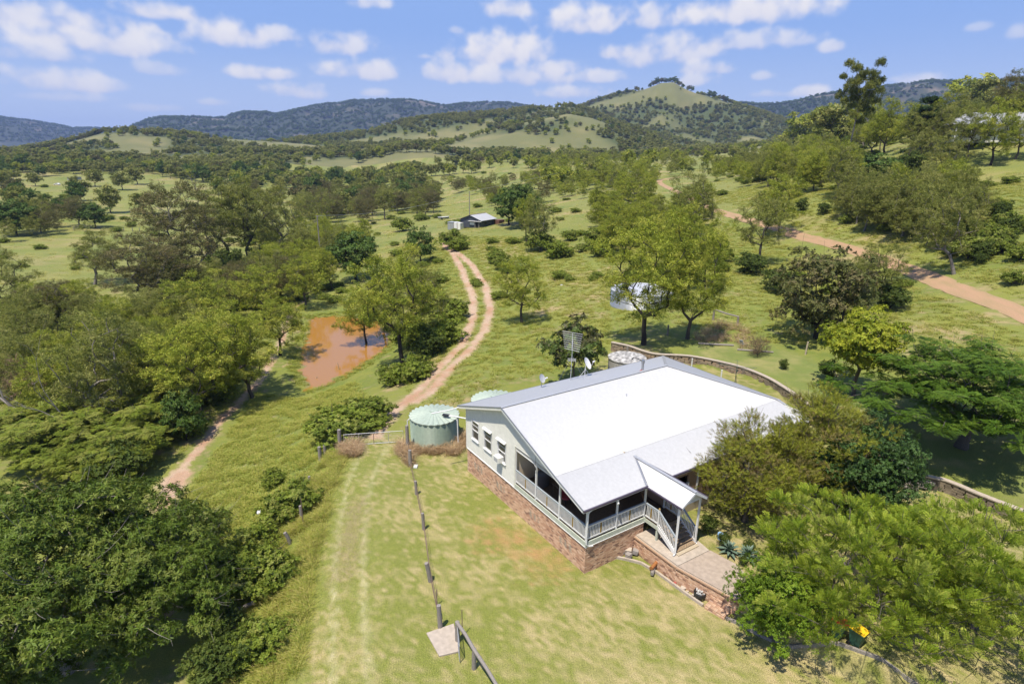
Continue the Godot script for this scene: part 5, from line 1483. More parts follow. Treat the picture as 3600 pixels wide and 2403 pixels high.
func pane_box(w: float, ht: float) -> ArrayMesh:
	var m := MB.new()
	m.quad(Vector3(-w / 2, -ht / 2, 0), Vector3(w / 2, -ht / 2, 0), Vector3(w / 2, ht / 2, 0), Vector3(-w / 2, ht / 2, 0))
	return m.mesh()

func make_verandah_things() -> void:
	var c := thing("outdoor_chair", "rounded dark red outdoor chair in the shade of the deep verandah", "chair", hw(3.9, 1.5, 0.0), 0.6)
	var m := MB.new()
	m.lathe([Vector2(0.28, 0.36), Vector2(0.36, 0.42), Vector2(0.34, 0.5), Vector2(0.0, 0.5)], 16)
	part("seat", m.mesh(), M.maroon, c)
	m = MB.new()
	for i in 9:
		var a := -1.2 + 2.4 * i / 8.0
		m.tube([Vector3(sin(a) * 0.36, 0.45, -cos(a) * 0.36), Vector3(sin(a) * 0.46, 0.9, -cos(a) * 0.46)], [0.085, 0.06], 6)
	part("backrest", m.mesh(), M.maroon, c)
	for q in [Vector2(0.22, 0.22), Vector2(-0.22, 0.22), Vector2(0.22, -0.22), Vector2(-0.22, -0.22)]:
		block("leg", c, Vector3(q.x, 0.19, q.y), Vector3(0.05, 0.38, 0.05), M.black)
	var b := thing("barbecue", "dark covered barbecue standing at the inner end of the verandah", "barbecue", hw(6.4, 1.4, 0.0), 0.58)
	m = MB.new()
	m.lathe([Vector2(0.3, 0.0), Vector2(0.32, 0.75), Vector2(0.36, 0.95), Vector2(0.25, 1.15), Vector2(0.0, 1.2)], 14)
	part("cover", m.mesh(), M.grey_cloth, b, Transform3D(Basis.from_scale(Vector3(1.9, 1.0, 0.9)), Vector3.ZERO))
	var t := thing("outdoor_table", "dark timber table in the shade behind the verandah rail", "table", hw(4.9, 2.2, 0.0), 0.58)
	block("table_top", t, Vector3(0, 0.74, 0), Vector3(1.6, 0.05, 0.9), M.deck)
	for q in [Vector2(0.7, 0.35), Vector2(-0.7, 0.35), Vector2(0.7, -0.35), Vector2(-0.7, -0.35)]:
		block("leg", t, Vector3(q.x, 0.36, q.y), Vector3(0.07, 0.72, 0.07), M.deck)

func make_roof(h: Node3D) -> void:
	var B0 := -0.48           # the sheets run past the gable wall
	var len_main := func(slope: float, run: float) -> float: return run * sqrt(1.0 + slope * slope)
	# front plane, upper pitch: from the ridge to the break; its right edge follows the hip
	var m := MB.new()
	var down := Vector3(0, -0.35, 1.0).normalized()
	var full: float = len_main.call(0.35, 6.23)
	corrugated(m, at(8.88, 0, 5.41), Vector3.RIGHT, down, B0, 21.95, func(s): return 0.0 if s < 15.6 else (s - 15.6) / 6.37 * full, func(_s): return full + 0.03)
	var main := part("roof", m.mesh(), M.zinc, h)
	main.set_meta("label", "long upper slope of bright corrugated iron")
	# back plane
	m = MB.new()
	down = Vector3(0, -0.357, -1.0).normalized()
	var back_full: float = len_main.call(0.357, 6.45)
	corrugated(m, at(8.88, 0, 5.41), Vector3.RIGHT, down, B0, 22.3, func(s): return 0.0 if s < 15.6 else (s - 15.6) / 6.7 * back_full, func(_s): return back_full)
	part("roof", m.mesh(), M.zinc, h)
	# right hip
	m = MB.new()
	down = Vector3(1.0, -0.342, 0).normalized()
	var hip_full: float = len_main.call(0.342, 6.7)
	corrugated(m, at(8.88, 15.6, 5.41), Vector3(0, 0, 1), down, -6.4, 6.25, func(s): return (absf(s) / 6.42 if s < 0 else s / 6.25 * 0.955) * hip_full, func(_s): return hip_full)
	part("roof", m.mesh(), M.zinc, h)
	# verandah plane, lower pitch
	m = MB.new()
	down = Vector3(0, -0.304, 1.0).normalized()
	var low: float = len_main.call(0.304, 2.86)
	corrugated(m, at(2.68, 0, 3.22), Vector3.RIGHT, down, B0, 22.3, func(s): return 0.0 if s < 21.95 else (s - 21.95) / 0.35 * low, func(s): return low if s < 4.72 or s > 6.75 else (low * (1.0 - (s - 4.72) / 1.03 * 0.78) if s < 5.75 else low * (1.0 - (6.75 - s) / 1.0 * 0.78)))
	part("verandah_roof", m.mesh(), M.zinc_dull, h)
	# caps and trims
	bar("ridge_cap", h, at(8.9, B0, 5.435), at(8.9, 15.65, 5.435), 0.26, 0.03, M.zinc)
	bar("hip_cap", h, at(8.88, 15.6, 5.44), at(15.3, 22.28, 3.15), 0.24, 0.03, M.zinc_dull)
	bar("hip_cap", h, at(8.88, 15.6, 5.44), at(2.65, 21.95, 3.26), 0.24, 0.03, M.zinc)
	bar("hip_cap", h, at(2.65, 21.95, 3.26), at(-0.15, 22.28, 2.4), 0.2, 0.03, M.zinc)
	bar("barge_cap", h, at(8.88, B0, 5.42), at(2.66, B0, 3.245), 0.05, 0.05, M.grey_metal)
	bar("barge_cap", h, at(2.66, B0, 3.245), at(-0.17, B0, 2.39), 0.05, 0.05, M.grey_metal)
	bar("barge_cap", h, at(15.32, B0, 3.13), at(8.88, B0, 5.42), 0.05, 0.05, M.grey_metal)
	bar("barge_board", h, at(15.3, B0 + 0.03, 2.99), at(8.88, B0 + 0.03, 5.28), 0.035, 0.2, M.siding)
	bar("barge_board", h, at(8.88, B0 + 0.03, 5.28), at(2.66, B0 + 0.03, 3.1), 0.035, 0.2, M.white_paint)
	bar("barge_board", h, at(2.66, B0 + 0.03, 3.1), at(-0.1, B0 + 0.03, 2.26), 0.035, 0.18, M.white_paint)
	var soffit := MB.new()
	soffit.quad(at(8.88, 0.0, 5.26), at(8.88, B0 + 0.05, 5.26), at(15.2, B0 + 0.05, 3.0), at(15.2, 0.0, 3.0))
	soffit.quad(at(2.66, 0.0, 3.08), at(2.66, B0 + 0.05, 3.08), at(8.88, B0 + 0.05, 5.26), at(8.88, 0.0, 5.26))
	part("soffit", soffit.mesh(), M.siding, h)
	# gutters and fascias
	bar("gutter", h, at(-0.2, B0, 2.33), at(-0.2, 4.7, 2.33), 0.11, 0.1, M.gutter)
	bar("gutter", h, at(-0.2, 6.75, 2.33), at(-0.2, 22.3, 2.33), 0.11, 0.1, M.gutter)
	bar("fascia", h, at(-0.11, B0 + 0.05, 2.24), at(-0.11, 4.75, 2.24), 0.03, 0.2, M.white_paint)
	bar("fascia", h, at(-0.11, 6.75, 2.24), at(-0.11, 22.2, 2.24), 0.03, 0.2, M.white_paint)
	bar("gutter", h, at(15.36, B0, 3.06), at(15.36, 22.3, 3.06), 0.11, 0.1, M.grey_metal)
	bar("gutter", h, at(15.3, 22.36, 3.06), at(2.6, 22.36, 3.06), 0.11, 0.1, M.grey_metal)
	# the flue, its red collar, and a small vent
	var flue := MB.new()
	flue.lathe([Vector2(0.1, 0.0), Vector2(0.1, 0.72)], 12)
	flue.lathe([Vector2(0.14, 0.72), Vector2(0.14, 0.98), Vector2(0.0, 1.0)], 12)
	var fp := part("flue", flue.mesh(), M.steel, h, Transform3D(Basis.IDENTITY, at(9.15, 13.15, 5.28)))
	var collar := MB.new()
	collar.lathe([Vector2(0.26, 0.0), Vector2(0.14, 0.14), Vector2(0.11, 0.16)], 10)
	part("flue_collar", collar.mesh(), M.red_rubber, fp)
	var rv := MB.new()
	rv.lathe([Vector2(0.05, 0.0), Vector2(0.05, 0.25), Vector2(0.0, 0.26)], 8)
	part("roof_vent", rv.mesh(), M.white_paint, h, Transform3D(Basis.IDENTITY, at(7.0, 9.4, 4.74)))

func make_verandah(h: Node3D) -> void:
	# posts
	for a in [5.27, 2.7]:
		block("post", h, at(a, 0.045, 1.37), Vector3(0.1, 2.75, 0.1), M.white_paint)
	block("post", h, at(0.05, 0.05, 1.12), Vector3(0.12, 2.25, 0.12), M.white_paint)
	block("post", h, at(7.72, 0.05, 1.3), Vector3(0.09, 2.6, 0.09), M.white_paint)
	for b in [2.41, 4.8]:
		block("post", h, at(0.05, b, 1.12), Vector3(0.1, 2.25, 0.1), M.white_paint)
	for b in [9.6, 12.4, 15.2]:
		block("post", h, at(-0.03, b, 1.0), Vector3(0.1, 2.3, 0.1), M.white_paint)
	# beams over the openings
	bar("beam", h, at(7.8, 0.05, 2.88), at(2.65, 0.05, 2.88), 0.08, 0.1, M.siding)
	bar("beam", h, at(2.7, 0.05, 3.05), at(0.0, 0.05, 2.24), 0.07, 0.14, M.white_paint)
	bar("beam", h, at(0.05, 0.0, 2.2), at(0.05, 4.85, 2.2), 0.07, 0.12, M.white_paint)
	# slatted frieze under the gable
	for bay in [[5.32, 7.74], [2.75, 5.22]]:
		bar("frieze_rail", h, at(bay[0], 0.05, 2.55), at(bay[1], 0.05, 2.55), 0.045, 0.05, M.white_paint)
		var n := int((bay[1] - bay[0]) / 0.125)
		for i in n:
			block("frieze_slat", h, at(bay[0] + (i + 0.5) * (bay[1] - bay[0]) / n, 0.05, 2.7), Vector3(0.02, 0.27, 0.062), M.white_paint)
	# corner brackets
	for pair in [[2.7, 0.05, 1.0], [5.27, 0.05, 1.0]]:
		bar("bracket", h, at(pair[0] + 0.05, pair[1], 2.3), at(pair[0] + 0.26, pair[1], 2.52), 0.03, 0.05, M.white_paint)
	# balustrades
	balustrade(h, at(7.72, 0.05, 0), at(5.32, 0.05, 0))
	balustrade(h, at(5.22, 0.05, 0), at(2.75, 0.05, 0))
	balustrade(h, at(2.65, 0.05, 0), at(0.1, 0.05, 0))
	balustrade(h, at(0.05, 0.11, 0), at(0.05, 2.36, 0))
	balustrade(h, at(0.05, 2.46, 0), at(0.05, 4.75, 0))
	# downpipe at the corner, with its elbows
	var dp := MB.new()
	dp.tube([at(-0.2, 0.25, 2.3), at(-0.12, 0.02, 2.12), at(-0.09, -0.06, 1.9), at(-0.09, -0.06, -0.1), at(-0.12, 0.1, -0.28), at(-0.13, 0.42, -0.36)], [0.05, 0.05, 0.05, 0.05, 0.055, 0.06], 8)
	part("downpipe", dp.mesh(), M.white_paint, h)
	dp = MB.new()
	dp.tube([at(15.2, -0.35, 3.02), at(15.3, -1.4, 2.92), at(15.6, -2.6, 2.85)], [0.05, 0.05, 0.05], 8)
	part("downpipe", dp.mesh(), M.white_paint, h)
	# lamp on the front beam, whip aerial on the gable post, bamboo blind in the far bay
	var lamp := MB.new()
	lamp.lathe([Vector2(0.0, -0.1), Vector2(0.07, -0.07), Vector2(0.06, 0.03), Vector2(0.03, 0.08)], 10)
	part("verandah_lamp", lamp.mesh(), M.white_gloss, h, Transform3D(Basis(Vector3.RIGHT, 0.6), at(-0.24, 2.2, 2.02)))
	var whip := MB.new()
	whip.tube([at(5.2, -0.08, 2.3), at(5.2, -0.1, 2.5), at(5.2, -0.1, 3.3)], [0.05, 0.012, 0.006], 5)
	part("whip_aerial", whip.mesh(), M.black, h)
	for i in 9:
		block("blind_slat", h, at(2.45, 4.05 + i * 0.095, 1.45), Vector3(0.085, 1.7, 0.012), M.bamboo)
	# what stands in the shade of the verandah
	var rugs := MB.new()
	rugs.box(Vector3(0, 0.006, 0), Vector3(0.7, 0.012, 0.5))
	part("door_mat", rugs.mesh(), M.black, h, Transform3D(Basis.IDENTITY, at(0.6, 5.7, 0.0)))

func make_porch(h: Node3D) -> void:
	var ya := 3.04
	var ye := 2.33
	var bl := 4.62
	var br := 6.82
	var bm := 5.72
	var run := bm - bl
	var slope := (ya - ye) / run
	var down := Vector3(-1, -slope, 0).normalized()
	var full := run * sqrt(1 + slope * slope)
	# left and right planes; behind the eave line their lower edge climbs the valley
	var valley := func(s: float) -> float:   # s = -a
		return full if s > 0.15 else full * clampf((ya - (2.4 + 0.304 * (0.15 - s))) / (ya - ye), 0.0, 1.0)
	var m := MB.new()
	corrugated(m, Vector3(bm, ya, 0), Vector3(0, 0, 1), down, -2.3, 2.98, func(_s): return 0.0, valley)
	part("porch_roof", m.mesh(), M.zinc_dull, h)
	m = MB.new()
	corrugated(m, Vector3(bm, ya, 0), Vector3(0, 0, 1), Vector3(1, -slope, 0).normalized(), -2.3, 2.98, func(_s): return 0.0, valley)
	part("porch_roof", m.mesh(), M.zinc_dull, h)
	bar("ridge_cap", h, at(2.2, bm, ya + 0.025), at(-3.0, bm, ya + 0.025), 0.22, 0.025, M.zinc)
	bar("valley_gutter", h, at(2.0, bm - 0.05, ya + 0.01), at(-0.15, bl - 0.02, ye + 0.05), 0.12, 0.015, M.grey_metal)
	bar("valley_gutter", h, at(2.0, bm + 0.05, ya + 0.01), at(-0.15, br + 0.02, ye + 0.05), 0.08, 0.015, M.gutter)
	bar("gutter", h, at(-0.2, bl - 0.05, ye - 0.03), at(-3.0, bl - 0.05, ye - 0.03), 0.1, 0.09, M.gutter)
	bar("gutter", h, at(-0.2, br + 0.05, ye - 0.03), at(-3.0, br + 0.05, ye - 0.03), 0.1, 0.09, M.gutter)
	bar("barge_board", h, at(-2.98, bl, ye - 0.06), at(-2.98, bm, ya - 0.06), 0.03, 0.14, M.white_paint)
	bar("barge_board", h, at(-2.98, bm, ya - 0.06), at(-2.98, br, ye - 0.06), 0.03, 0.14, M.white_paint)
	var g := MB.new()
	g.tri(at(-2.72, bl + 0.12, ye - 0.03), at(-2.72, br - 0.12, ye - 0.03), at(-2.72, bm, ya - 0.12))
	g.tri(at(-2.69, br - 0.12, ye - 0.03), at(-2.69, bl + 0.12, ye - 0.03), at(-2.69, bm, ya - 0.12))
	part("porch_gable", g.mesh(), M.siding, h)
	bar("beam", h, at(0.0, 4.8, 2.24), at(-2.72, 4.8, 2.24), 0.08, 0.14, M.white_paint)
	bar("beam", h, at(0.0, 6.62, 2.24), at(-2.72, 6.62, 2.24), 0.08, 0.14, M.white_paint)
	bar("beam", h, at(-2.68, 4.76, 2.24), at(-2.68, 6.66, 2.24), 0.08, 0.14, M.white_paint)
	for b in [4.82, 6.62]:
		block("post", h, at(-2.66, b, 0.53), Vector3(0.1, 3.42, 0.1), M.white_paint)
	block("post", h, at(0.05, 6.62, 1.12), Vector3(0.1, 2.25, 0.1), M.white_paint)
	# landing and stair
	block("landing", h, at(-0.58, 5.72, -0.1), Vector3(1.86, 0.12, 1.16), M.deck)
	bar("floor_band", h, at(0.0, 4.79, -0.17), at(-1.2, 4.79, -0.17), 0.05, 0.26, M.band)
	block("newel", h, at(-1.15, 4.83, 0.5), Vector3(0.1, 1.25, 0.1), M.white_paint)
	block("newel", h, at(-1.15, 6.61, 0.5), Vector3(0.1, 1.25, 0.1), M.white_paint)
	for b in [4.83, 6.61]:
		var knob := MB.new()
		knob.lathe([Vector2(0.02, 0.0), Vector2(0.065, 0.05), Vector2(0.05, 0.11), Vector2(0.0, 0.13)], 8)
		part("newel_knob", knob.mesh(), M.pine, h, Transform3D(Basis.IDENTITY, at(-1.15, b, 1.12)))
	block("landing_post", h, at(-1.1, 4.86, -0.66), Vector3(0.12, 1.0, 0.12), M.band)
	for b in [4.8, 6.64]:
		bar("stringer", h, at(-1.15, b, -0.14), at(-2.72, b, -1.1), 0.05, 0.26, M.white_paint)
	for i in 6:
		var t := (i + 0.6) / 6.0
		block("tread", h, at(-1.2 - 1.5 * t, 5.72, -0.04 - 1.0 * t), Vector3(1.76, 0.045, 0.27), M.tread)
	block("bottom_step", h, at(-2.78, 5.72, -1.09), Vector3(1.8, 0.13, 0.36), M.pale_timber)
	balustrade(h, at(-0.06, 4.82, 0), at(-1.1, 4.82, 0))
	balustrade(h, at(-0.06, 6.62, 0), at(-1.1, 6.62, 0))
	balustrade(h, at(-1.2, 4.82, -0.02), at(-2.61, 4.82, -0.98))
	balustrade(h, at(-1.2, 6.62, -0.02), at(-2.61, 6.62, -0.98))
	var dp := MB.new()
	dp.tube([at(-2.72, 4.7, 2.25), at(-2.75, 4.76, 2.0), at(-2.75, 4.76, -0.95), at(-2.78, 4.55, -1.05)], [0.04, 0.04, 0.04, 0.06], 7)
	part("downpipe", dp.mesh(), M.white_paint, h)

# ---------------------------------------------------------------- yard, fences, tanks, sheds
func post_at(called: String, label: String, p: Vector3, height: float, radius: float, lean: Vector2, material: Material, group := "", category := "fence post") -> Node3D:
	var m := MB.new()
	m.tube([Vector3(0, -0.3, 0), Vector3(lean.x * 0.5, height * 0.55, lean.y * 0.5), Vector3(lean.x, height, lean.y)], [radius * 1.08, radius, radius * 0.92], 8)
	return solo(called, m.mesh(), material, label, category, Transform3D(Basis.IDENTITY, p), group)

func on_ground(x: float, z: float, lift := 0.0) -> Vector3:
	return Vector3(x, ground_y(x, z) + lift, z)

func wire(p: Vector3, q: Vector3, sag: float, radius: float) -> ArrayMesh:
	var m := MB.new()
	var pts := []
	var rr := []
	for i in 9:
		var t := i / 8.0
		pts.append(p.lerp(q, t) + Vector3.DOWN * sag * 4.0 * t * (1.0 - t))
		rr.append(radius)
	m.tube(pts, rr, 4, false)
	return m.mesh()

func make_yard() -> void:
	var P := Vector3.ZERO
	# the concrete path in front of the stair, in two pours
	var m := MB.new()
	var px := func(list: Array) -> Array:
		var out := []
		for q in list:
			var w := hw(q.x, q.y)
			out.append(Vector2(w.x, w.z))
		return out
	m.slab(px.call([Vector2(-0.02, 4.17), Vector2(-3.5, 4.17), Vector2(-3.54, 6.9), Vector2(-2.6, 7.05), Vector2(-0.02, 7.05)]), -1.6, -1.10)
	struct("path", m.mesh(), M.concrete)
	m = MB.new()
	m.slab(px.call([Vector2(-3.52, 4.17), Vector2(-6.94, 4.82), Vector2(-8.2, 5.3), Vector2(-6.95, 5.9), Vector2(-6.0, 7.0), Vector2(-5.3, 7.25), Vector2(-3.56, 6.95)]), -1.6, -1.115)
	struct("path", m.mesh(), M.concrete_brown)
	# garden edging round the lawn
	var edge := [Vector2(0.30, 2.46), Vector2(-0.43, 3.1), Vector2(-1.16, 3.62), Vector2(-2.43, 3.82), Vector2(-3.64, 3.86), Vector2(-4.68, 3.9), Vector2(-5.7, 3.95)]
	var edge2 := [Vector2(-7.0, 4.25), Vector2(-7.5, 4.45), Vector2(-8.75, 4.8), Vector2(-9.94, 5.29), Vector2(-11.78, 6.47), Vector2(-13.4, 7.3), Vector2(-15.0, 7.6)]
	for k in 2:
		var e: Array = edge if k == 0 else edge2
		var root := thing("garden_edging", ["pale concrete garden edging curving from the house corner to the brick steps", "weathered timber garden edging running from the brick steps towards the bins"][k], "garden edging")
		for i in e.size() - 1:
			var a := hw(e[i].x, e[i].y)
			var b := hw(e[i + 1].x, e[i + 1].y)
			a.y = ground_y(a.x, a.z) + 0.07
			b.y = ground_y(b.x, b.z) + 0.07
			bar("edging_length", root, a, b.lerp(a, 0.012), 0.13, 0.2, M.concrete if k == 0 else M.old_timber)
	# soil bed between edging and brick wall
	m = MB.new()
	var bed := []
	for q in edge:
		bed.append(q)
	bed.append_array([Vector2(-6.9, 4.2), Vector2(-6.9, 4.72), Vector2(-3.48, 4.08), Vector2(0.0, 4.05), Vector2(0.0, 2.4)])
	m.slab(px.call(bed), -2.6, -2.2)
	struct("garden_bed_ground", m.mesh(), M.soil)
	# brick retaining wall below the path
	var rw := thing("retaining_wall", "low salmon brick retaining wall holding up the concrete path", "retaining wall")
	var s0 := hw(-0.02, 4.06)
	var s1 := hw(-3.48, 4.06)
	var s2 := hw(-6.94, 4.74)
	var s3 := hw(-9.0, 6.1)
	var core := MB.new()
	for pair in [[s0, s1], [s1, s2], [s2, s3]]:
		core.beam(pair[0] + Vector3(0, -1.85, 0) , pair[1] + Vector3(0, -1.85, 0), 0.12, 1.34)
	part("wall_core", core.mesh(), M.mortar, rw, Transform3D(Basis.IDENTITY, (s0 - hw(0, 4.16))* -1.0))
	var limit := 150
	for pair in [[s0, s1], [s1, s2], [s2, s3]]:
		var d: Vector3 = (pair[1] - pair[0])
		var len_ := Vector2(d.x, d.z).length()
		var along := d / len_
		var outward := along.cross(Vector3.UP)
		if outward.dot(hw(-3, 0) - hw(-3, 4)) < 0:
			outward = -outward
		lay_bricks(rw, pair[0] + Vector3(0, -2.47, 0), along, outward, len_, 14, func(_u, _r): return true, func(u, r): return float(14 - r) + u * 0.2, limit if pair[0] != s2 else 0, "brick", 51)
		var nb := int(len_ / 0.086)
		for i in nb:   # cap of bricks on edge
			part("cap_brick", brick_meshes[i * 5 % 5], M.brick_pale, rw, Transform3D(Basis(outward, Vector3.UP, -along).rotated(Vector3.UP, 0.0) * Basis.from_scale(Vector3(1.0, 1.1, 0.7)), pair[0] + along * (0.043 + i * 0.086) + Vector3(0, -1.225, 0) - outward * 0.06))
	# two brick steps up to it
	var st := thing("brick_steps", "two salmon brick garden steps up from the lawn to the path", "steps")
	var dirs := (hw(-6.95, 4.09) - hw(-5.87, 3.9)).normalized()
	var inward := Vector3.UP.cross(dirs)
	if inward.dot(hw(0, 5) - hw(0, 4)) < 0:
		inward = -inward
	for k in 2:
		var origin := hw(-5.82, 3.92) + inward * (0.5 * k) + Vector3(0, -2.4, 0)
		var body := MB.new()
		body.box(origin + dirs * 0.6 + inward * 0.28 + Vector3.UP * (0.14 + 0.16 * k), Vector3(1.2, 0.28 + 0.32 * k, 0.54), Basis(dirs, Vector3.UP, dirs.cross(Vector3.UP)))
		part("step_core", body.mesh(), M.mortar, st)
		var rows := 3 + 4 * k
		for r in rows:
			for i in 5:
				var p := origin + dirs * (0.12 + 0.24 * i) + inward * 0.05 + Vector3.UP * (0.043 + 0.086 * r)
				part("brick", brick_meshes[(i * 3 + r) % 7], M.brick, st, Transform3D(Basis(dirs, Vector3.UP, dirs.cross(Vector3.UP)), p - inward * 0.02))
		for i in 14:   # treads of bricks laid across
			for j in 2:
				part("brick", brick_meshes[(i * 2 + j) % 5], M.brick_pale, st, Transform3D(Basis(inward, Vector3.UP, inward.cross(Vector3.UP)) * Basis.from_scale(Vector3(1.1, 0.8, 0.7)), origin + dirs * (0.045 + i * 0.086) + inward * (0.13 + j * 0.27) + Vector3.UP * (0.3 + 0.33 * k)))
	# the curved stone wall round the back and side of the yard
	var pts := [Vector3(11.93, 0.50, -67.07), Vector3(13.64, 0.50, -65.82), Vector3(16.13, 0.40, -63.30), Vector3(20.22, 0.40, -62.54), Vector3(24.11, 0.35, -59.89), Vector3(26.06, 0.30, -56.91), Vector3(26.90, 0.25, -53.66), Vector3(27.33, 0.20, -50.19), Vector3(28.11, 0.10, -45.42), Vector3(28.96, 0.00, -41.13), Vector3(29.73, -0.10, -38.52), Vector3(31.37, -0.15, -37.24), Vector3(32.52, -0.20, -35.50), Vector3(33.96, -0.25, -33.67), Vector3(35.78, -0.30, -31.53)]
	var line := []
	for p in pts:
		line.append(Vector2(p.x, p.z))
	line = smooth_line(line, 0.42)
	var cw := thing("stone_wall", "long curved stone retaining wall with a pale cap round the back yard", "retaining wall")
	var back := MB.new()
	var cap := MB.new()
	rng.seed = 60
	var stone_mesh := []
	for k in 5:
		var sm := MB.new()
		var tone: Color = [Color(0.42, 0.33, 0.23), Color(0.36, 0.27, 0.19), Color(0.48, 0.38, 0.26), Color(0.3, 0.235, 0.175), Color(0.44, 0.31, 0.2)][k]
		sm.col = tone
		var w := 0.5
		var r := []
		for c in 8:
			r.append(Vector3((-0.5 if c & 1 == 0 else 0.5) * rng.randf_range(0.86, 1.0), (-0.5 if c & 2 == 0 else 0.5) * rng.randf_range(0.8, 1.0), (-0.5 if c & 4 == 0 else 0.5) * rng.randf_range(0.75, 1.0)))
		sm.quad(r[4], r[5], r[7], r[6])
		sm.quad(r[1], r[0], r[2], r[3])
		sm.quad(r[5], r[1], r[3], r[7])
		sm.quad(r[0], r[4], r[6], r[2])
		sm.quad(r[6], r[7], r[3], r[2])
		sm.quad(r[0], r[1], r[5], r[4])
		stone_mesh.append(sm.mesh())
	var made := 0
	var rest := MB.new()
	for i in line.size() - 1:
		var a: Vector2 = line[i]
		var b: Vector2 = line[i + 1]
		var t := (b - a).normalized()
		var inn := Vector2(t.y, -t.x)
		if inn.dot(Vector2(20, -45) - a) < 0:
			inn = -inn
		var base := yard_level(a.x, a.y) - 0.15
		var top := crest_of(pts, a)
		var bas := Basis(Vector3(t.x, 0, t.y), Vector3.UP, Vector3(t.x, 0, t.y).cross(Vector3.UP))
		var mid := (a + b) * 0.5
		back.box(Vector3(mid.x - inn.x * 0.12, (base + top) * 0.5 - 0.03, mid.y - inn.y * 0.12), Vector3(a.distance_to(b) + 0.02, top - base - 0.02, 0.2), bas)
		cap.box(Vector3(mid.x - inn.x * 0.06, top + 0.02 + rng.randf_range(-0.006, 0.006), mid.y - inn.y * 0.06), Vector3(a.distance_to(b) + 0.03, 0.08, 0.42), bas)
		var courses := int((top - base) / 0.16)
		for r in courses:
			var off := rng.randf_range(-0.1, 0.1)
			var q := mid + t * off
			var sz := Vector3(rng.randf_range(0.36, 0.46), 0.155, 0.2)
			var xf := Transform3D(bas * Basis.from_scale(sz), Vector3(q.x, base + 0.08 + r * (top - base) / courses, q.y))
			if made < 300:
				part("stone", stone_mesh[rng.randi_range(0, 4)], M.stone, cw, xf)
				made += 1
			else:
				rest.col = Color(0.3, 0.24, 0.17) * rng.randf_range(0.7, 1.3)
				rest.box(xf.origin, sz * 0.95, bas)
	part("wall_core", back.mesh(), M.dark_stone, cw)
	part("coping", cap.mesh(), M.concrete, cw)
	part("stonework", rest.mesh(), M.stone, cw).set_meta("kind", "stuff")
	# timber garden steps through the wall at the side
	var ts := thing("sleeper_steps", "old timber sleeper steps through the side retaining wall under the spreading tree", "steps")
	for k in 3:
		var q := hw(-6.4 - 0.3 * k, 24.9 + 0.45 * k)
		bar("sleeper", ts, Vector3(q.x - 0.7, -1.0 + 0.24 * k, q.z - 0.5), Vector3(q.x + 0.75, -1.0 + 0.24 * k, q.z + 0.45), 0.26, 0.2, M.old_timber)
	# pale broken blocks in the bed by the house
	rng.seed = 64
	var blocks := [[0.35, 3.75, 0.62, 0.42, "large pale concrete block leaning on top of the rubble by the house corner"], [-0.05, 3.55, 0.5, 0.32, "flat pale block under the large one by the house corner"], [0.2, 3.2, 0.4, 0.3, "small grey block lying left of the pale pile by the house"], [-0.35, 4.0 - 0.12, 0.36, 0.3, "squarish grey block right of the pale pile, against the brick wall"], [-0.35, 3.3, 0.36, 0.26, "dark broken block in front of the pale pile"]]
	for i in blocks.size():
		var q: Array = blocks[i]
		var w := hw(q[0], q[1], -2.2 + q[3] * 0.5 + (0.3 if i == 0 else 0.0))
		var bas := Basis.from_euler(Vector3(rng.randf_range(-0.25, 0.25), rng.randf() * 3.0, rng.randf_range(-0.25, 0.25)))
		solo("concrete_block", stone_mesh[i % 5], M.pale_stone if i < 2 else M.grey_stone, q[4], "block", Transform3D(bas * Basis.from_scale(Vector3(q[2], q[3], 0.36)), w))
	# cut logs painted orange, an old black pot, stones
	for k in 3:
		var w := hw(-1.95 - 0.1 * k, 4.0 - 0.18 * k, -2.1 + (0.22 if k == 1 else 0.0))
		var lg := MB.new()
		lg.tube([Vector3(-0.42, 0, 0), Vector3(0.42, 0.03, 0)], [0.11, 0.1], 10)
		solo("cut_log", lg.mesh(), M.orange_wood if k < 2 else M.old_timber, ["orange-brown cut log at the back of the little log heap", "orange-brown cut log lying on top of the log heap", "grey cut log at the front of the log heap beside the edging"][k], "log", Transform3D(Basis(Vector3.UP, 0.65 + 0.25 * k), w))
	var pot := thing("planter_pot", "round black planter pot filled with white pebbles beside the brick steps", "planter", hw(-5.15, 4.28, -2.22))
	var pm := MB.new()
	pm.lathe([Vector2(0.22, 0.0), Vector2(0.34, 0.18), Vector2(0.36, 0.36), Vector2(0.33, 0.42), Vector2(0.3, 0.4)], 18)
	part("pot", pm.mesh(), M.black, pot)
	var peb := MB.new()
	for i in 40:
		var ang := rng.randf() * TAU
		var rad := sqrt(rng.randf()) * 0.27
		peb.col = Color(0.75, 0.73, 0.7) * rng.randf_range(0.5, 1.1)
		peb.box(Vector3(cos(ang) * rad, 0.4 + rng.randf() * 0.04, sin(ang) * rad), Vector3(0.09, 0.06, 0.07), Basis.from_euler(Vector3(rng.randf(), rng.randf() * 3, rng.randf())))
	part("pebbles", peb.mesh(), M.stone, pot)
	var stones := [[-4.1, 4.12, 0.34, "flat round pale stone in the bed left of the black pot"], [-4.45, 4.1, 0.14, "small white stone between the flat stone and the black pot"], [-4.8, 4.15, 0.16, "small white stone right next to the black pot"], [-3.55, 4.0, 0.2, "red-brown broken pot piece in the bed under the bend of the brick wall"]]
	for q in stones:
		var sm := MB.new()
		sm.lathe([Vector2(0.5, 0.0), Vector2(0.48, 0.12), Vector2(0.3, 0.22), Vector2(0.0, 0.24)], 9)
		solo("garden_stone", sm.mesh(), M.pale_stone if q[2] != 0.2 else M.red_rubber, q[3], "stone", Transform3D(Basis.from_scale(Vector3.ONE * q[2]), hw(q[0], q[1], -2.22)))
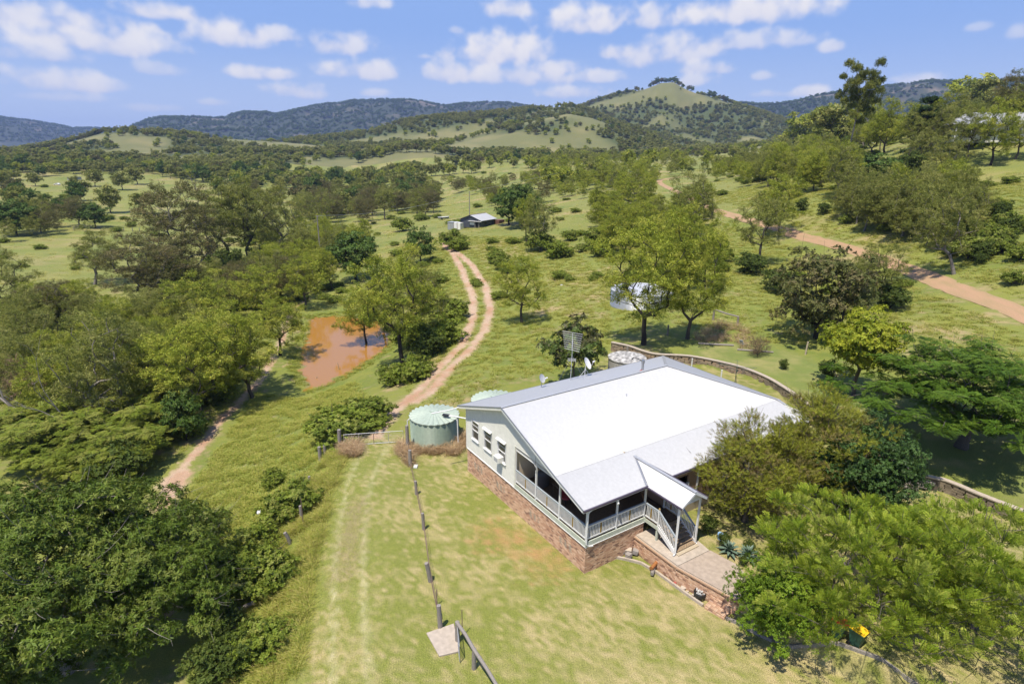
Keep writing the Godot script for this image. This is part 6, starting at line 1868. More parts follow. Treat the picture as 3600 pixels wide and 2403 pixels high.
	# agaves and what stands by them
	agave("agave with broad blue-green leaves at the edge of the path, nearer the stair", hw(-4.34, 7.75, -1.15), 0.95, 71)
	agave("agave with broad blue-green leaves at the edge of the path, farther from the stair", hw(-5.24, 8.3, -1.15), 0.98, 72)
	var can := MB.new()
	can.lathe([Vector2(0.16, 0.0), Vector2(0.2, 0.3), Vector2(0.17, 0.42), Vector2(0.0, 0.43)], 14)
	can.tube([Vector3(0.17, 0.3, 0), Vector3(0.32, 0.34, 0), Vector3(0.3, 0.12, 0), Vector3(0.18, 0.08, 0)], [0.025, 0.025, 0.025, 0.025], 6)
	solo("water_can", can.mesh(), M.blue_plastic, "pale blue plastic can standing in the shade behind the agaves", "can", Transform3D(Basis.IDENTITY, hw(-3.12, 8.44, -1.15)))
	# bins under the feathery tree
	bin("dark green wheelie bin with a yellow lid under the feathery tree", hw(-12.3, 7.2), M.yellow_plastic, 0.6)
	bin("dark green wheelie bin with a red lid under the feathery tree", hw(-11.5, 6.95), M.red_plastic, 0.75)
	# clothesline and two white pipes in the back yard
	var cl := thing("clothesline", "rotary clothesline on a green post in the back yard", "clothesline", Vector3(23.14, -0.65, -56.71))
	var cm := MB.new()
	cm.tube([Vector3(0, -0.2, 0), Vector3(0, 2.0, 0)], [0.04, 0.035], 8)
	part("post", cm.mesh(), M.dark_green, cl)
	for k in 4:
		var ang := 0.35 + TAU * k / 4
		var arm := MB.new()
		arm.tube([Vector3(0, 1.95, 0), Vector3(cos(ang) * 1.9, 2.1, sin(ang) * 1.9)], [0.025, 0.02], 5)
		part("arm", arm.mesh(), M.dark_green, cl)
		for j in 3:
			var r := 0.75 + 0.5 * j
			var a2 := ang + TAU / 4
			part("line", wire(Vector3(cos(ang) * r, 2.0 + 0.04 * j, sin(ang) * r), Vector3(cos(a2) * r, 2.0 + 0.04 * j, sin(a2) * r), 0.03, 0.006), M.grey_metal, cl)
	for q in [[20.07, -61.61, "white pipe standing in the back yard by the stone wall"], [22.14, -58.02, "white pipe standing between the roof and the clothesline"]]:
		var pm2 := MB.new()
		pm2.lathe([Vector2(0.07, -0.2), Vector2(0.07, 1.05), Vector2(0.085, 1.06), Vector2(0.085, 1.12), Vector2(0.0, 1.13)], 10)
		solo("vent_pipe", pm2.mesh(), M.white_paint, q[2], "pipe", Transform3D(Basis.IDENTITY, Vector3(q[0], -0.65, q[1])))
	var slabs := MB.new()
	slabs.box(Vector3(0, 0.1, 0), Vector3(1.1, 0.18, 0.7), Basis(Vector3.UP, 0.3))
	solo("sandstone_slab", slabs.mesh(), M.pale_stone, "pale sandstone slab lying at the foot of the stone wall", "slab", Transform3D(Basis.IDENTITY, Vector3(18.9, -0.65, -62.6)))

func crest_of(pts: Array, p: Vector2) -> float:
	var best := 1e9
	var y := 0.0
	for i in pts.size() - 1:
		var a := Vector2(pts[i].x, pts[i].z)
		var b := Vector2(pts[i + 1].x, pts[i + 1].z)
		var q := Geometry2D.get_closest_point_to_segment(p, a, b)
		var d := q.distance_to(p)
		if d < best:
			best = d
			y = lerpf(pts[i].y, pts[i + 1].y, q.distance_to(a) / maxf(a.distance_to(b), 0.01))
	return y

func agave(label: String, where: Vector3, size: float, seed_: int) -> void:
	rng.seed = seed_
	var o := thing("agave_plant", label, "agave", where)
	for i in 26:
		var ang := i * 2.4
		var rise := lerpf(0.15, 1.35, i / 26.0) + rng.randf_range(-0.12, 0.12)
		var l := size * rng.randf_range(0.8, 1.05) * lerpf(1.0, 0.75, i / 26.0)
		var m := MB.new()
		var d := Vector3(cos(rise), sin(rise), 0)
		var side := Vector3(0, 0, 1)
		var up := side.cross(d) * -1.0
		if up.y < 0:
			up = -up
		var ws := [0.045, 0.095, 0.1, 0.06, 0.004]
		var prev_l: Vector3
		var prev_r: Vector3
		var prev_c: Vector3
		for k in 5:
			var t := k / 4.0
			var c := d * l * t + Vector3.DOWN * 0.22 * l * t * t * cos(rise) + up * 0.05 * sin(t * PI)
			var pl: Vector3 = c + side * ws[k] + up * 0.03 * (1 - t)
			var pr: Vector3 = c - side * ws[k] + up * 0.03 * (1 - t)
			if k > 0:
				m.quad(prev_c, prev_l, pl, c)
				m.quad(prev_r, prev_c, c, pr)
				m.quad(c - up * 0.015, pl, prev_l, prev_c - up * 0.02)
				m.quad(prev_c - up * 0.02, prev_r, pr, c - up * 0.015)
			prev_l = pl
			prev_r = pr
			prev_c = c
		part("leaf", m.mesh(), M.agave, o, Transform3D(Basis(Vector3.UP, ang), Vector3(0, 0.05 + 0.008 * i, 0)))

func bin(label: String, where: Vector3, lid: Material, turn: float) -> void:
	var o := thing("wheelie_bin", label, "bin", on_ground(where.x, where.z), turn)
	var m := MB.new()
	var lo := 0.2
	var hi := 0.29
	var a := [Vector3(-lo, 0.06, -lo), Vector3(lo, 0.06, -lo), Vector3(lo, 0.06, lo), Vector3(-lo, 0.06, lo)]
	var b := [Vector3(-hi, 0.95, -hi * 1.2), Vector3(hi, 0.95, -hi * 1.2), Vector3(hi, 0.95, hi * 1.2), Vector3(-hi, 0.95, hi * 1.2)]
	for i in 4:
		var j := (i + 1) % 4
		m.quad(a[j], a[i], b[i], b[j])
	m.quad(a[0], a[1], a[2], a[3])
	m.box(Vector3(0, 0.94, 0), Vector3(0.64, 0.05, 0.76))
	part("body", m.mesh(), M.bin_green, o)
	var l := MB.new()
	l.box(Vector3(0, 0.0, 0), Vector3(0.62, 0.05, 0.78))
	l.box(Vector3(0, 0.045, 0), Vector3(0.5, 0.05, 0.62))
	part("lid", l.mesh(), lid, o, Transform3D(Basis(Vector3.RIGHT, 0.06), Vector3(0, 1.0, 0)))
	var hd := MB.new()
	hd.tube([Vector3(-0.25, 0.95, -0.42), Vector3(0.25, 0.95, -0.42)], [0.018, 0.018], 6)
	part("handle", hd.mesh(), M.bin_green, o)
	for s in [-0.24, 0.24]:
		var wh := MB.new()
		wh.tube([Vector3(s - 0.025, 0.1, -0.26), Vector3(s + 0.025, 0.1, -0.26)], [0.1, 0.1], 12)
		part("wheel", wh.mesh(), M.black, o)

func tank(called: String, label: String, where: Vector3, r: float, ht: float, body: Material, lid: Material, ribs: float, scallop: int, parts_: Callable) -> void:
	var o := thing(called, label, "water tank", where)
	var prof := [Vector2(r, -0.4)]
	var y := 0.0
	while y < ht - 0.02:
		for k in 4:
			prof.append(Vector2(r + sin(TAU * k / 4.0) * ribs, y + k * 0.0762 * 0.9 / 4.0))
		y += 0.0762 * 0.9
	prof.append(Vector2(r, ht))
	var m := MB.new()
	m.lathe(prof, 56)
	part("wall", m.mesh(), body, o)
	var l := MB.new()
	if scallop > 0:
		var n := scallop * 4
		var rim := []
		for k in n + 1:
			var a := TAU * k / n
			var s := absf(sin(a * scallop * 0.5))
			rim.append(Vector3(cos(a) * (r * (1.0 + 0.05 * s)), ht + 0.02 + 0.1 * s, sin(a) * (r * (1.0 + 0.05 * s))))
		for k in n:
			var a: Vector3 = rim[k]
			var b: Vector3 = rim[k + 1]
			var c0 := Vector3(a.x * 0.18, ht + 0.42, a.z * 0.18)
			var c1 := Vector3(b.x * 0.18, ht + 0.42, b.z * 0.18)
			l.quad(a, c0, c1, b)
			l.quad(b + Vector3.DOWN * 0.1, b, a, a + Vector3.DOWN * 0.1) 
			l.quad(a + Vector3.DOWN * 0.1, a, b, b + Vector3.DOWN * 0.1)
		l.lathe([Vector2(r * 0.18, ht + 0.4), Vector2(r * 0.18, ht + 0.47), Vector2(0.0, ht + 0.5)], 20)
	else:
		l.lathe([Vector2(r + 0.06, ht - 0.06), Vector2(r + 0.06, ht + 0.02), Vector2(r * 0.6, ht + 0.12), Vector2(0.0, ht + 0.17)], 48)
	part("lid", l.mesh(), lid, o)
	parts_.call(o, r, ht)

func make_tanks() -> void:
	tank("water_tank", "pale green corrugated rainwater tank with a scalloped lid at the gable end of the house", Vector3(-6.85, -2.6, -47.7), 2.14, 2.35, M.tank_green, M.tank_lid, 0.02, 26, func(o, r, ht):
		var p := MB.new()
		p.tube([Vector3(2.15, ht + 0.35, 1.5), Vector3(2.2, ht + 0.2, 1.55), Vector3(2.25, -0.2, 1.6)], [0.05, 0.05, 0.05], 7)
		part("pipe", p.mesh(), M.white_paint, o)
		p = MB.new()
		p.tube([Vector3(-r - 0.1, -0.2, 0.9), Vector3(-r - 0.1, ht - 0.1, 0.9), Vector3(-r + 0.1, ht + 0.05, 0.9)], [0.05, 0.05, 0.05], 7)
		part("pipe", p.mesh(), M.white_paint, o)
		p = MB.new()
		p.tube([Vector3(3.2, ht + 0.62, 2.0), Vector3(2.0, ht + 0.45, 1.2), Vector3(1.2, ht + 0.42, 0.95)], [0.055, 0.055, 0.06], 7)
		part("inlet_pipe", p.mesh(), M.white_paint, o)
		p = MB.new()
		p.box(Vector3(1.15, ht + 0.44, 0.9), Vector3(0.6, 0.12, 0.3), Basis(Vector3.UP, -0.3))
		part("strainer", p.mesh(), M.black, o))
	tank("water_tank", "pale green tank with a scalloped lid half hidden behind the back eave", Vector3(-1.57, -2.65, -51.42), 2.2, 2.3, M.tank_green, M.tank_lid, 0.02, 26, func(o, r, ht):
		var p := MB.new()
		p.box(Vector3(0.9, ht + 0.4, 0.4), Vector3(0.5, 0.2, 0.3))
		part("strainer", p.mesh(), M.black, o)
		p = MB.new()
		p.tube([Vector3(1.6, ht + 0.5, -0.4), Vector3(0.9, ht + 0.42, 0.0), Vector3(0.3, ht + 0.45, 0.2)], [0.06, 0.06, 0.06], 6)
		part("inlet_pipe", p.mesh(), M.white_paint, o))
	tank("water_tank", "weathered white concrete tank behind the roof ridge, mottled with black mould", Vector3(12.2, -0.7, -58.7), 1.95, 2.25, M.tank_concrete, M.mould_white, 0.0, 0, func(o, _r, ht):
		var p := MB.new()
		p.tube([Vector3(0.3, ht + 0.15, 1.0), Vector3(0.5, ht + 0.35, 1.1), Vector3(0.9, ht + 0.3, 1.3), Vector3(1.3, ht + 0.1, 1.5)], [0.05, 0.05, 0.05, 0.05], 6)
		part("hose", p.mesh(), M.black, o))
	tank("water_tank", "big silver corrugated tank under the tall grey-trunked gum", Vector3(19.9, -0.15, -88.3), 4.75, 2.45, M.silver, M.silver_lid, 0.014, 0, func(o, r, ht):
		var p := MB.new()
		p.box(Vector3(-1.5, ht + 0.14, 2.0), Vector3(0.9, 0.1, 0.7))
		part("hatch", p.mesh(), M.zinc, o))

func make_roof_gear() -> void:
	# local helper: a point on the back slope of the roof
	var spot := func(a: float, b: float) -> Vector3: return hw(a, b, 5.43 - 0.357 * (a - 8.88))
	for k in 2:
		var p: Vector3 = spot.call(14.16, 6.74) if k == 0 else spot.call(14.5, 11.68)
		var o := thing("satellite_dish", ["small grey satellite dish near the gable end of the roof", "large white satellite dish with a feed arm beside the television aerial"][k], "satellite dish", p, 0.0)
		var r := 0.38 if k == 0 else 0.55
		var c := Vector3(0, 0.75, 0) if k == 0 else Vector3(0.1, 1.15, 0)
		var face := Vector3(0.75, 0.45, 0.5).normalized() if k == 0 else Vector3(0.85, 0.55, 0.35).normalized()
		var side := Vector3.UP.cross(face).normalized()
		var bas := Basis(side, face, side.cross(face))
		var m := MB.new()
		m.lathe([Vector2(0.0, 0.0), Vector2(r * 0.5, r * 0.05), Vector2(r, r * 0.22)], 28)
		m.lathe([Vector2(r, r * 0.23), Vector2(r * 0.5, r * 0.06), Vector2(0.0, 0.012)], 28)
		part("reflector", m.mesh(), M.grey_dish if k == 0 else M.white_paint, o, Transform3D(bas, c))
		m = MB.new()
		m.tube([Vector3(0, -0.05, 0), Vector3(0, c.y * 0.6, 0), c - face * 0.05], [0.03, 0.03, 0.03], 6)
		if k == 1:
			m.tube([Vector3(-0.5, 0.05, 0.3), c * 0.55], [0.018, 0.018], 5)
			m.tube([Vector3(0.5, -0.12, -0.2), c * 0.55], [0.018, 0.018], 5)
		part("stand", m.mesh(), M.grey_metal if k == 0 else M.white_paint, o)
		m = MB.new()
		var tip := c + face * r * 1.35 + Vector3.DOWN * r * 0.15
		m.tube([c - side.cross(face) * r * 0.9 * -1.0 + Vector3.DOWN * 0.05, tip], [0.018, 0.015], 5)
		m.box(tip, Vector3(0.1, 0.1, 0.22), Basis(side, face.cross(side), face))
		part("feed_arm", m.mesh(), M.white_paint, o)
	var q: Vector3 = spot.call(14.15, 9.81)
	var o := thing("television_aerial", "tall television aerial with many rungs on a mast above the roof", "aerial", q)
	var m := MB.new()
	m.tube([Vector3(0, -0.05, 0), Vector3(0.05, 3.6, 0)], [0.03, 0.022], 6)
	part("mast", m.mesh(), M.grey_dish, o)
	m = MB.new()
	m.tube([Vector3(0.0, 2.75, 0.1), Vector3(0.1, 3.95, -0.9)], [0.016, 0.016], 5)
	part("boom", m.mesh(), M.grey_dish, o)
	for i in 9:
		var t := i / 8.0
		var c := Vector3(0.0, 2.75, 0.1).lerp(Vector3(0.1, 3.95, -0.9), t)
		var l := lerpf(0.62, 0.85, t)
		m = MB.new()
		m.tube([c + Vector3(-l, 0.1, -0.15), c + Vector3(l, -0.1, 0.15)], [0.014, 0.014], 5)
		part("element", m.mesh(), M.white_paint, o)
	for i in 3:
		m = MB.new()
		var y := 1.75 + i * 0.1
		m.tube([Vector3(-0.32, y, 0), Vector3(0.38, y - 0.02, 0.05)], [0.014, 0.014], 5)
		part("element", m.mesh(), M.white_paint, o)
	for d in [Vector3(1.3, -0.05, 1.2), Vector3(1.6, 0.0, -0.3), Vector3(-1.2, -0.1, 0.6)]:
		part("guy_wire", wire(Vector3(0.03, 2.2, 0), d, 0.02, 0.007), M.grey_metal, o)

func make_fences() -> void:
	# the fence along the mown drive, from the farm gate to the small gate
	var posts := [[-8.96, -45.76, 2.42, 0.15, "tall grey timber post that the farm gate closes on", 0, 0], [-8.31, -43.07, 1.42, 0.15, "thick grey post just below the tall gate post", 0.02, 0], [-7.10, -38.72, 1.15, 0.11, "first short post below the tank along the lawn fence", -0.04, 0.02], [-5.92, -34.44, 1.31, 0.11, "second short post below the tank along the lawn fence", -0.05, 0.04], [-4.75, -29.32, 1.39, 0.13, "leaning grey post halfway along the lawn fence", -0.22, 0.1], [-3.74, -25.67, 1.54, 0.13, "upright grey post next to the concrete pad", -0.05, 0.03]]
	for i in posts.size():
		var q: Array = posts[i]
		post_at("fence_post", q[4], on_ground(q[0], q[1]), q[2], q[3], Vector2(q[5], q[6]), M.old_timber, "timber posts beside the house lawn")
	for k in 3:
		var fw := thing("fence_wire", ["lowest", "middle", "top"][k] + " strand of fence wire between the drive and the house lawn", "fence wire", Vector3.ZERO, 0.0)
		for i in posts.size() - 1:
			var a: Array = posts[i]
			var b: Array = posts[i + 1]
			part("span", wire(on_ground(a[0], a[1], 0.12 + 0.33 * k), on_ground(b[0], b[1], 0.12 + 0.33 * k), 0.02, 0.011 if k > 0 else 0.02), M.rust_wire, fw)
	# old posts on the bank left of the drive
	var left := [[-15.20, -46.79, 1.84, 0.17, "split grey post at the left end of the farm gate", 0.05, 0], [-16.54, -45.37, 1.43, 0.15, "dark post, left of the pair below the farm gate", 0, 0], [-16.34, -46.12, 1.06, 0.13, "dark post, right of the pair below the farm gate", 0, 0], [-16.40, -42.08, 0.58, 0.11, "small dark post stub in the weeds below the pair", 0, 0], [-15.32, -37.06, 1.28, 0.12, "dark post beside the steel picket in the bushy weeds", 0, 0], [-15.39, -34.92, 0.94, 0.13, "pale post leaning over in the grass of the bank", -0.3, 0.1], [-15.05, -31.23, 1.21, 0.12, "grey post between the two largest bushes of the bank", -0.04, 0]]
	for q in left:
		post_at("fence_post", q[4], on_ground(q[0], q[1]), q[2], q[3], Vector2(q[5], q[6]), M.old_timber, "old timber posts on the bank left of the drive")
	for q in [[-14.97, -36.37, 2.32, "tall rusty steel picket in the bushy weeds left of the drive"], [-4.15, -27.34, 1.12, "short dark steel picket beside the last fence post"]]:
		post_at("steel_picket", q[3], on_ground(q[0], q[1]), q[2], 0.028, Vector2(0.03, 0), M.rust_wire, "", "picket")
	# the farm gate across the drive
	var ga := Vector2(-15.00, -46.81)
	var gb := Vector2(-9.37, -47.24)
	var gate := thing("farm_gate", "wide galvanised pipe farm gate across the mown drive", "gate")
	var A := on_ground(ga.x, ga.y, 0.0)
	var B := on_ground(gb.x, gb.y, 0.0)
	var dir := (B - A).normalized()
	A += dir * 0.2
	B -= dir * 0.25
	for s in [[0.2, 0.024], [1.25, 0.024]]:
		var t := MB.new()
		t.tube([A + Vector3.UP * s[0], B + Vector3.UP * s[0]], [s[1], s[1]], 7)
		part("rail", t.mesh(), M.galvanised, gate)
	for i in 5:
		var t := MB.new()
		var c := A.lerp(B, i / 4.0)
		var rr := 0.022 if i != 2 else 0.03
		t.tube([c + Vector3.UP * 0.2, c + Vector3.UP * 1.25], [rr, rr], 6)
		part("upright", t.mesh(), M.galvanised if i != 2 else M.rust_wire, gate)
	for i in 6:
		part("mesh_wire", wire(A + Vector3.UP * (0.32 + 0.15 * i), B + Vector3.UP * (0.32 + 0.15 * i), 0.01, 0.005), M.grey_metal, gate)
	# the little mesh gate, its post, and the rail fence that runs on from it
	var pa := Vector2(-2.72, -24.75)
	var pb := Vector2(-1.75, -23.05)
	var pc := Vector2(-0.4, -20.7)
	post_at("gate_post", "thick grey timber gate post at the corner of the concrete pad", on_ground(pa.x, pa.y), 1.3, 0.13, Vector2(0, 0), M.old_timber, "", "gate post")
	post_at("gate_post", "grey timber post under the log rail at the bottom of the picture", on_ground(pb.x, pb.y), 1.25, 0.12, Vector2(0.03, 0), M.old_timber, "", "gate post")
	post_at("steel_picket", "thin dark steel rod standing behind the small gate post", on_ground(-2.5, -25.1), 1.75, 0.022, Vector2(0, 0), M.rust_wire, "", "picket")
	var rail := MB.new()
	rail.tube([on_ground(pa.x, pa.y, 1.22), on_ground(-2.2, -23.9, 1.27), on_ground(pb.x, pb.y, 1.24), on_ground(-1.0, -21.8, 1.22), on_ground(pc.x, pc.y, 1.2)], [0.1, 0.09, 0.1, 0.09, 0.085], 9)
	solo("log_rail", rail.mesh(), M.old_timber, "weathered log rail running from the small gate post out of the picture", "rail")
	var sg := thing("mesh_gate", "small wire mesh gate swung open at the edge of the lawn", "gate")
	var h0 := on_ground(pa.x + 0.02, pa.y + 0.16)
	var gdir := Vector3(0.17, 0, 0.98)
	var end := h0 + gdir * 1.25
	var gm := MB.new()
	for pair in [[h0 + Vector3.UP * 0.12, h0 + Vector3.UP * 1.1], [end + Vector3.UP * 0.12, end + Vector3.UP * 1.1], [h0 + Vector3.UP * 0.12, end + Vector3.UP * 0.12], [h0 + Vector3.UP * 1.1, end + Vector3.UP * 1.1], [h0 + Vector3.UP * 0.12, end + Vector3.UP * 1.1]]:
		gm.tube(pair, [0.02, 0.02], 6)
	part("frame", gm.mesh(), M.galvanised, sg)
	var net := MB.new()
	for i in 12:
		var t := (i + 0.5) / 12.0
		net.tube([h0.lerp(end, t) + Vector3.UP * 0.14, h0.lerp(end, t) + Vector3.UP * 1.08], [0.004, 0.004], 3, false)
	for i in 10:
		var y := 0.18 + 0.09 * i
		net.tube([h0 + Vector3.UP * y, end + Vector3.UP * y], [0.004, 0.004], 3, false)
	part("netting", net.mesh(), M.grey_metal, sg)
	var pad := MB.new()
	pad.slab([Vector2(-4.44, -25.23), Vector2(-3.04, -25.91), Vector2(-2.55, -24.04), Vector2(-3.57, -23.72)], -3.2, -2.5)
	var pad_o := solo("concrete_pad", pad.mesh(), M.concrete, "worn square concrete pad in the grass at the small gate", "concrete pad")
	var ylow := 1e9
	for q in [Vector2(-4.44, -25.23), Vector2(-3.04, -25.91), Vector2(-2.55, -24.04), Vector2(-3.57, -23.72)]:
		ylow = minf(ylow, ground_y(q.x, q.y))
	pad_o.position.y = ylow + 2.5 + 0.1
	# a fallen log in the weeds, the log rail fence behind the yard
	var fl := MB.new()
	fl.tube([on_ground(-17.50, -29.66, 0.32), on_ground(-15.83, -29.57, 0.5)], [0.15, 0.13], 10)
	solo("fallen_log", fl.mesh(), M.old_timber, "grey fallen fence log lying in the weeds beside the big dark tree", "log")
	for q in [[27.02, -76.18, 1.6, "grey post at the higher end of the log rail in the dry grass"], [29.47, -73.93, 1.1, "short grey post at the lower end of the log rail in the dry grass"]]:
		post_at("rail_post", q[3], on_ground(q[0], q[1]), q[2], 0.14, Vector2.ZERO, M.old_timber, "", "post")
	var lr := MB.new()
	lr.tube([on_ground(27.02, -76.18, 1.5), on_ground(28.3, -75.0, 1.25), on_ground(29.5, -73.9, 1.05)], [0.11, 0.1, 0.1], 8)
	solo("log_rail", lr.mesh(), M.old_timber, "bent log rail on two posts in the dry grass behind the yard", "rail")
	post_at("yard_post", "white post on the upper lawn below the broad-leaved tree", on_ground(32.52, -61.64), 1.5, 0.09, Vector2(0.08, 0), M.pale_timber, "", "post")
	post_at("yard_post", "grey timber post at the far end of the stone wall", on_ground(13.4, -64.6), 1.5, 0.13, Vector2(0.0, 0), M.old_timber, "", "post")
	post_at("yard_post", "grey timber post in the shade between the two house gums", on_ground(19.8, -71.5), 1.4, 0.11, Vector2(0.0, 0), M.old_timber, "", "post")
	for e in [[22.5, -67.5, 26.3, -66.2, "long timber edge of the dry garden bed behind the stone wall"], [26.2, -64.8, 29.6, -63.0, "timber edge in front of the dead bush on the upper lawn"]]:
		var em := MB.new()
		em.tube([on_ground(e[0], e[1], 0.1), on_ground(e[2], e[3], 0.1)], [0.12, 0.11], 7)
		solo("log_edge", em.mesh(), M.old_timber, e[4], "log")
	var seat := thing("broken_chair", "tipped blue-grey chair on the dry garden bed behind the yard", "chair", on_ground(27.24, -66.08), 0.5)
	block("back", seat, Vector3(-0.2, 0.45, 0), Vector3(0.06, 0.6, 0.5), M.rail_blue, Basis(Vector3.BACK, 0.35))
	block("seat", seat, Vector3(0.1, 0.25, 0), Vector3(0.55, 0.06, 0.5), M.rail_blue, Basis(Vector3.BACK, -0.3))
	for s in [-0.2, 0.2]:
		bar("leg", seat, Vector3(0.3, 0.2, s), Vector3(0.55, 0.03, s), 0.05, 0.05, M.black)
	# fence posts far off across the paddock
	var nth := 0
	for q in [[-192.98, -240.11], [-177.89, -239.95], [-158.29, -240.80], [-154.63, -240.48], [-152.00, -240.90], [-148.25, -240.62], [-143.67, -240.47], [-200.05, -240.31]]:
		nth += 1
		post_at("paddock_post", "small grey fence post across the open paddock, %s from the left" % ordinal(nth), on_ground(q[0], q[1]), 1.4, 0.14, Vector2.ZERO, M.old_timber, "posts of the paddock fence")

func make_far_buildings() -> void:
	# the dark shed on the spur
	var o := thing("shed", "dark blue-grey iron shed with a pale gable roof and a patched lean-to", "shed", on_ground(-12.36, -208.42), -0.54)
	var w := 8.6
	var l := 9.0
	var ht := 2.7
	var m := MB.new()
	m.box(Vector3(0, ht / 2, 0), Vector3(w, ht, l))
	m.tri(Vector3(-w / 2, ht, l / 2), Vector3(w / 2, ht, l / 2), Vector3(0, ht + 1.55, l / 2))
	m.tri(Vector3(w / 2, ht, -l / 2), Vector3(-w / 2, ht, -l / 2), Vector3(0, ht + 1.55, -l / 2))
	part("wall", m.mesh(), M.shed_wall, o)
	for s in [-1.0, 1.0]:
		var r := MB.new()
		corrugated(r, Vector3(0, ht + 1.62, -l / 2 - 0.5), Vector3(0, 0, 1), Vector3(s, -0.36, 0).normalized(), 0.0, l + 1.0, func(_s): return 0.0, func(_s): return (w / 2 + 0.5) * 1.063, 0.3, 0.03)
		part("roof", r.mesh(), M.zinc if s > 0 else M.grey_metal, o)
	bar("ridge_cap", o, Vector3(0, ht + 1.66, -l / 2 - 0.5), Vector3(0, ht + 1.66, l / 2 + 0.5), 0.3, 0.05, M.rust_wire)
	bar("gutter", o, Vector3(w / 2 + 0.55, ht - 0.1, l / 2 + 0.5), Vector3(w / 2 + 0.55, ht - 0.1, -l / 2 - 0.5), 0.12, 0.12, M.white_paint)
	bar("awning", o, Vector3(-0.5, ht - 0.35, l / 2 + 0.4), Vector3(w / 2 + 0.6, ht - 0.35, l / 2 + 0.4), 0.9, 0.06, M.white_paint)
	block("window", o, Vector3(0.7, 1.45, l / 2 + 0.05), Vector3(1.9, 0.9, 0.08), M.white_paint)
	block("door", o, Vector3(2.9, 1.15, l / 2 + 0.03), Vector3(1.2, 2.3, 0.08), M.black)
	for x in [2.1, 3.7]:
		block("door_post", o, Vector3(x, 1.3, l / 2 + 0.3), Vector3(0.22, 2.6, 0.2), M.old_timber)
	block("window", o, Vector3(w / 2 + 0.02, 1.5, 1.5), Vector3(0.08, 0.8, 0.9), M.black)
	block("lean_to", o, Vector3(w / 2 + 1.0, 1.1, -5.5), Vector3(2.4, 2.2, 3.6), M.rust_sheet)
	for k in 4:
		var bx := MB.new()
		bx.box(Vector3(0, 0.25, 0), Vector3(0.9, 0.5, 0.6))
		solo("scrap_pile", bx.mesh(), M.rust_sheet if k != 1 else M.white_paint, ["rusty box against the side wall of the shed", "small white box among the scrap beside the shed", "rusty drum box at the far corner of the shed", "rusty scrap box below the shade tree by the shed"][k], "scrap box", Transform3D(Basis(Vector3.UP, k * 0.7), on_ground(-12.36, -208.42) + Vector3(5.2 + k * 0.9, 0, 2.6 - k * 1.5)))
	var c := thing("storage_container", "white and grey sheet metal container standing at the front of the dark shed", "container", on_ground(-20.93, -206.16), -0.54)
	block("body", c, Vector3(0, 1.3, 0), Vector3(2.7, 2.6, 2.4), M.grey_sheet)
	block("panel", c, Vector3(2.0, 1.35, 0.25), Vector3(1.5, 2.7, 2.0), M.white_paint)
	block("door", c, Vector3(3.45, 1.3, 0.3), Vector3(1.3, 2.6, 1.9), M.cream_metal)
	block("frame", c, Vector3(1.32, 1.4, 1.2), Vector3(0.12, 2.8, 0.16), M.rust_sheet)
	block("frame", c, Vector3(2.8, 1.4, 1.25), Vector3(0.12, 2.8, 0.16), M.rust_sheet)
	block("roof_sheet", c, Vector3(0, 2.64, 0), Vector3(2.9, 0.06, 2.6), M.zinc)
	# a small boat on a trailer
	var bt := thing("boat", "small green-hulled boat with a white rim on a trailer left of the shed", "boat", on_ground(-29.60, -252.14, 0), 0.3)
	var hull := MB.new()
	var secs := [[-2.2, 0.75, 0.55], [-0.8, 0.85, 0.6], [0.8, 0.75, 0.65], [2.0, 0.35, 0.75], [2.5, 0.03, 0.85]]
	for i in 4:
		var p: Array = secs[i]
		var q: Array = secs[i + 1]
		for s in [-1.0, 1.0]:
			var kl := Vector3(p[0], 0.55, 0)
			var kr := Vector3(q[0], 0.55 + 0.1 * i / 3.0, 0)
			var gl := Vector3(p[0], 0.55 + p[2], p[1] * s)
			var gr := Vector3(q[0], 0.55 + q[2], q[1] * s)
			if s > 0:
				hull.quad(kl, kr, gr, gl)
			else:
				hull.quad(kr, kl, gl, gr)
	hull.quad(Vector3(-2.2, 1.1, -0.75), Vector3(-2.2, 0.55, 0), Vector3(-2.2, 0.56, 0), Vector3(-2.2, 1.1, 0.75))
	part("hull", hull.mesh(), M.dark_green, bt)
	var deck := MB.new()
	for i in 4:
		var p: Array = secs[i]
		var q: Array = secs[i + 1]
		for s in [-1.0, 1.0]:
			deck.tube([Vector3(p[0], 0.58 + p[2], p[1] * s), Vector3(q[0], 0.58 + q[2], q[1] * s)], [0.1, 0.1], 6)
	deck.box(Vector3(0.2, 1.0, 0), Vector3(1.2, 0.1, 1.3))
	part("gunwale", deck.mesh(), M.white_paint, bt)
	for s in [-0.8, 0.8]:
		var wl := MB.new()
		wl.tube([Vector3(-0.6, 0.32, s - 0.1), Vector3(-0.6, 0.32, s + 0.1)], [0.32, 0.32], 12)
		part("wheel", wl.mesh(), M.black, bt)
	bar("trailer_beam", bt, Vector3(-2.0, 0.45, 0), Vector3(3.4, 0.42, 0), 0.1, 0.1, M.grey_metal)
	# power poles and their wire
	var pole_tops := []
	var poles := [[-57.56, -175.06, 13.24, "grey power pole with a short cross arm standing among the valley trees", 0.9], [-17.14, -234.59, 11.18, "leaning grey power pole behind the ridge of the shed", 0], [116.86, -540.99, 13.31, "power pole with a wide cross arm above the gums of the spur", 3.2]]
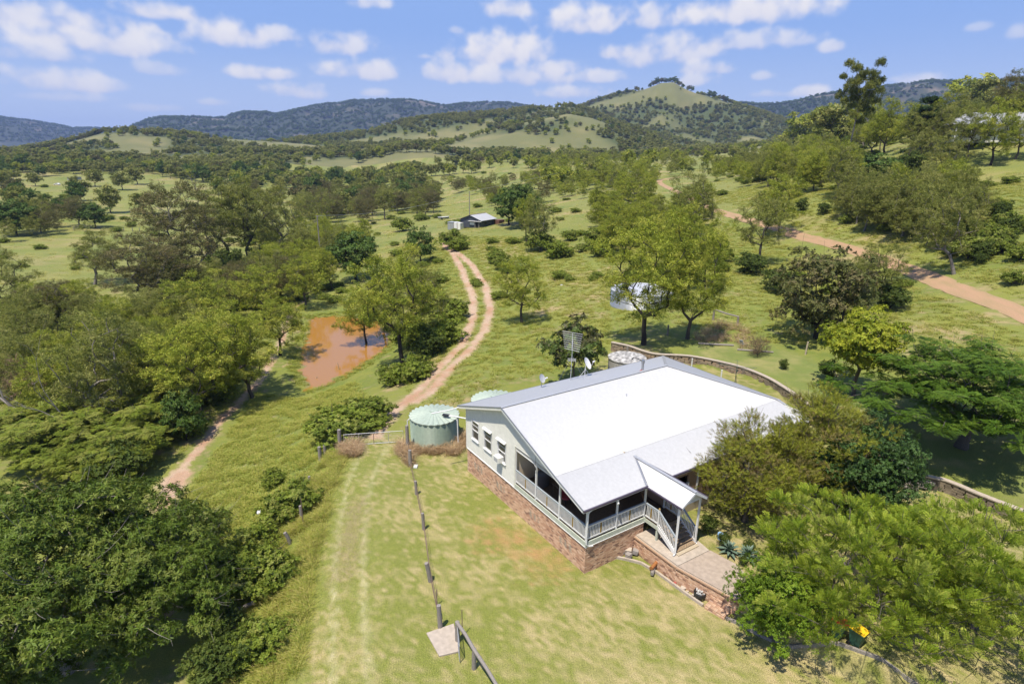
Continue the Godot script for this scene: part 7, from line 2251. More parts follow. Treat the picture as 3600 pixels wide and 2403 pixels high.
	for q in poles:
		var p := on_ground(q[0], q[1])
		var pm := MB.new()
		pm.tube([Vector3(0, -0.5, 0), Vector3(0, q[2] * 0.5, 0), Vector3(0, q[2], 0)], [0.2, 0.17, 0.13], 8)
		var po := thing("power_pole", q[3], "power pole", p)
		part("shaft", pm.mesh(), M.pole_grey, po)
		var cm := MB.new()
		if q[4] > 0.0:
			cm.box(Vector3(0, q[2] - 0.15, 0), Vector3(q[4], 0.14, 0.12), Basis(Vector3.UP, 0.4))
			cm.box(Vector3(0.2, q[2] - 0.4, 0), Vector3(0.35, 0.2, 0.2))
		else:
			cm.box(Vector3(0, q[2] - 0.1, 0), Vector3(0.3, 0.12, 0.2))
		part("cross_arm", cm.mesh(), M.pole_grey, po)
		pole_tops.append(p + Vector3.UP * (q[2] - 0.1))
	for i in pole_tops.size() - 1:
		solo("power_line", wire(pole_tops[i], pole_tops[i + 1], 2.2, 0.035), M.grey_sheet, ["pale power line from the valley pole up to the shed", "power line from the shed pole away to the far pole on the spur"][i], "power line")
	# the house on the right-hand hill
	var hh := thing("hill_house", "white-roofed house half hidden by gums on the crest of the right-hand hill", "house", on_ground(129.68, -170.04, -0.3), -0.35)
	hh.scale = Vector3.ONE * 1.4
	var hm := MB.new()
	hm.box(Vector3(0, 1.6, 0), Vector3(15, 3.2, 9))
	part("wall", hm.mesh(), M.siding, hh)
	for s in [-1.0, 1.0]:
		var r := MB.new()
		corrugated(r, Vector3(-8.2, 5.6, 0), Vector3.RIGHT, Vector3(0, -0.42, s).normalized(), 0.0, 16.4, func(q): return maxf(0.0, 1.0 - minf(q, 16.4 - q) / 4.0) * 5.6, func(_q): return 6.1, 0.35, 0.03)
		part("roof", r.mesh(), M.zinc, hh)
		var e := MB.new()
		e.tri(Vector3(s * 8.2, 3.2, 5.3 * s), Vector3(s * 8.2, 3.2, -5.3 * s), Vector3(s * 4.4, 5.55, 0))
		part("roof", e.mesh(), M.zinc, hh)
	block("verandah_roof", hh, Vector3(-5.0, 3.0, 5.6), Vector3(5.5, 0.1, 2.6), M.zinc)
	for x in [-5.0, -1.5, 2.5, 6.0]:
		block("window", hh, Vector3(x, 1.7, 4.53), Vector3(1.6, 1.2, 0.08), M.black)
	for x in [-7.5, -5.0, -2.5]:
		block("post", hh, Vector3(x, 1.5, 6.6), Vector3(0.15, 3.0, 0.15), M.white_paint)
	# the outbuildings beside the clearing on the same hill
	var sh := thing("garden_shed", "small pale green shed between the gum trunks on the right-hand hill", "shed", on_ground(297.58, -571.61, 0), 0.2)
	block("wall", sh, Vector3(0, 1.1, 0), Vector3(2.0, 2.2, 2.0), M.tank_green)
	block("roof", sh, Vector3(0, 2.25, 0), Vector3(2.3, 0.12, 2.3), M.zinc)
	block("door", sh, Vector3(0.3, 0.95, 1.02), Vector3(0.7, 1.8, 0.05), M.grey_metal)
	car("white car parked in the shade by the clearing on the right-hand hill", on_ground(220.59, -382.57, 0), 0.3)
	# the farm at the far left
	var fh := thing("farm_house", "white-roofed building cut by the left edge of the picture", "house", on_ground(-363.70, -430.70, 0), 0.3)
	block("wall", fh, Vector3(0, 1.7, 0), Vector3(14, 3.4, 9), M.siding)
	for s in [-1.0, 1.0]:
		var r := MB.new()
		corrugated(r, Vector3(-7.6, 5.6, 0), Vector3.RIGHT, Vector3(0, -0.42, s).normalized(), 0.0, 15.2, func(_q): return 0.0, func(_q): return 5.6, 0.4, 0.03)
		part("roof", r.mesh(), M.zinc, fh)
	var fs := thing("farm_shed", "small white-roofed shed behind the left grove", "shed", on_ground(-359.88, -497.92, 0), -0.2)
	block("wall", fs, Vector3(0, 1.4, 0), Vector3(7.5, 2.8, 6), M.grey_sheet)
	block("roof", fs, Vector3(0, 2.95, 0), Vector3(8.2, 0.2, 6.8), M.zinc, Basis(Vector3.BACK, 0.05))
	block("door", fs, Vector3(0, 1.1, 3.03), Vector3(2.4, 2.2, 0.06), M.black)
	for k in 3:
		car(["white vehicle among the trees of the far left farm, nearest the shed", "pale vehicle among the far farm trees, farther along", "grey old vehicle in the shade at the far farm"][k], [on_ground(-343.29, -455.59, 0), on_ground(-338.62, -464.00, 0), on_ground(-315.28, -445.78, 0)][k], k * 0.9)

func car(label: String, where: Vector3, turn: float) -> void:
	var o := thing("parked_car", label, "car", where, turn)
	var m := MB.new()
	var prof := [Vector2(-2.1, 0.35), Vector2(-2.1, 0.85), Vector2(-1.3, 0.95), Vector2(-0.7, 1.45), Vector2(0.9, 1.45), Vector2(1.6, 0.95), Vector2(2.1, 0.9), Vector2(2.1, 0.35)]
	for i in prof.size():
		var a: Vector2 = prof[i]
		var b: Vector2 = prof[(i + 1) % prof.size()]
		m.quad(Vector3(b.x, b.y, 0.85), Vector3(b.x, b.y, -0.85), Vector3(a.x, a.y, -0.85), Vector3(a.x, a.y, 0.85))
	for i in range(1, prof.size() - 1):
		m.tri(Vector3(prof[0].x, prof[0].y, 0.85), Vector3(prof[i + 1].x, prof[i + 1].y, 0.85), Vector3(prof[i].x, prof[i].y, 0.85))
		m.tri(Vector3(prof[0].x, prof[0].y, -0.85), Vector3(prof[i].x, prof[i].y, -0.85), Vector3(prof[i + 1].x, prof[i + 1].y, -0.85))
	part("body", m.mesh(), M.white_gloss, o)
	for s in [-0.86, 0.86]:
		block("side_window", o, Vector3(0.05, 1.2, s), Vector3(1.7, 0.36, 0.02), M.black)
		for x in [-1.35, 1.35]:
			var wl := MB.new()
			wl.tube([Vector3(x, 0.32, s - 0.1), Vector3(x, 0.32, s + 0.04)], [0.32, 0.32], 12)
			part("wheel", wl.mesh(), M.black, o)

func make_pond_things() -> void:
	for q in [[-25.96, -82.75, -0.1, 1.3, 0.1, "pale stick standing up out of the brown pond"], [-28.40, -79.17, 0.35, 0.5, 0, "dark snag at the near end of the pond"], [-26.12, -105.48, -1.5, 0.6, 0.6, "bare branch reaching over the far corner of the pond"]]:
		var m := MB.new()
		m.tube([Vector3.ZERO, Vector3(q[2], q[3], q[4])], [0.06, 0.035], 5)
		solo("water_stick", m.mesh(), M.pale_timber, q[5], "stick", Transform3D(Basis.IDENTITY, Vector3(q[0], -9.4, q[1])))
	for q in [[-20.03, -40.34, "white scrap lying on the grass slope left of the drive"], [-19.20, -41.01, "pinkish white scrap on the slope by the steel picket"], [9.18, -107.59, "pale lid lying in the grass right of the lone small gum"], [-7.82, -42.79, "white scrap in the grass at the foot of the lawn fence"]]:
		var m := MB.new()
		m.box(Vector3(0, 0.08, 0), Vector3(0.45, 0.12, 0.3), Basis(Vector3.UP, q[0]))
		solo("white_scrap", m.mesh(), M.white_paint, q[2], "scrap", Transform3D(Basis.IDENTITY, on_ground(q[0], q[1])))

# ---------------------------------------------------------------- the trees close to the house, each of its own kind
func bough(m: MB, from: Vector3, dir: Vector3, length: float, r: float, depth: int) -> void:
	var pts := [from]
	var rr := [r]
	var d := dir.normalized()
	var p := from
	for i in 4:
		d = (d + Vector3(rng.randf_range(-1, 1), rng.randf_range(-0.6, 0.9), rng.randf_range(-1, 1)) * 0.28).normalized()
		p += d * length * 0.25
		pts.append(p)
		rr.append(r * (1.0 - 0.2 * (i + 1)))
		if depth > 0 and i > 0:
			var o := (d + Vector3(rng.randf_range(-1, 1), rng.randf_range(-0.3, 0.8), rng.randf_range(-1, 1)) * 0.9).normalized()
			bough(m, p, o, length * rng.randf_range(0.4, 0.65), r * (0.55 - 0.08 * i), depth - 1)
	m.tube(pts, rr, 6 if r > 0.05 else 4, false)

func dead_tree(label: String, p: Vector3, dir: Vector3, length: float, r: float, seed_: int, category := "dead tree") -> void:
	rng.seed = seed_
	var m := MB.new()
	m.col = Color(0.42, 0.37, 0.33)
	bough(m, Vector3(0, -0.3, 0), dir, length, r, 3)
	solo("dead_tree", m.mesh(), M.bark, label, category, Transform3D(Basis.IDENTITY, p))

func make_garden_breeds() -> void:
	rng.seed = 501
	var grey := Color(0.2, 0.17, 0.15)
	var dark := Color(0.07, 0.055, 0.045)
	var pale := Color(0.4, 0.36, 0.31)
	# big dark glossy tree
	var mango_leaf := spray_set("whorl", 11, 0.24, 0.062, 0.22, 6)
	raise("glossy", "gloss_leaf", {"seed": 510, "height": 11.0, "bare": 2.0, "crown": Vector3(7.2, 5.2, 7.0), "clump": 1.02, "clumps": 200, "per": 62, "sprays": mango_leaf, "tints": tones([[0.062, 0.092, 0.014], [0.08, 0.115, 0.018], [0.05, 0.074, 0.012], [0.1, 0.125, 0.026]]), "bark": pale, "hollow": 0.6, "under": -0.6, "apart": 0.9, "twigs": 170, "squash": 0.75, "trunk_r": 0.3})
	# poinciana: wide, flat, feathery
	var fern := spray_set("frond", 18, 0.2, 0.075, 0.55, 6)
	raise("poinciana", "leaf", {"seed": 520, "height": 8.0, "bare": 2.0, "crown": Vector3(9.6, 3.6, 9.0), "clump": 1.05, "clumps": 190, "per": 44, "sprays": fern, "tints": tones([[0.045, 0.085, 0.01], [0.056, 0.1, 0.012], [0.038, 0.07, 0.01], [0.068, 0.112, 0.016]]), "bark": grey, "level": true, "squash": 0.3, "hollow": 0.35, "under": -0.5, "apart": 1.0, "twigs": 60, "trunk_r": 0.38, "twig_r": 0.02})
	# jacarandas: airy sprays of bright fern leaves
	var jac := spray_set("frond", 22, 0.1, 0.036, 0.34, 8)
	for i in 2:
		raise("jacaranda_%d" % i, "leaf", {"seed": 530 + i, "height": 7.0, "bare": 1.7, "crown": Vector3(5.6, 3.3, 5.4), "clump": 0.58, "clumps": 140, "per": 54, "sprays": jac, "tints": tones([[0.14, 0.19, 0.02], [0.175, 0.22, 0.026], [0.115, 0.16, 0.018], [0.2, 0.235, 0.045]]), "bark": grey, "droop": -0.5, "hollow": 0.35, "under": -0.55, "apart": 1.4, "twigs": 60, "trunk_r": 0.2})
	# bottlebrushes: fine olive foliage
	var needles := spray_set("brush", 26, 0.11, 0.024, 0.34, 6)
	for i in 2:
		raise("bottlebrush_%d" % i, "leaf", {"seed": 540 + i, "height": 7.0, "bare": 1.2, "crown": Vector3(3.9, 3.7, 3.8), "clump": 0.72, "clumps": 120, "per": 44, "sprays": needles, "tints": tones([[0.165, 0.178, 0.024], [0.2, 0.21, 0.03], [0.135, 0.148, 0.022], [0.16, 0.138, 0.05]]), "bark": grey, "hollow": 0.4, "under": -0.85, "apart": 0.95, "twigs": 60, "droop": 0.1, "trunk_r": 0.18})
	# dense dark garden tree
	raise("citrus", "gloss_leaf", {"seed": 550, "height": 6.4, "bare": 0.8, "crown": Vector3(3.5, 3.4, 3.4), "clump": 0.7, "clumps": 130, "per": 48, "sprays": spray_set("whorl", 10, 0.15, 0.07, 0.22, 6), "tints": tones([[0.035, 0.066, 0.018], [0.045, 0.082, 0.022], [0.028, 0.052, 0.015], [0.055, 0.095, 0.03]]), "bark": dark, "hollow": 0.62, "under": -0.92, "apart": 0.85})
	# bright leafy garden bush
	raise("bright_bush", "leaf", {"seed": 555, "height": 4.4, "bare": 0.5, "crown": Vector3(2.3, 2.1, 2.3), "clump": 0.6, "clumps": 80, "per": 40, "sprays": spray_set("whorl", 12, 0.13, 0.055, 0.24, 5), "tints": tones([[0.105, 0.165, 0.016], [0.13, 0.19, 0.022], [0.08, 0.13, 0.014]]), "bark": grey, "hollow": 0.5, "under": -0.85, "apart": 0.85})
	# loquat with large leaves
	raise("large_leaf", "gloss_leaf", {"seed": 560, "height": 6.0, "bare": 1.6, "crown": Vector3(2.9, 2.4, 2.8), "clump": 0.7, "clumps": 40, "per": 17, "sprays": spray_set("whorl", 9, 0.34, 0.13, 0.2, 5), "tints": tones([[0.05, 0.075, 0.02], [0.065, 0.09, 0.026], [0.06, 0.06, 0.03]]), "bark": grey, "hollow": 0.45, "under": -0.7, "apart": 1.1})
	# yellow-green shade tree
	raise("yellow_leaf", "leaf", {"seed": 565, "height": 7.0, "bare": 2.3, "crown": Vector3(2.5, 2.7, 2.4), "clump": 0.72, "clumps": 60, "per": 30, "sprays": spray_set("whorl", 9, 0.24, 0.1, 0.25, 5), "tints": tones([[0.165, 0.19, 0.018], [0.2, 0.22, 0.025], [0.12, 0.15, 0.016]]), "bark": grey, "hollow": 0.45, "under": -0.8, "trunk_r": 0.14})
	# grey-green broad-leaved tree
	raise("broad", "leaf", {"seed": 570, "height": 8.5, "bare": 1.4, "crown": Vector3(4.6, 4.4, 4.4), "clump": 0.95, "clumps": 84, "per": 28, "sprays": spray_set("whorl", 9, 0.28, 0.12, 0.3, 5), "tints": tones([[0.075, 0.085, 0.03], [0.095, 0.1, 0.038], [0.06, 0.068, 0.024], [0.11, 0.1, 0.05]]), "bark": dark, "hollow": 0.45, "under": -0.85, "twigs": 40})
	# tall gum with bunched crown on the hill
	raise("skyline_gum", "leaf", {"seed": 580, "height": 24.0, "bare": 11.0, "crown": Vector3(6.6, 7.2, 6.6), "clump": 1.6, "clumps": 40, "per": 60, "sprays": spray_set("hang", 14, 0.4, 0.14, 0.7), "tints": tones([[0.1, 0.118, 0.028], [0.13, 0.14, 0.034], [0.075, 0.09, 0.024]]), "bark": pale, "apart": 1.2, "hollow": 0.45, "under": -0.9, "droop": 0.3})

func put(kind: String, called: String, label: String, category: String, p: Vector3, height: float, turn: float, wide := 1.0, tilt := 0.0) -> void:
	var o := plant(kind, called, label, category, p.x, p.z, height, turn, "", wide, tilt)
	o.position.y = p.y

func make_garden() -> void:
	make_garden_breeds()
	put("glossy", "glossy_tree", "huge dense dark glossy-leaved tree filling the lower left corner", "tree", Vector3(-26.75, -8.16, -27.93), 11.20, 0.40, 1.12, 0.00)
	put("glossy", "glossy_tree", "smaller dark glossy-leaved tree on the right side of the huge one", "tree", Vector3(-21.28, -7.02, -29.28), 8.00, 2.40, 1.00, 0.00)
	put("poinciana", "spreading_tree", "wide flat-topped feathery dark green shade tree on the upper lawn", "tree", Vector3(36.15, 0.20, -42.45), 7.60, 0.60, 1.00, 0.00)
	put("jacaranda_0", "feathery_tree", "bright feathery tree nearer the brick steps, its sprays over the path", "tree", Vector3(18.20, -2.10, -25.20), 6.90, 0.30, 1.10, 0.00)
	put("jacaranda_1", "feathery_tree", "bright feathery tree with a dark forked trunk in the lower right corner", "tree", Vector3(24.20, -2.00, -24.60), 6.90, 1.30, 1.18, 0.00)
	put("bottlebrush_0", "bottlebrush_tree", "olive bottlebrush tree right beside the entrance porch", "tree", Vector3(15.60, -1.00, -33.60), 6.90, 0.20, 0.98, 0.00)
	put("bottlebrush_1", "bottlebrush_tree", "taller olive bottlebrush tree at the front right corner of the roof", "tree", Vector3(21.20, -1.00, -36.20), 7.60, 2.20, 0.92, 0.00)
	put("citrus", "dark_tree", "dense rounded dark green tree beside the farther bottlebrush", "tree", Vector3(23.80, -1.05, -34.60), 6.30, 1.00, 0.98, 0.00)
	put("bright_bush", "garden_bush", "bright green rounded bush at the lower end of the path, under the feathery sprays", "bush", Vector3(13.90, -2.10, -24.60), 4.20, 0.50, 0.95, 0.00)
	put("large_leaf", "large_leaf_tree", "large-leaved dark tree behind the television aerial", "tree", Vector3(6.50, -1.40, -58.50), 6.60, 0.20, 1.00, 0.00)
	put("yellow_leaf", "shade_tree", "neat yellow-green tree with a pale trunk on the upper lawn", "tree", Vector3(32.43, 0.35, -51.52), 8.20, 0.40, 1.05, 0.00)
	put("broad", "garden_tree", "grey-green broad-leaved tree behind the upper lawn", "tree", Vector3(35.86, 1.47, -66.27), 10.41, 0.90, 1.00, 0.00)
	put("skyline_gum", "skyline_gum", "tallest gum with a bunched crown standing out against the sky", "tree", Vector3(102.98, 17.39, -188.73), 32.53, 0.30, 0.62, 0.00)
	for q in [[28.63, -58.15, 1.1, "small dark shrub alone on the upper lawn"], [31.66, -55.03, 2.0, "thin sapling on the upper lawn left of the yellow-green tree"]]:
		plant("shrub_dark_0", "lawn_shrub", q[3], "shrub", q[0], q[1], q[2], 0.4, "", 0.75)
	put("shrub_dark_1", "garden_plant", "low green plant behind the agaves, beside the blue can", "plant", Vector3(13.25, -1.15, -30.93), 0.9, -3.7, 0.8)
	put("shrub_dark_0", "garden_plant", "low green plant just behind the farther agave", "plant", Vector3(14.66, -1.15, -30.42), 0.8, -4.9, 0.8)
	put("shrub_dark_0", "garden_plant", "small green plant between the two agaves at the path edge", "plant", Vector3(13.85, -1.15, -29.18), 0.6, -5.5, 0.8)
	put("shrub_dark_0", "garden_plant", "dark green shrub in the shade right of the stair", "plant", Vector3(12.69, -1.15, -32.36), 1.2, -2.2, 0.8)
	plant("brown_shrub", "dead_bush", "reddish dead bush on the dry bed behind the stone wall", "shrub", 27.64, -62.50, 2.4, 0.7, "", 1.0)
	dead_tree("grey dead tree leaning out of the wattles at the left picture edge", on_ground(-53.41, -62.02), Vector3(-1.0, 0.75, 0.2), 11.0, 0.26, 620)
	dead_tree("bare grey leaning trunk among the wattles below the layered tree", on_ground(-46.27, -58.46), Vector3(-0.55, 1.0, -0.2), 8.0, 0.16, 621)
	dead_tree("grey heap of dead branches behind the small bright green tree", on_ground(-42.08, -61.58), Vector3(-0.6, 0.6, 0.3), 5.0, 0.14, 622)
	dead_tree("white dead tree standing at the back of the paddock", on_ground(-214.76, -412.00), Vector3(-0.1, 1.0, 0.0), 15.0, 0.4, 623)
	dead_tree("fallen dead tree lying on the valley flat", on_ground(-92.35, -120.22), Vector3(1.0, 0.12, -0.2), 6.0, 0.16, 624)
	grove(["far_dark"], [3], "hill_tree", "dark tree on the crest of the pointed hill", "tree", "dark trees on the pointed hill", [0, 415, -1956, 15, 0, 426, -1954, 19, 0, 437, -1952, 20, 0, 449, -1949, 18, 0, 461, -1946, 15, 0, 470, -1944, 16, 0, 482, -1941, 18, 0, 492, -1939, 19, 0, 501, -1936, 16, 0, 511, -1934, 14, 0, 503, -1832, 15, 0, 511, -1830, 14, 0, 357, -1866, 15, 0, 330, -1871, 14, 0, 310, -1875, 14, 0, 559, -1816, 16, 0, 568, -1813, 17, 0, 594, -1805, 16, 0, 603, -1802, 15, 0, 232, -1886, 16, 0, 253, -1883, 14])
	# the layered pine on the hill: tiers of dark tufts
	rng.seed = 590
	var p := on_ground(116.01, -176.40)
	var pine := thing("pine_tree", "dark pine with flat layered tiers standing on the hill before the range", "tree", p)
	pine.scale = Vector3.ONE * 0.78
	var trunk := MB.new()
	trunk.col = Color(0.1, 0.08, 0.07)
	trunk.tube([Vector3(0, -0.5, 0), Vector3(0, 9, 0), Vector3(0, 17, 0)], [0.35, 0.25, 0.1], 7)
	var tuft := spray_set("brush", 26, 0.8, 0.16, 1.3, 3)
	var v := PackedVector3Array()
	var n := PackedVector3Array()
	var c := PackedColorArray()
	for tier in [[9.0, 4.6], [11.4, 5.2], [13.4, 4.0], [16.6, 2.0]]:
		for k in 9:
			var ang := TAU * k / 9.0 + rng.randf_range(-0.25, 0.25)
			var l: float = tier[1] * rng.randf_range(0.7, 1.1)
			var e := Vector3(cos(ang) * l, tier[0] + rng.randf_range(0.2, 1.0), sin(ang) * l)
			trunk.tube([Vector3(0, tier[0], 0), Vector3(e.x * 0.5, tier[0] - 0.1, e.z * 0.5), e], [0.1, 0.07, 0.04], 4, false)
			for i in 16:
				var q := Vector3(0, tier[0], 0).lerp(e, rng.randf_range(0.45, 1.05)) + Vector3(rng.randf_range(-0.7, 0.7), rng.randf_range(-0.1, 0.5), rng.randf_range(-0.7, 0.7))
				var dir := Vector3(rng.randf_range(-1, 1), rng.randf_range(0.1, 1.0), rng.randf_range(-1, 1)).normalized()
				var side := dir.cross(Vector3(0.3, 0.2, 1)).normalized()
				var b := Basis(side, dir, side.cross(dir))
				var s: Array = tuft[rng.randi_range(0, 2)]
				v.append_array(Transform3D(b, q) * (s[0] as PackedVector3Array))
				n.append_array(Transform3D(b, Vector3.ZERO) * (s[1] as PackedVector3Array))
				var cc := PackedColorArray()
				cc.resize(s[0].size())
				cc.fill(Color(0.028, 0.05, 0.018) * rng.randf_range(0.8, 1.3))
				c.append_array(cc)
	part("trunk", trunk.mesh(), M.bark, pine)
	var arr := []
	arr.resize(Mesh.ARRAY_MAX)
	arr[Mesh.ARRAY_VERTEX] = v
	arr[Mesh.ARRAY_NORMAL] = n
	arr[Mesh.ARRAY_COLOR] = c
	var pm := ArrayMesh.new()
	pm.add_surface_from_arrays(Mesh.PRIMITIVE_TRIANGLES, arr)
	part("crown", pm, M.leaf, pine)

# ---------------------------------------------------------------- grass and weeds
func tuft_mesh(blades: int, height: float, spread: float, width: float, tints: Array, seed_: int) -> ArrayMesh:
	rng.seed = seed_
	var m := MB.new()
	for i in blades:
		var ang := rng.randf() * TAU
		var r := sqrt(rng.randf()) * spread
		var base := Vector3(cos(ang) * r, -0.03, sin(ang) * r)
		var lean := Vector3(cos(ang), 0, sin(ang)) * rng.randf_range(0.35, 1.35)
		var h := height * rng.randf_range(0.5, 1.1)
		var a2 := rng.randf() * TAU
		var side := Vector3(cos(a2), 0, sin(a2)) * width * 0.5
		m.col = (tints[rng.randi_range(0, tints.size() - 1)] as Color) * rng.randf_range(0.85, 1.15)
		var mid := base + Vector3.UP * h * 0.6 + lean * h * 0.25
		var tip := base + Vector3.UP * h * 0.82 + lean * h * 0.95
		m.tri(base - side, base + side, mid)
		m.tri(mid - side * 0.8, mid + side * 0.8, tip)
	return m.mesh()

func make_grass() -> void:
	var green := tones([[0.2, 0.235, 0.03], [0.25, 0.265, 0.042], [0.16, 0.2, 0.026], [0.3, 0.285, 0.06]])
	var gold := tones([[0.31, 0.295, 0.065], [0.25, 0.265, 0.045], [0.38, 0.32, 0.11], [0.34, 0.31, 0.085]])
	var dry := tones([[0.38, 0.28, 0.16], [0.31, 0.22, 0.13], [0.45, 0.35, 0.22], [0.26, 0.18, 0.11]])
	var tall := tuft_mesh(34, 0.62, 0.34, 0.035, green, 601)
	var tall_gold := tuft_mesh(34, 0.55, 0.34, 0.035, gold, 602)
	var weed := tuft_mesh(30, 0.2, 0.3, 0.06, green, 603)
	var straw := tuft_mesh(44, 0.9, 0.3, 0.035, dry, 604)
	var short := tuft_mesh(26, 0.055, 0.22, 0.03, tones([[0.3, 0.33, 0.06], [0.42, 0.38, 0.13], [0.22, 0.26, 0.045], [0.52, 0.44, 0.22]]), 605)
	rng.seed = 610
	var sets := [[], [], [], [], []]
	# long grass along the bank left of the drive
	var strip := PackedVector2Array([Vector2(-10.36, -22.72), Vector2(-11.97, -28.86), Vector2(-12.51, -31.91), Vector2(-13.31, -36.78), Vector2(-13.67, -41.00), Vector2(-14.20, -45.06), Vector2(-15.99, -46.40), Vector2(-16.57, -42.71), Vector2(-16.80, -38.65), Vector2(-17.06, -35.85), Vector2(-16.68, -31.88), Vector2(-16.14, -28.48), Vector2(-15.31, -24.48)])
	scatter_in(sets[0], strip, 900, 0.4, 0.95, 0.0)
	scatter_in(sets[1], strip, 1500, 0.5, 1.1, 0.0)
	# rough pasture: the valley slope, the track sides, behind the yard, and the banks by the gravel road
	for area in [[[Vector2(-16.31, -46.61), Vector2(-17.15, -42.28), Vector2(-17.62, -37.26), Vector2(-19.07, -34.08), Vector2(-26.34, -42.87), Vector2(-29.12, -45.21), Vector2(-30.93, -56.42), Vector2(-34.30, -72.92), Vector2(-27.75, -70.62), Vector2(-21.48, -75.29), Vector2(-14.60, -59.26), Vector2(-20.16, -56.61)], 5200, 500], [[Vector2(-36.63, -52.51), Vector2(-34.18, -54.44), Vector2(-34.12, -70.74), Vector2(-43.03, -106.44), Vector2(-48.92, -136.90), Vector2(-64.75, -145.42), Vector2(-88.93, -127.48), Vector2(-95.75, -105.14), Vector2(-55.09, -56.42)], 4200, 1800], [[Vector2(-9.37, -50.62), Vector2(-4.71, -56.78), Vector2(1.00, -61.66), Vector2(5.87, -62.79), Vector2(12.24, -68.57), Vector2(17.50, -102.06), Vector2(14.53, -153.43), Vector2(-0.31, -172.55), Vector2(-22.15, -189.00), Vector2(-35.74, -183.39), Vector2(-33.30, -134.44), Vector2(-20.23, -100.08), Vector2(-14.25, -87.56), Vector2(-13.87, -70.65)], 7000, 5200], [[Vector2(13.45, -71.69), Vector2(20.55, -77.28), Vector2(27.83, -68.64), Vector2(34.04, -63.67), Vector2(43.39, -66.01), Vector2(45.81, -59.74), Vector2(49.30, -52.73), Vector2(57.70, -63.44), Vector2(57.91, -83.93), Vector2(58.76, -110.47), Vector2(54.73, -151.68), Vector2(53.82, -208.84), Vector2(29.77, -180.51), Vector2(17.96, -151.15), Vector2(17.50, -102.06)], 6500, 4800], [[Vector2(62.56, -69.89), Vector2(66.84, -98.57), Vector2(63.77, -136.94), Vector2(70.31, -221.39), Vector2(96.02, -229.86), Vector2(98.99, -163.84), Vector2(107.96, -128.99)], 7000, 3600]]:
		var poly := PackedVector2Array(area[0])
		var gy := []
		scatter_in(sets[1], poly, area[2], 0.4, 1.0, 0.12)
		scatter_in(sets[0], poly, area[2] / 2, 0.35, 0.85, -0.15)
		scatter_in(sets[2], poly, area[1], 0.7, 1.7, 0.0)
	# dry grass against the tank, at the gate and in the dead bed behind the yard
	for area in [[[Vector2(-9.40, -45.20), Vector2(-4.60, -44.60), Vector2(-3.60, -47.00), Vector2(-4.20, -49.00), Vector2(-5.00, -45.90), Vector2(-8.90, -46.30)], 150], [[Vector2(-15.18, -46.73), Vector2(-13.34, -47.03), Vector2(-12.90, -44.77), Vector2(-14.47, -44.66)], 120], [[Vector2(23.23, -71.84), Vector2(27.68, -75.56), Vector2(29.99, -72.64), Vector2(28.79, -64.12), Vector2(27.24, -62.60), Vector2(26.21, -67.93), Vector2(22.35, -67.58)], 110], [[Vector2(-10.02, -47.59), Vector2(-8.83, -45.87), Vector2(-8.00, -42.31), Vector2(-9.72, -45.30)], 90]]:
		scatter_in(sets[3], PackedVector2Array(area[0]), area[1], 0.5, 1.15, -1.0)
	scatter_in(sets[0], PackedVector2Array([Vector2(-40.74, -112.62), Vector2(-38.71, -105.59), Vector2(-37.27, -94.19), Vector2(-33.87, -83.07), Vector2(-30.57, -77.03), Vector2(-27.66, -72.56), Vector2(-26.43, -72.91), Vector2(-25.16, -75.85), Vector2(-23.17, -79.47), Vector2(-21.22, -84.50), Vector2(-18.86, -91.05), Vector2(-18.91, -97.06), Vector2(-22.48, -106.37), Vector2(-26.92, -112.82), Vector2(-35.26, -115.58)]), 500, 0.4, 0.9, -0.6)
	scatter_in(sets[2], PackedVector2Array([Vector2(-40.74, -112.62), Vector2(-38.71, -105.59), Vector2(-37.27, -94.19), Vector2(-33.87, -83.07), Vector2(-30.57, -77.03), Vector2(-27.66, -72.56), Vector2(-26.43, -72.91), Vector2(-25.16, -75.85), Vector2(-23.17, -79.47), Vector2(-21.22, -84.50), Vector2(-18.86, -91.05), Vector2(-18.91, -97.06), Vector2(-22.48, -106.37), Vector2(-26.92, -112.82), Vector2(-35.26, -115.58)]), 500, 0.8, 1.6, -0.6)
	# short turf, rougher along the fence line
	scatter_in(sets[4], mown_poly, 24000, 0.5, 1.0, -1.0)
	# tussocks and low growth over the middle distance
	var tus := []
	var bushes := []
	var tries := 0
	while tries < 26000:
		tries += 1
		var az := deg_to_rad(rng.randf_range(-56.0, 56.0))
		var r := 95.0 * pow(7.4, rng.randf())
		var p := Vector2(sin(az) * r, -cos(az) * r)
		if on_bare(p):
			continue
		var nse := broad.get_noise_2d(p.x * 1.3, p.y * 1.3) + patch.get_noise_2d(p.x * 0.5, p.y * 0.5) * 0.6
		if nse < rng.randf_range(-0.35, 0.3):
			continue
		var s := rng.randf_range(1.0, 2.0) * (0.8 + r / 500.0)
		var xf := Transform3D(Basis(Vector3.UP, rng.randf() * TAU).scaled(Vector3(s, s * 0.6, s)), Vector3(p.x, ground_y(p.x, p.y) - 0.05, p.y))
		if nse > 0.3 and rng.randf() < 0.1:
			bushes.append(Transform3D(xf.basis.scaled(Vector3.ONE * 0.6), xf.origin))
		else:
			tus.append(xf)
	stuff("tussock_grass", tall_gold, M.leaf_grass, tus, "tussocks of yellowish grass over the open slopes and paddocks")
	stuff("low_scrub", breed["shrub_1"][1], M.leaf, bushes, "small scattered scrub over the open slopes and paddocks", "scrub")
	stuff("long_grass", tall, M.leaf_grass, sets[0], "long green grass on the banks and pasture round the house")
	stuff("pasture_grass", tall_gold, M.leaf_grass, sets[1], "long yellowish grass on the banks and pasture round the house")
	stuff("ground_weeds", weed, M.leaf_grass, sets[2], "low leafy weeds growing through the rough pasture", "weeds")
	stuff("dry_grass", straw, M.leaf_grass, sets[3], "dead brown standing grass by the tank, the gate and the back garden bed")
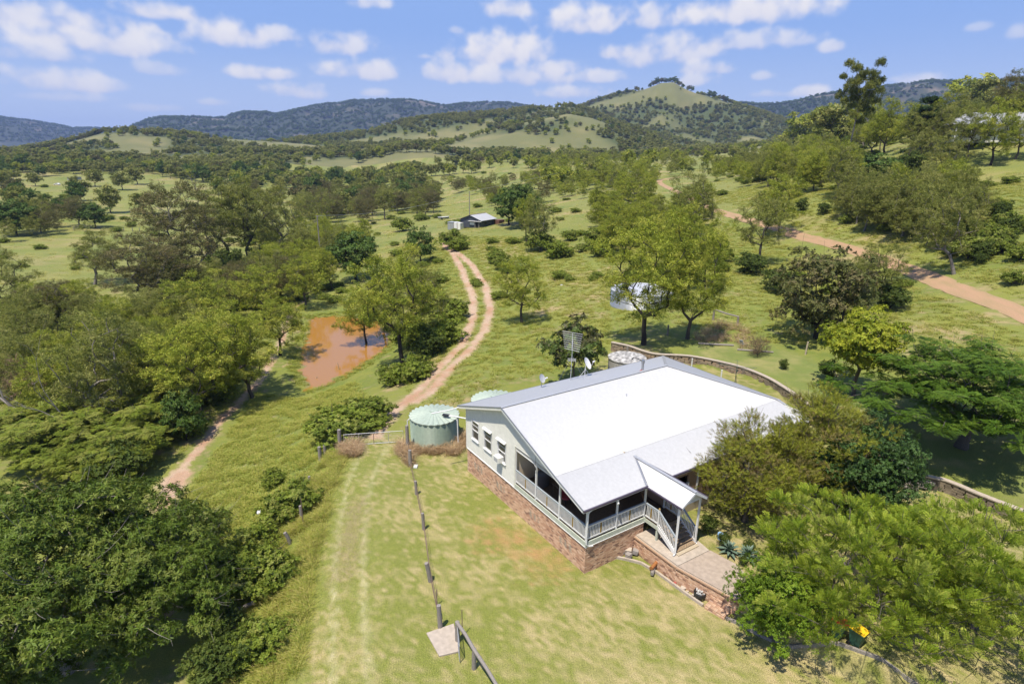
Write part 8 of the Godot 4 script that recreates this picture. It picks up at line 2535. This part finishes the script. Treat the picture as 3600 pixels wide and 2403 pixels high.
	stuff("mown_turf", short, M.leaf_grass, sets[4], "short mown turf of the drive and the house lawn")

func scatter_in(list: Array, poly: PackedVector2Array, count: int, lo: float, hi: float, want: float) -> void:
	var a := Vector2(1e9, 1e9)
	var b := -a
	for p in poly:
		a = a.min(p)
		b = b.max(p)
	var tries := 0
	var made := 0
	while made < count and tries < count * 6:
		tries += 1
		var p := Vector2(rng.randf_range(a.x, b.x), rng.randf_range(a.y, b.y))
		if not Geometry2D.is_point_in_polygon(p, poly):
			continue
		if want > -0.9:
			if patch.get_noise_2d(p.x * 2.0, p.y * 2.0) < want - 0.4 + rng.randf() * 0.7:
				continue
			if on_bare(p):
				continue
		var hp := p - Vector2(HX, HZ)
		var ha := -hp.x * sin(HYAW) - hp.y * cos(HYAW)
		var hb := hp.x * cos(HYAW) - hp.y * sin(HYAW)
		if ha > -0.15 and ha < 14.9 and hb > -0.1 and hb < 22.2:
			continue
		if ha < 0.2 and ha > -8.0 and hb > 2.3 and hb < 8.0:
			continue
		var s := rng.randf_range(lo, hi)
		list.append(Transform3D(Basis(Vector3.UP, rng.randf() * TAU).scaled(Vector3(s, s * rng.randf_range(0.8, 1.2), s)), Vector3(p.x, ground_y(p.x, p.y), p.y)))
		made += 1

func on_bare(p: Vector2) -> bool:
	if Geometry2D.is_point_in_polygon(p, pond_poly) or Geometry2D.is_point_in_polygon(p, mown_poly):
		return true
	if Geometry2D.is_point_in_polygon(p, PackedVector2Array(paths.dirt_patch)):
		return true
	for line in paths.track_ruts + [paths.foot_path, paths.road]:
		var wide := 2.6 if line == paths.road else (0.9 if line != paths.foot_path else 0.7)
		for i in line.size() - 1:
			var q := Geometry2D.get_closest_point_to_segment(p, line[i], line[i + 1])
			if q.distance_squared_to(p) < wide * wide:
				return true
	return false

func _ready() -> void:
	# camera
	var cam := Camera3D.new()
	cam.name = "camera"
	cam.fov = 60.3680
	cam.position = Vector3(0, CAM_Y, 0)
	cam.basis = Basis(Vector3.RIGHT, -0.31083) * Basis(Vector3.BACK, 0.00991)
	cam.near = 0.3
	cam.far = 20000.0
	add_child(cam)
	cam.current = true
	# sky, air, exposure
	var env := Environment.new()
	env.background_mode = Environment.BG_SKY
	env.sky = Sky.new()
	env.sky.sky_material = make_sky()
	env.tonemap_mode = Environment.TONE_MAPPER_LINEAR
	env.tonemap_exposure = 1.46
	env.sdfgi_enabled = true
	env.ssao_enabled = true
	env.ssil_enabled = true
	env.fog_enabled = true
	env.fog_light_color = Color(0.66, 0.76, 1.0)
	env.fog_density = 0.00008
	var we := WorldEnvironment.new()
	we.name = "world"
	we.environment = env
	add_child(we)
	# sun: high, behind the camera's left shoulder
	var sun := DirectionalLight3D.new()
	sun.name = "sun"
	sun.light_energy = 1.45
	sun.light_color = Color(1.0, 0.965, 0.9)
	sun.light_angular_distance = 0.53
	sun.shadow_enabled = true
	var toward := Vector3(-0.529 * cos(deg_to_rad(68.0)), sin(deg_to_rad(68.0)), 0.848 * cos(deg_to_rad(68.0)))
	sun.basis = Basis.looking_at(-toward.normalized(), Vector3.BACK)
	add_child(sun)

	fine.seed = 3; fine.frequency = 0.12; fine.fractal_octaves = 3
	broad.seed = 11; broad.frequency = 0.03; broad.fractal_octaves = 3
	patch.seed = 19; patch.frequency = 0.16; patch.fractal_octaves = 4
	make_data()
	make_materials()
	make_lattice()
	make_ground()
	make_hills()
	ribbon("road", paths.road, 1.5, 0.16, 1.5, Color(0.47, 0.29, 0.165), Color(0.35, 0.26, 0.125), M.dirt_road)
	var pond := MB.new()
	pond.slab([Vector2(-40.74, -112.62), Vector2(-38.71, -105.59), Vector2(-37.27, -94.19), Vector2(-33.87, -83.07), Vector2(-30.57, -77.03), Vector2(-27.66, -72.56), Vector2(-26.43, -72.91), Vector2(-25.16, -75.85), Vector2(-23.17, -79.47), Vector2(-21.22, -84.50), Vector2(-18.86, -91.05), Vector2(-18.91, -97.06), Vector2(-22.48, -106.37), Vector2(-26.92, -112.82), Vector2(-35.26, -115.58)], -11.5, -9.25)
	struct("pond", pond.mesh(), M.pond)
	make_house()
	make_verandah_things()
	make_yard()
	make_tanks()
	make_roof_gear()
	make_fences()
	make_far_buildings()
	make_breeds()
	make_vegetation()
	make_garden()
	make_woodland()
	make_pond_things()
	make_grass()


func make_data() -> void:
	paths.track_ruts = [[Vector2(-12.41, -48.65), Vector2(-12.44, -50.20), Vector2(-12.14, -54.88), Vector2(-10.50, -61.47), Vector2(-9.01, -69.57), Vector2(-6.97, -78.02), Vector2(-6.48, -93.54), Vector2(-7.57, -109.95), Vector2(-11.55, -132.62), Vector2(-16.55, -157.50), Vector2(-21.74, -176.36)], [Vector2(-10.37, -57.68), Vector2(-9.05, -59.90), Vector2(-7.70, -67.68), Vector2(-5.53, -74.95), Vector2(-4.18, -83.33), Vector2(-3.76, -97.84), Vector2(-5.29, -115.04), Vector2(-9.25, -135.50), Vector2(-14.37, -152.88), Vector2(-21.74, -176.36)]]
	paths.foot_path = [Vector2(-33.01, -48.90), Vector2(-32.77, -50.83), Vector2(-32.86, -53.20), Vector2(-33.22, -56.27), Vector2(-33.61, -58.84), Vector2(-34.41, -62.20), Vector2(-34.80, -65.32), Vector2(-34.90, -68.72), Vector2(-35.46, -72.45), Vector2(-35.59, -76.52), Vector2(-36.62, -82.61), Vector2(-37.91, -88.50), Vector2(-39.59, -95.80), Vector2(-43.45, -109.53), Vector2(-45.24, -118.30), Vector2(-46.05, -128.11)]
	paths.mown_ruts = [[Vector2(-8.61, -22.23), Vector2(-9.40, -24.80), Vector2(-11.24, -31.52), Vector2(-11.99, -35.22), Vector2(-12.66, -39.60), Vector2(-12.98, -44.23), Vector2(-13.04, -46.99)], [Vector2(-6.85, -22.01), Vector2(-7.49, -24.49), Vector2(-8.91, -29.46), Vector2(-9.75, -32.92), Vector2(-10.54, -36.98), Vector2(-10.91, -40.60), Vector2(-10.95, -44.12), Vector2(-10.92, -46.94)]]
	paths.bare_strip = [Vector2(-10.26, -30.32), Vector2(-10.92, -34.60), Vector2(-11.28, -37.51)]
	paths.dirt_patch = [Vector2(-31.28, -44.53), Vector2(-30.33, -44.68), Vector2(-30.15, -46.23), Vector2(-30.60, -48.74), Vector2(-31.14, -50.80), Vector2(-32.46, -51.87), Vector2(-33.33, -51.34), Vector2(-33.31, -49.59), Vector2(-33.56, -48.79), Vector2(-31.72, -46.56)]
	paths.dirt_patch_far = [Vector2(-67.83, -81.02), Vector2(-63.81, -79.62), Vector2(-62.50, -82.41), Vector2(-63.50, -86.21), Vector2(-65.62, -86.99), Vector2(-66.87, -83.89)]
	mown_poly = PackedVector2Array([Vector2(-9.97, -22.04), Vector2(-11.85, -28.82), Vector2(-12.36, -31.86), Vector2(-13.17, -36.57), Vector2(-13.64, -41.07), Vector2(-14.24, -45.47), Vector2(-13.05, -47.92), Vector2(-9.83, -49.40), Vector2(-3.87, -45.91), Vector2(-4.19, -43.10), Vector2(0.84, -46.36), Vector2(9.56, -32.95), Vector2(14.17, -26.01), Vector2(24.28, -21.35)])
	yard_poly = PackedVector2Array([Vector2(4.70, -36.94), Vector2(7.91, -32.00), Vector2(9.83, -28.97), Vector2(12.28, -26.44), Vector2(13.56, -24.90), Vector2(16.14, -22.72), Vector2(19.51, -20.54), Vector2(60.00, -15.00), Vector2(70.00, -30.00), Vector2(35.78, -31.53), Vector2(33.96, -33.67), Vector2(32.52, -35.50), Vector2(31.37, -37.24), Vector2(29.73, -38.52), Vector2(28.96, -41.13), Vector2(28.11, -45.42), Vector2(27.33, -50.19), Vector2(26.90, -53.66), Vector2(26.06, -56.91), Vector2(24.11, -59.89), Vector2(20.22, -62.54), Vector2(16.13, -63.30), Vector2(13.64, -65.82), Vector2(11.93, -67.07), Vector2(4.24, -52.15)])
	lawn_poly = PackedVector2Array([Vector2(21.22, -67.21), Vector2(24.44, -68.82), Vector2(30.10, -65.79), Vector2(32.50, -60.39), Vector2(34.28, -55.11), Vector2(37.69, -53.70), Vector2(47.99, -51.08), Vector2(36.59, -32.36), Vector2(32.71, -39.03), Vector2(28.92, -45.94), Vector2(27.48, -50.51), Vector2(26.37, -57.69), Vector2(20.73, -64.20)])
	pond_poly = PackedVector2Array([Vector2(-39.41, -110.39), Vector2(-37.14, -103.52), Vector2(-34.73, -93.63), Vector2(-32.58, -85.33), Vector2(-30.24, -79.61), Vector2(-27.79, -75.16), Vector2(-26.72, -75.50), Vector2(-25.70, -78.40), Vector2(-24.19, -81.87), Vector2(-23.01, -86.39), Vector2(-21.44, -91.38), Vector2(-21.25, -95.92), Vector2(-23.52, -103.99), Vector2(-27.13, -110.22), Vector2(-34.55, -113.08)])
	paths.road = [Vector2(61.50, -60.78), Vector2(61.25, -68.10), Vector2(60.78, -76.97), Vector2(63.86, -93.55), Vector2(63.62, -109.97), Vector2(61.62, -131.70), Vector2(59.60, -157.51), Vector2(63.39, -208.22), Vector2(72.81, -290.88), Vector2(80.77, -336.27), Vector2(92.54, -351.73), Vector2(103.27, -355.10)]
	paths.burnt = [Vector2(-0.92, -33.57), Vector2(0.69, -32.90), Vector2(2.28, -31.02)]

func make_materials() -> void:
	var g := mat("ground", Color(1.25, 1.25, 1.25), 0.95, 0.0, true)
	grain(g, 0.05, 0.5, 1.0, 3.0, 5)
	g.albedo_color = Color(1.3, 1.3, 1.3)
	var h := mat("hills", Color(1, 1, 1), 0.95, 0.0, true)
	var d := mat("dirt_road", Color(1, 1, 1), 0.95, 0.0, true)
	grain(d, 0.03, 0.82, 0.9, 0.5, 5)
	mat("pond", Color(0.32, 0.155, 0.035), 0.08)
	var bark := mat("bark", Color(1, 1, 1), 0.9, 0.0, true)
	grain(bark, 0.06, 0.5, 0.9, 2.0)
	var leaf := mat("leaf", Color(1.72, 1.68, 1.5), 0.6, 0.0, true)
	leaf.backlight_enabled = true
	leaf.backlight = Color(0.85, 0.85, 0.85)
	leaf.metallic_specular = 0.3
	var gl := mat("gloss_leaf", Color(1.5, 1.5, 1.3), 0.5, 0.0, true)
	gl.backlight_enabled = true
	gl.backlight = Color(0.6, 0.6, 0.6)
	gl.metallic_specular = 0.3
	var br := mat("brick", Color(1.62, 1.58, 1.58), 0.9, 0.0, true)
	grain(br, 0.08, 0.7, 2.5, 0.3)
	grain(mat("mortar", Color(0.48, 0.4, 0.31), 0.95), 0.08, 0.75, 2.0)
	grain(mat("brick_plain", Color(0.46, 0.3, 0.2), 0.9), 0.09, 0.65, 3.0)
	grain(mat("white_paint", Color(0.78, 0.78, 0.78), 0.5), 0.03, 0.9, 0.6)
	mat("white_gloss", Color(0.8, 0.8, 0.8), 0.2)
	grain(mat("siding", Color(0.78, 0.765, 0.69), 0.6), 0.02, 0.9, 0.5)
	grain(mat("band", Color(0.55, 0.59, 0.5), 0.6), 0.03, 0.85, 0.5)
	mat("rail_blue", Color(0.3, 0.34, 0.38), 0.5)
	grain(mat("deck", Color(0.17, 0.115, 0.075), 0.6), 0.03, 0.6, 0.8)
	grain(mat("pine", Color(0.5, 0.34, 0.12), 0.6), 0.05, 0.7, 1.0)
	grain(mat("bamboo", Color(0.46, 0.31, 0.1), 0.7), 0.05, 0.6, 1.5)
	grain(mat("pale_timber", Color(0.6, 0.5, 0.36), 0.8), 0.05, 0.7, 1.0)
	mat("beige", Color(0.62, 0.52, 0.38), 0.8)
	mat("dark_wall", Color(0.64, 0.55, 0.43), 0.85)
	mat("cream_metal", Color(0.75, 0.74, 0.7), 0.4)
	mat("grey_metal", Color(0.3, 0.31, 0.34), 0.45, 0.5)
	mat("gutter", Color(0.07, 0.055, 0.08), 0.4)
	mat("steel", Color(0.5, 0.5, 0.52), 0.3, 0.9)
	mat("black", Color(0.02, 0.02, 0.022), 0.5)
	mat("red_rubber", Color(0.35, 0.07, 0.05), 0.6)
	grain(mat("zinc", Color(0.5, 0.505, 0.515), 0.45, 0.4), 0.03, 0.93, 0.4)
	grain(mat("zinc_dull", Color(0.44, 0.445, 0.46), 0.48, 0.4), 0.03, 0.92, 0.4)
	var glass := mat("glass", Color(0.1, 0.11, 0.12), 0.05)
	glass.transparency = BaseMaterial3D.TRANSPARENCY_ALPHA
	glass.albedo_color.a = 0.35
	grain(mat("concrete", Color(0.47, 0.4, 0.33), 0.9), 0.03, 0.86, 0.31, 0.3)
	grain(mat("concrete_brown", Color(0.42, 0.34, 0.275), 0.9), 0.03, 0.86, 0.31, 0.3)
	grain(mat("soil", Color(0.42, 0.3, 0.19), 0.95), 0.06, 0.6, 0.9, 2.0)
	grain(mat("old_timber", Color(0.46, 0.41, 0.37), 0.9), 0.07, 0.5, 1.2, 0.8)
	grain(mat("stone", Color(1.15, 1.15, 1.15), 0.9, 0.0, true), 0.07, 0.6, 1.5, 0.5)
	grain(mat("dark_stone", Color(0.16, 0.13, 0.1), 0.95), 0.07, 0.6, 1.5)
	grain(mat("pale_stone", Color(0.62, 0.53, 0.43), 0.9), 0.06, 0.7, 1.5, 0.5)
	grain(mat("grey_stone", Color(0.4, 0.36, 0.34), 0.9), 0.06, 0.7, 1.5, 0.5)
	grain(mat("brick_pale", Color(1.25, 1.25, 1.25), 0.9, 0.0, true), 0.08, 0.7, 2.5, 0.3)
	grain(mat("orange_wood", Color(0.5, 0.2, 0.06), 0.7), 0.05, 0.6, 1.5)
	grain(mat("agave", Color(0.17, 0.25, 0.18), 0.5), 0.05, 0.7, 1.0)
	mat("blue_plastic", Color(0.25, 0.4, 0.65), 0.4)
	mat("yellow_plastic", Color(0.75, 0.48, 0.02), 0.4)
	mat("red_plastic", Color(0.55, 0.05, 0.04), 0.4)
	mat("bin_green", Color(0.03, 0.09, 0.06), 0.5)
	mat("dark_green", Color(0.04, 0.07, 0.05), 0.5)
	grain(mat("tank_green", Color(0.37, 0.46, 0.35), 0.5), 0.02, 0.85, 0.5)
	grain(mat("tank_lid", Color(0.4, 0.47, 0.39), 0.5), 0.02, 0.88, 0.5)
	grain(mat("tank_concrete", Color(0.55, 0.53, 0.5), 0.9), 0.03, 0.6, 0.6)
	grain(mat("mould_white", Color(0.8, 0.78, 0.76), 0.8), 0.02, 0.35, 0.35, 0.0, 5)
	grain(mat("silver", Color(0.6, 0.62, 0.66), 0.45, 0.5), 0.02, 0.85, 0.4)
	grain(mat("silver_lid", Color(0.75, 0.76, 0.8), 0.45, 0.4), 0.02, 0.85, 0.3)
	mat("grey_dish", Color(0.4, 0.41, 0.43), 0.5)
	grain(mat("galvanised", Color(0.55, 0.56, 0.58), 0.45, 0.4), 0.05, 0.8, 1.0)
	mat("rust_wire", Color(0.17, 0.11, 0.09), 0.8)
	grain(mat("rust_sheet", Color(0.26, 0.12, 0.08), 0.8), 0.04, 0.5, 0.5)
	grain(mat("shed_wall", Color(0.1, 0.115, 0.15), 0.7), 0.03, 0.6, 0.3)
	grain(mat("grey_sheet", Color(0.42, 0.44, 0.45), 0.6), 0.03, 0.7, 0.4)
	grain(mat("pole_grey", Color(0.42, 0.38, 0.35), 0.9), 0.05, 0.6, 0.8)
	var lg := mat("leaf_grass", Color(1.5, 1.5, 1.5), 0.7, 0.0, true)
	lg.backlight_enabled = true
	lg.backlight = Color(0.95, 0.95, 0.95)
	mat("maroon", Color(0.28, 0.04, 0.05), 0.7)
	mat("grey_cloth", Color(0.09, 0.09, 0.1), 0.8)
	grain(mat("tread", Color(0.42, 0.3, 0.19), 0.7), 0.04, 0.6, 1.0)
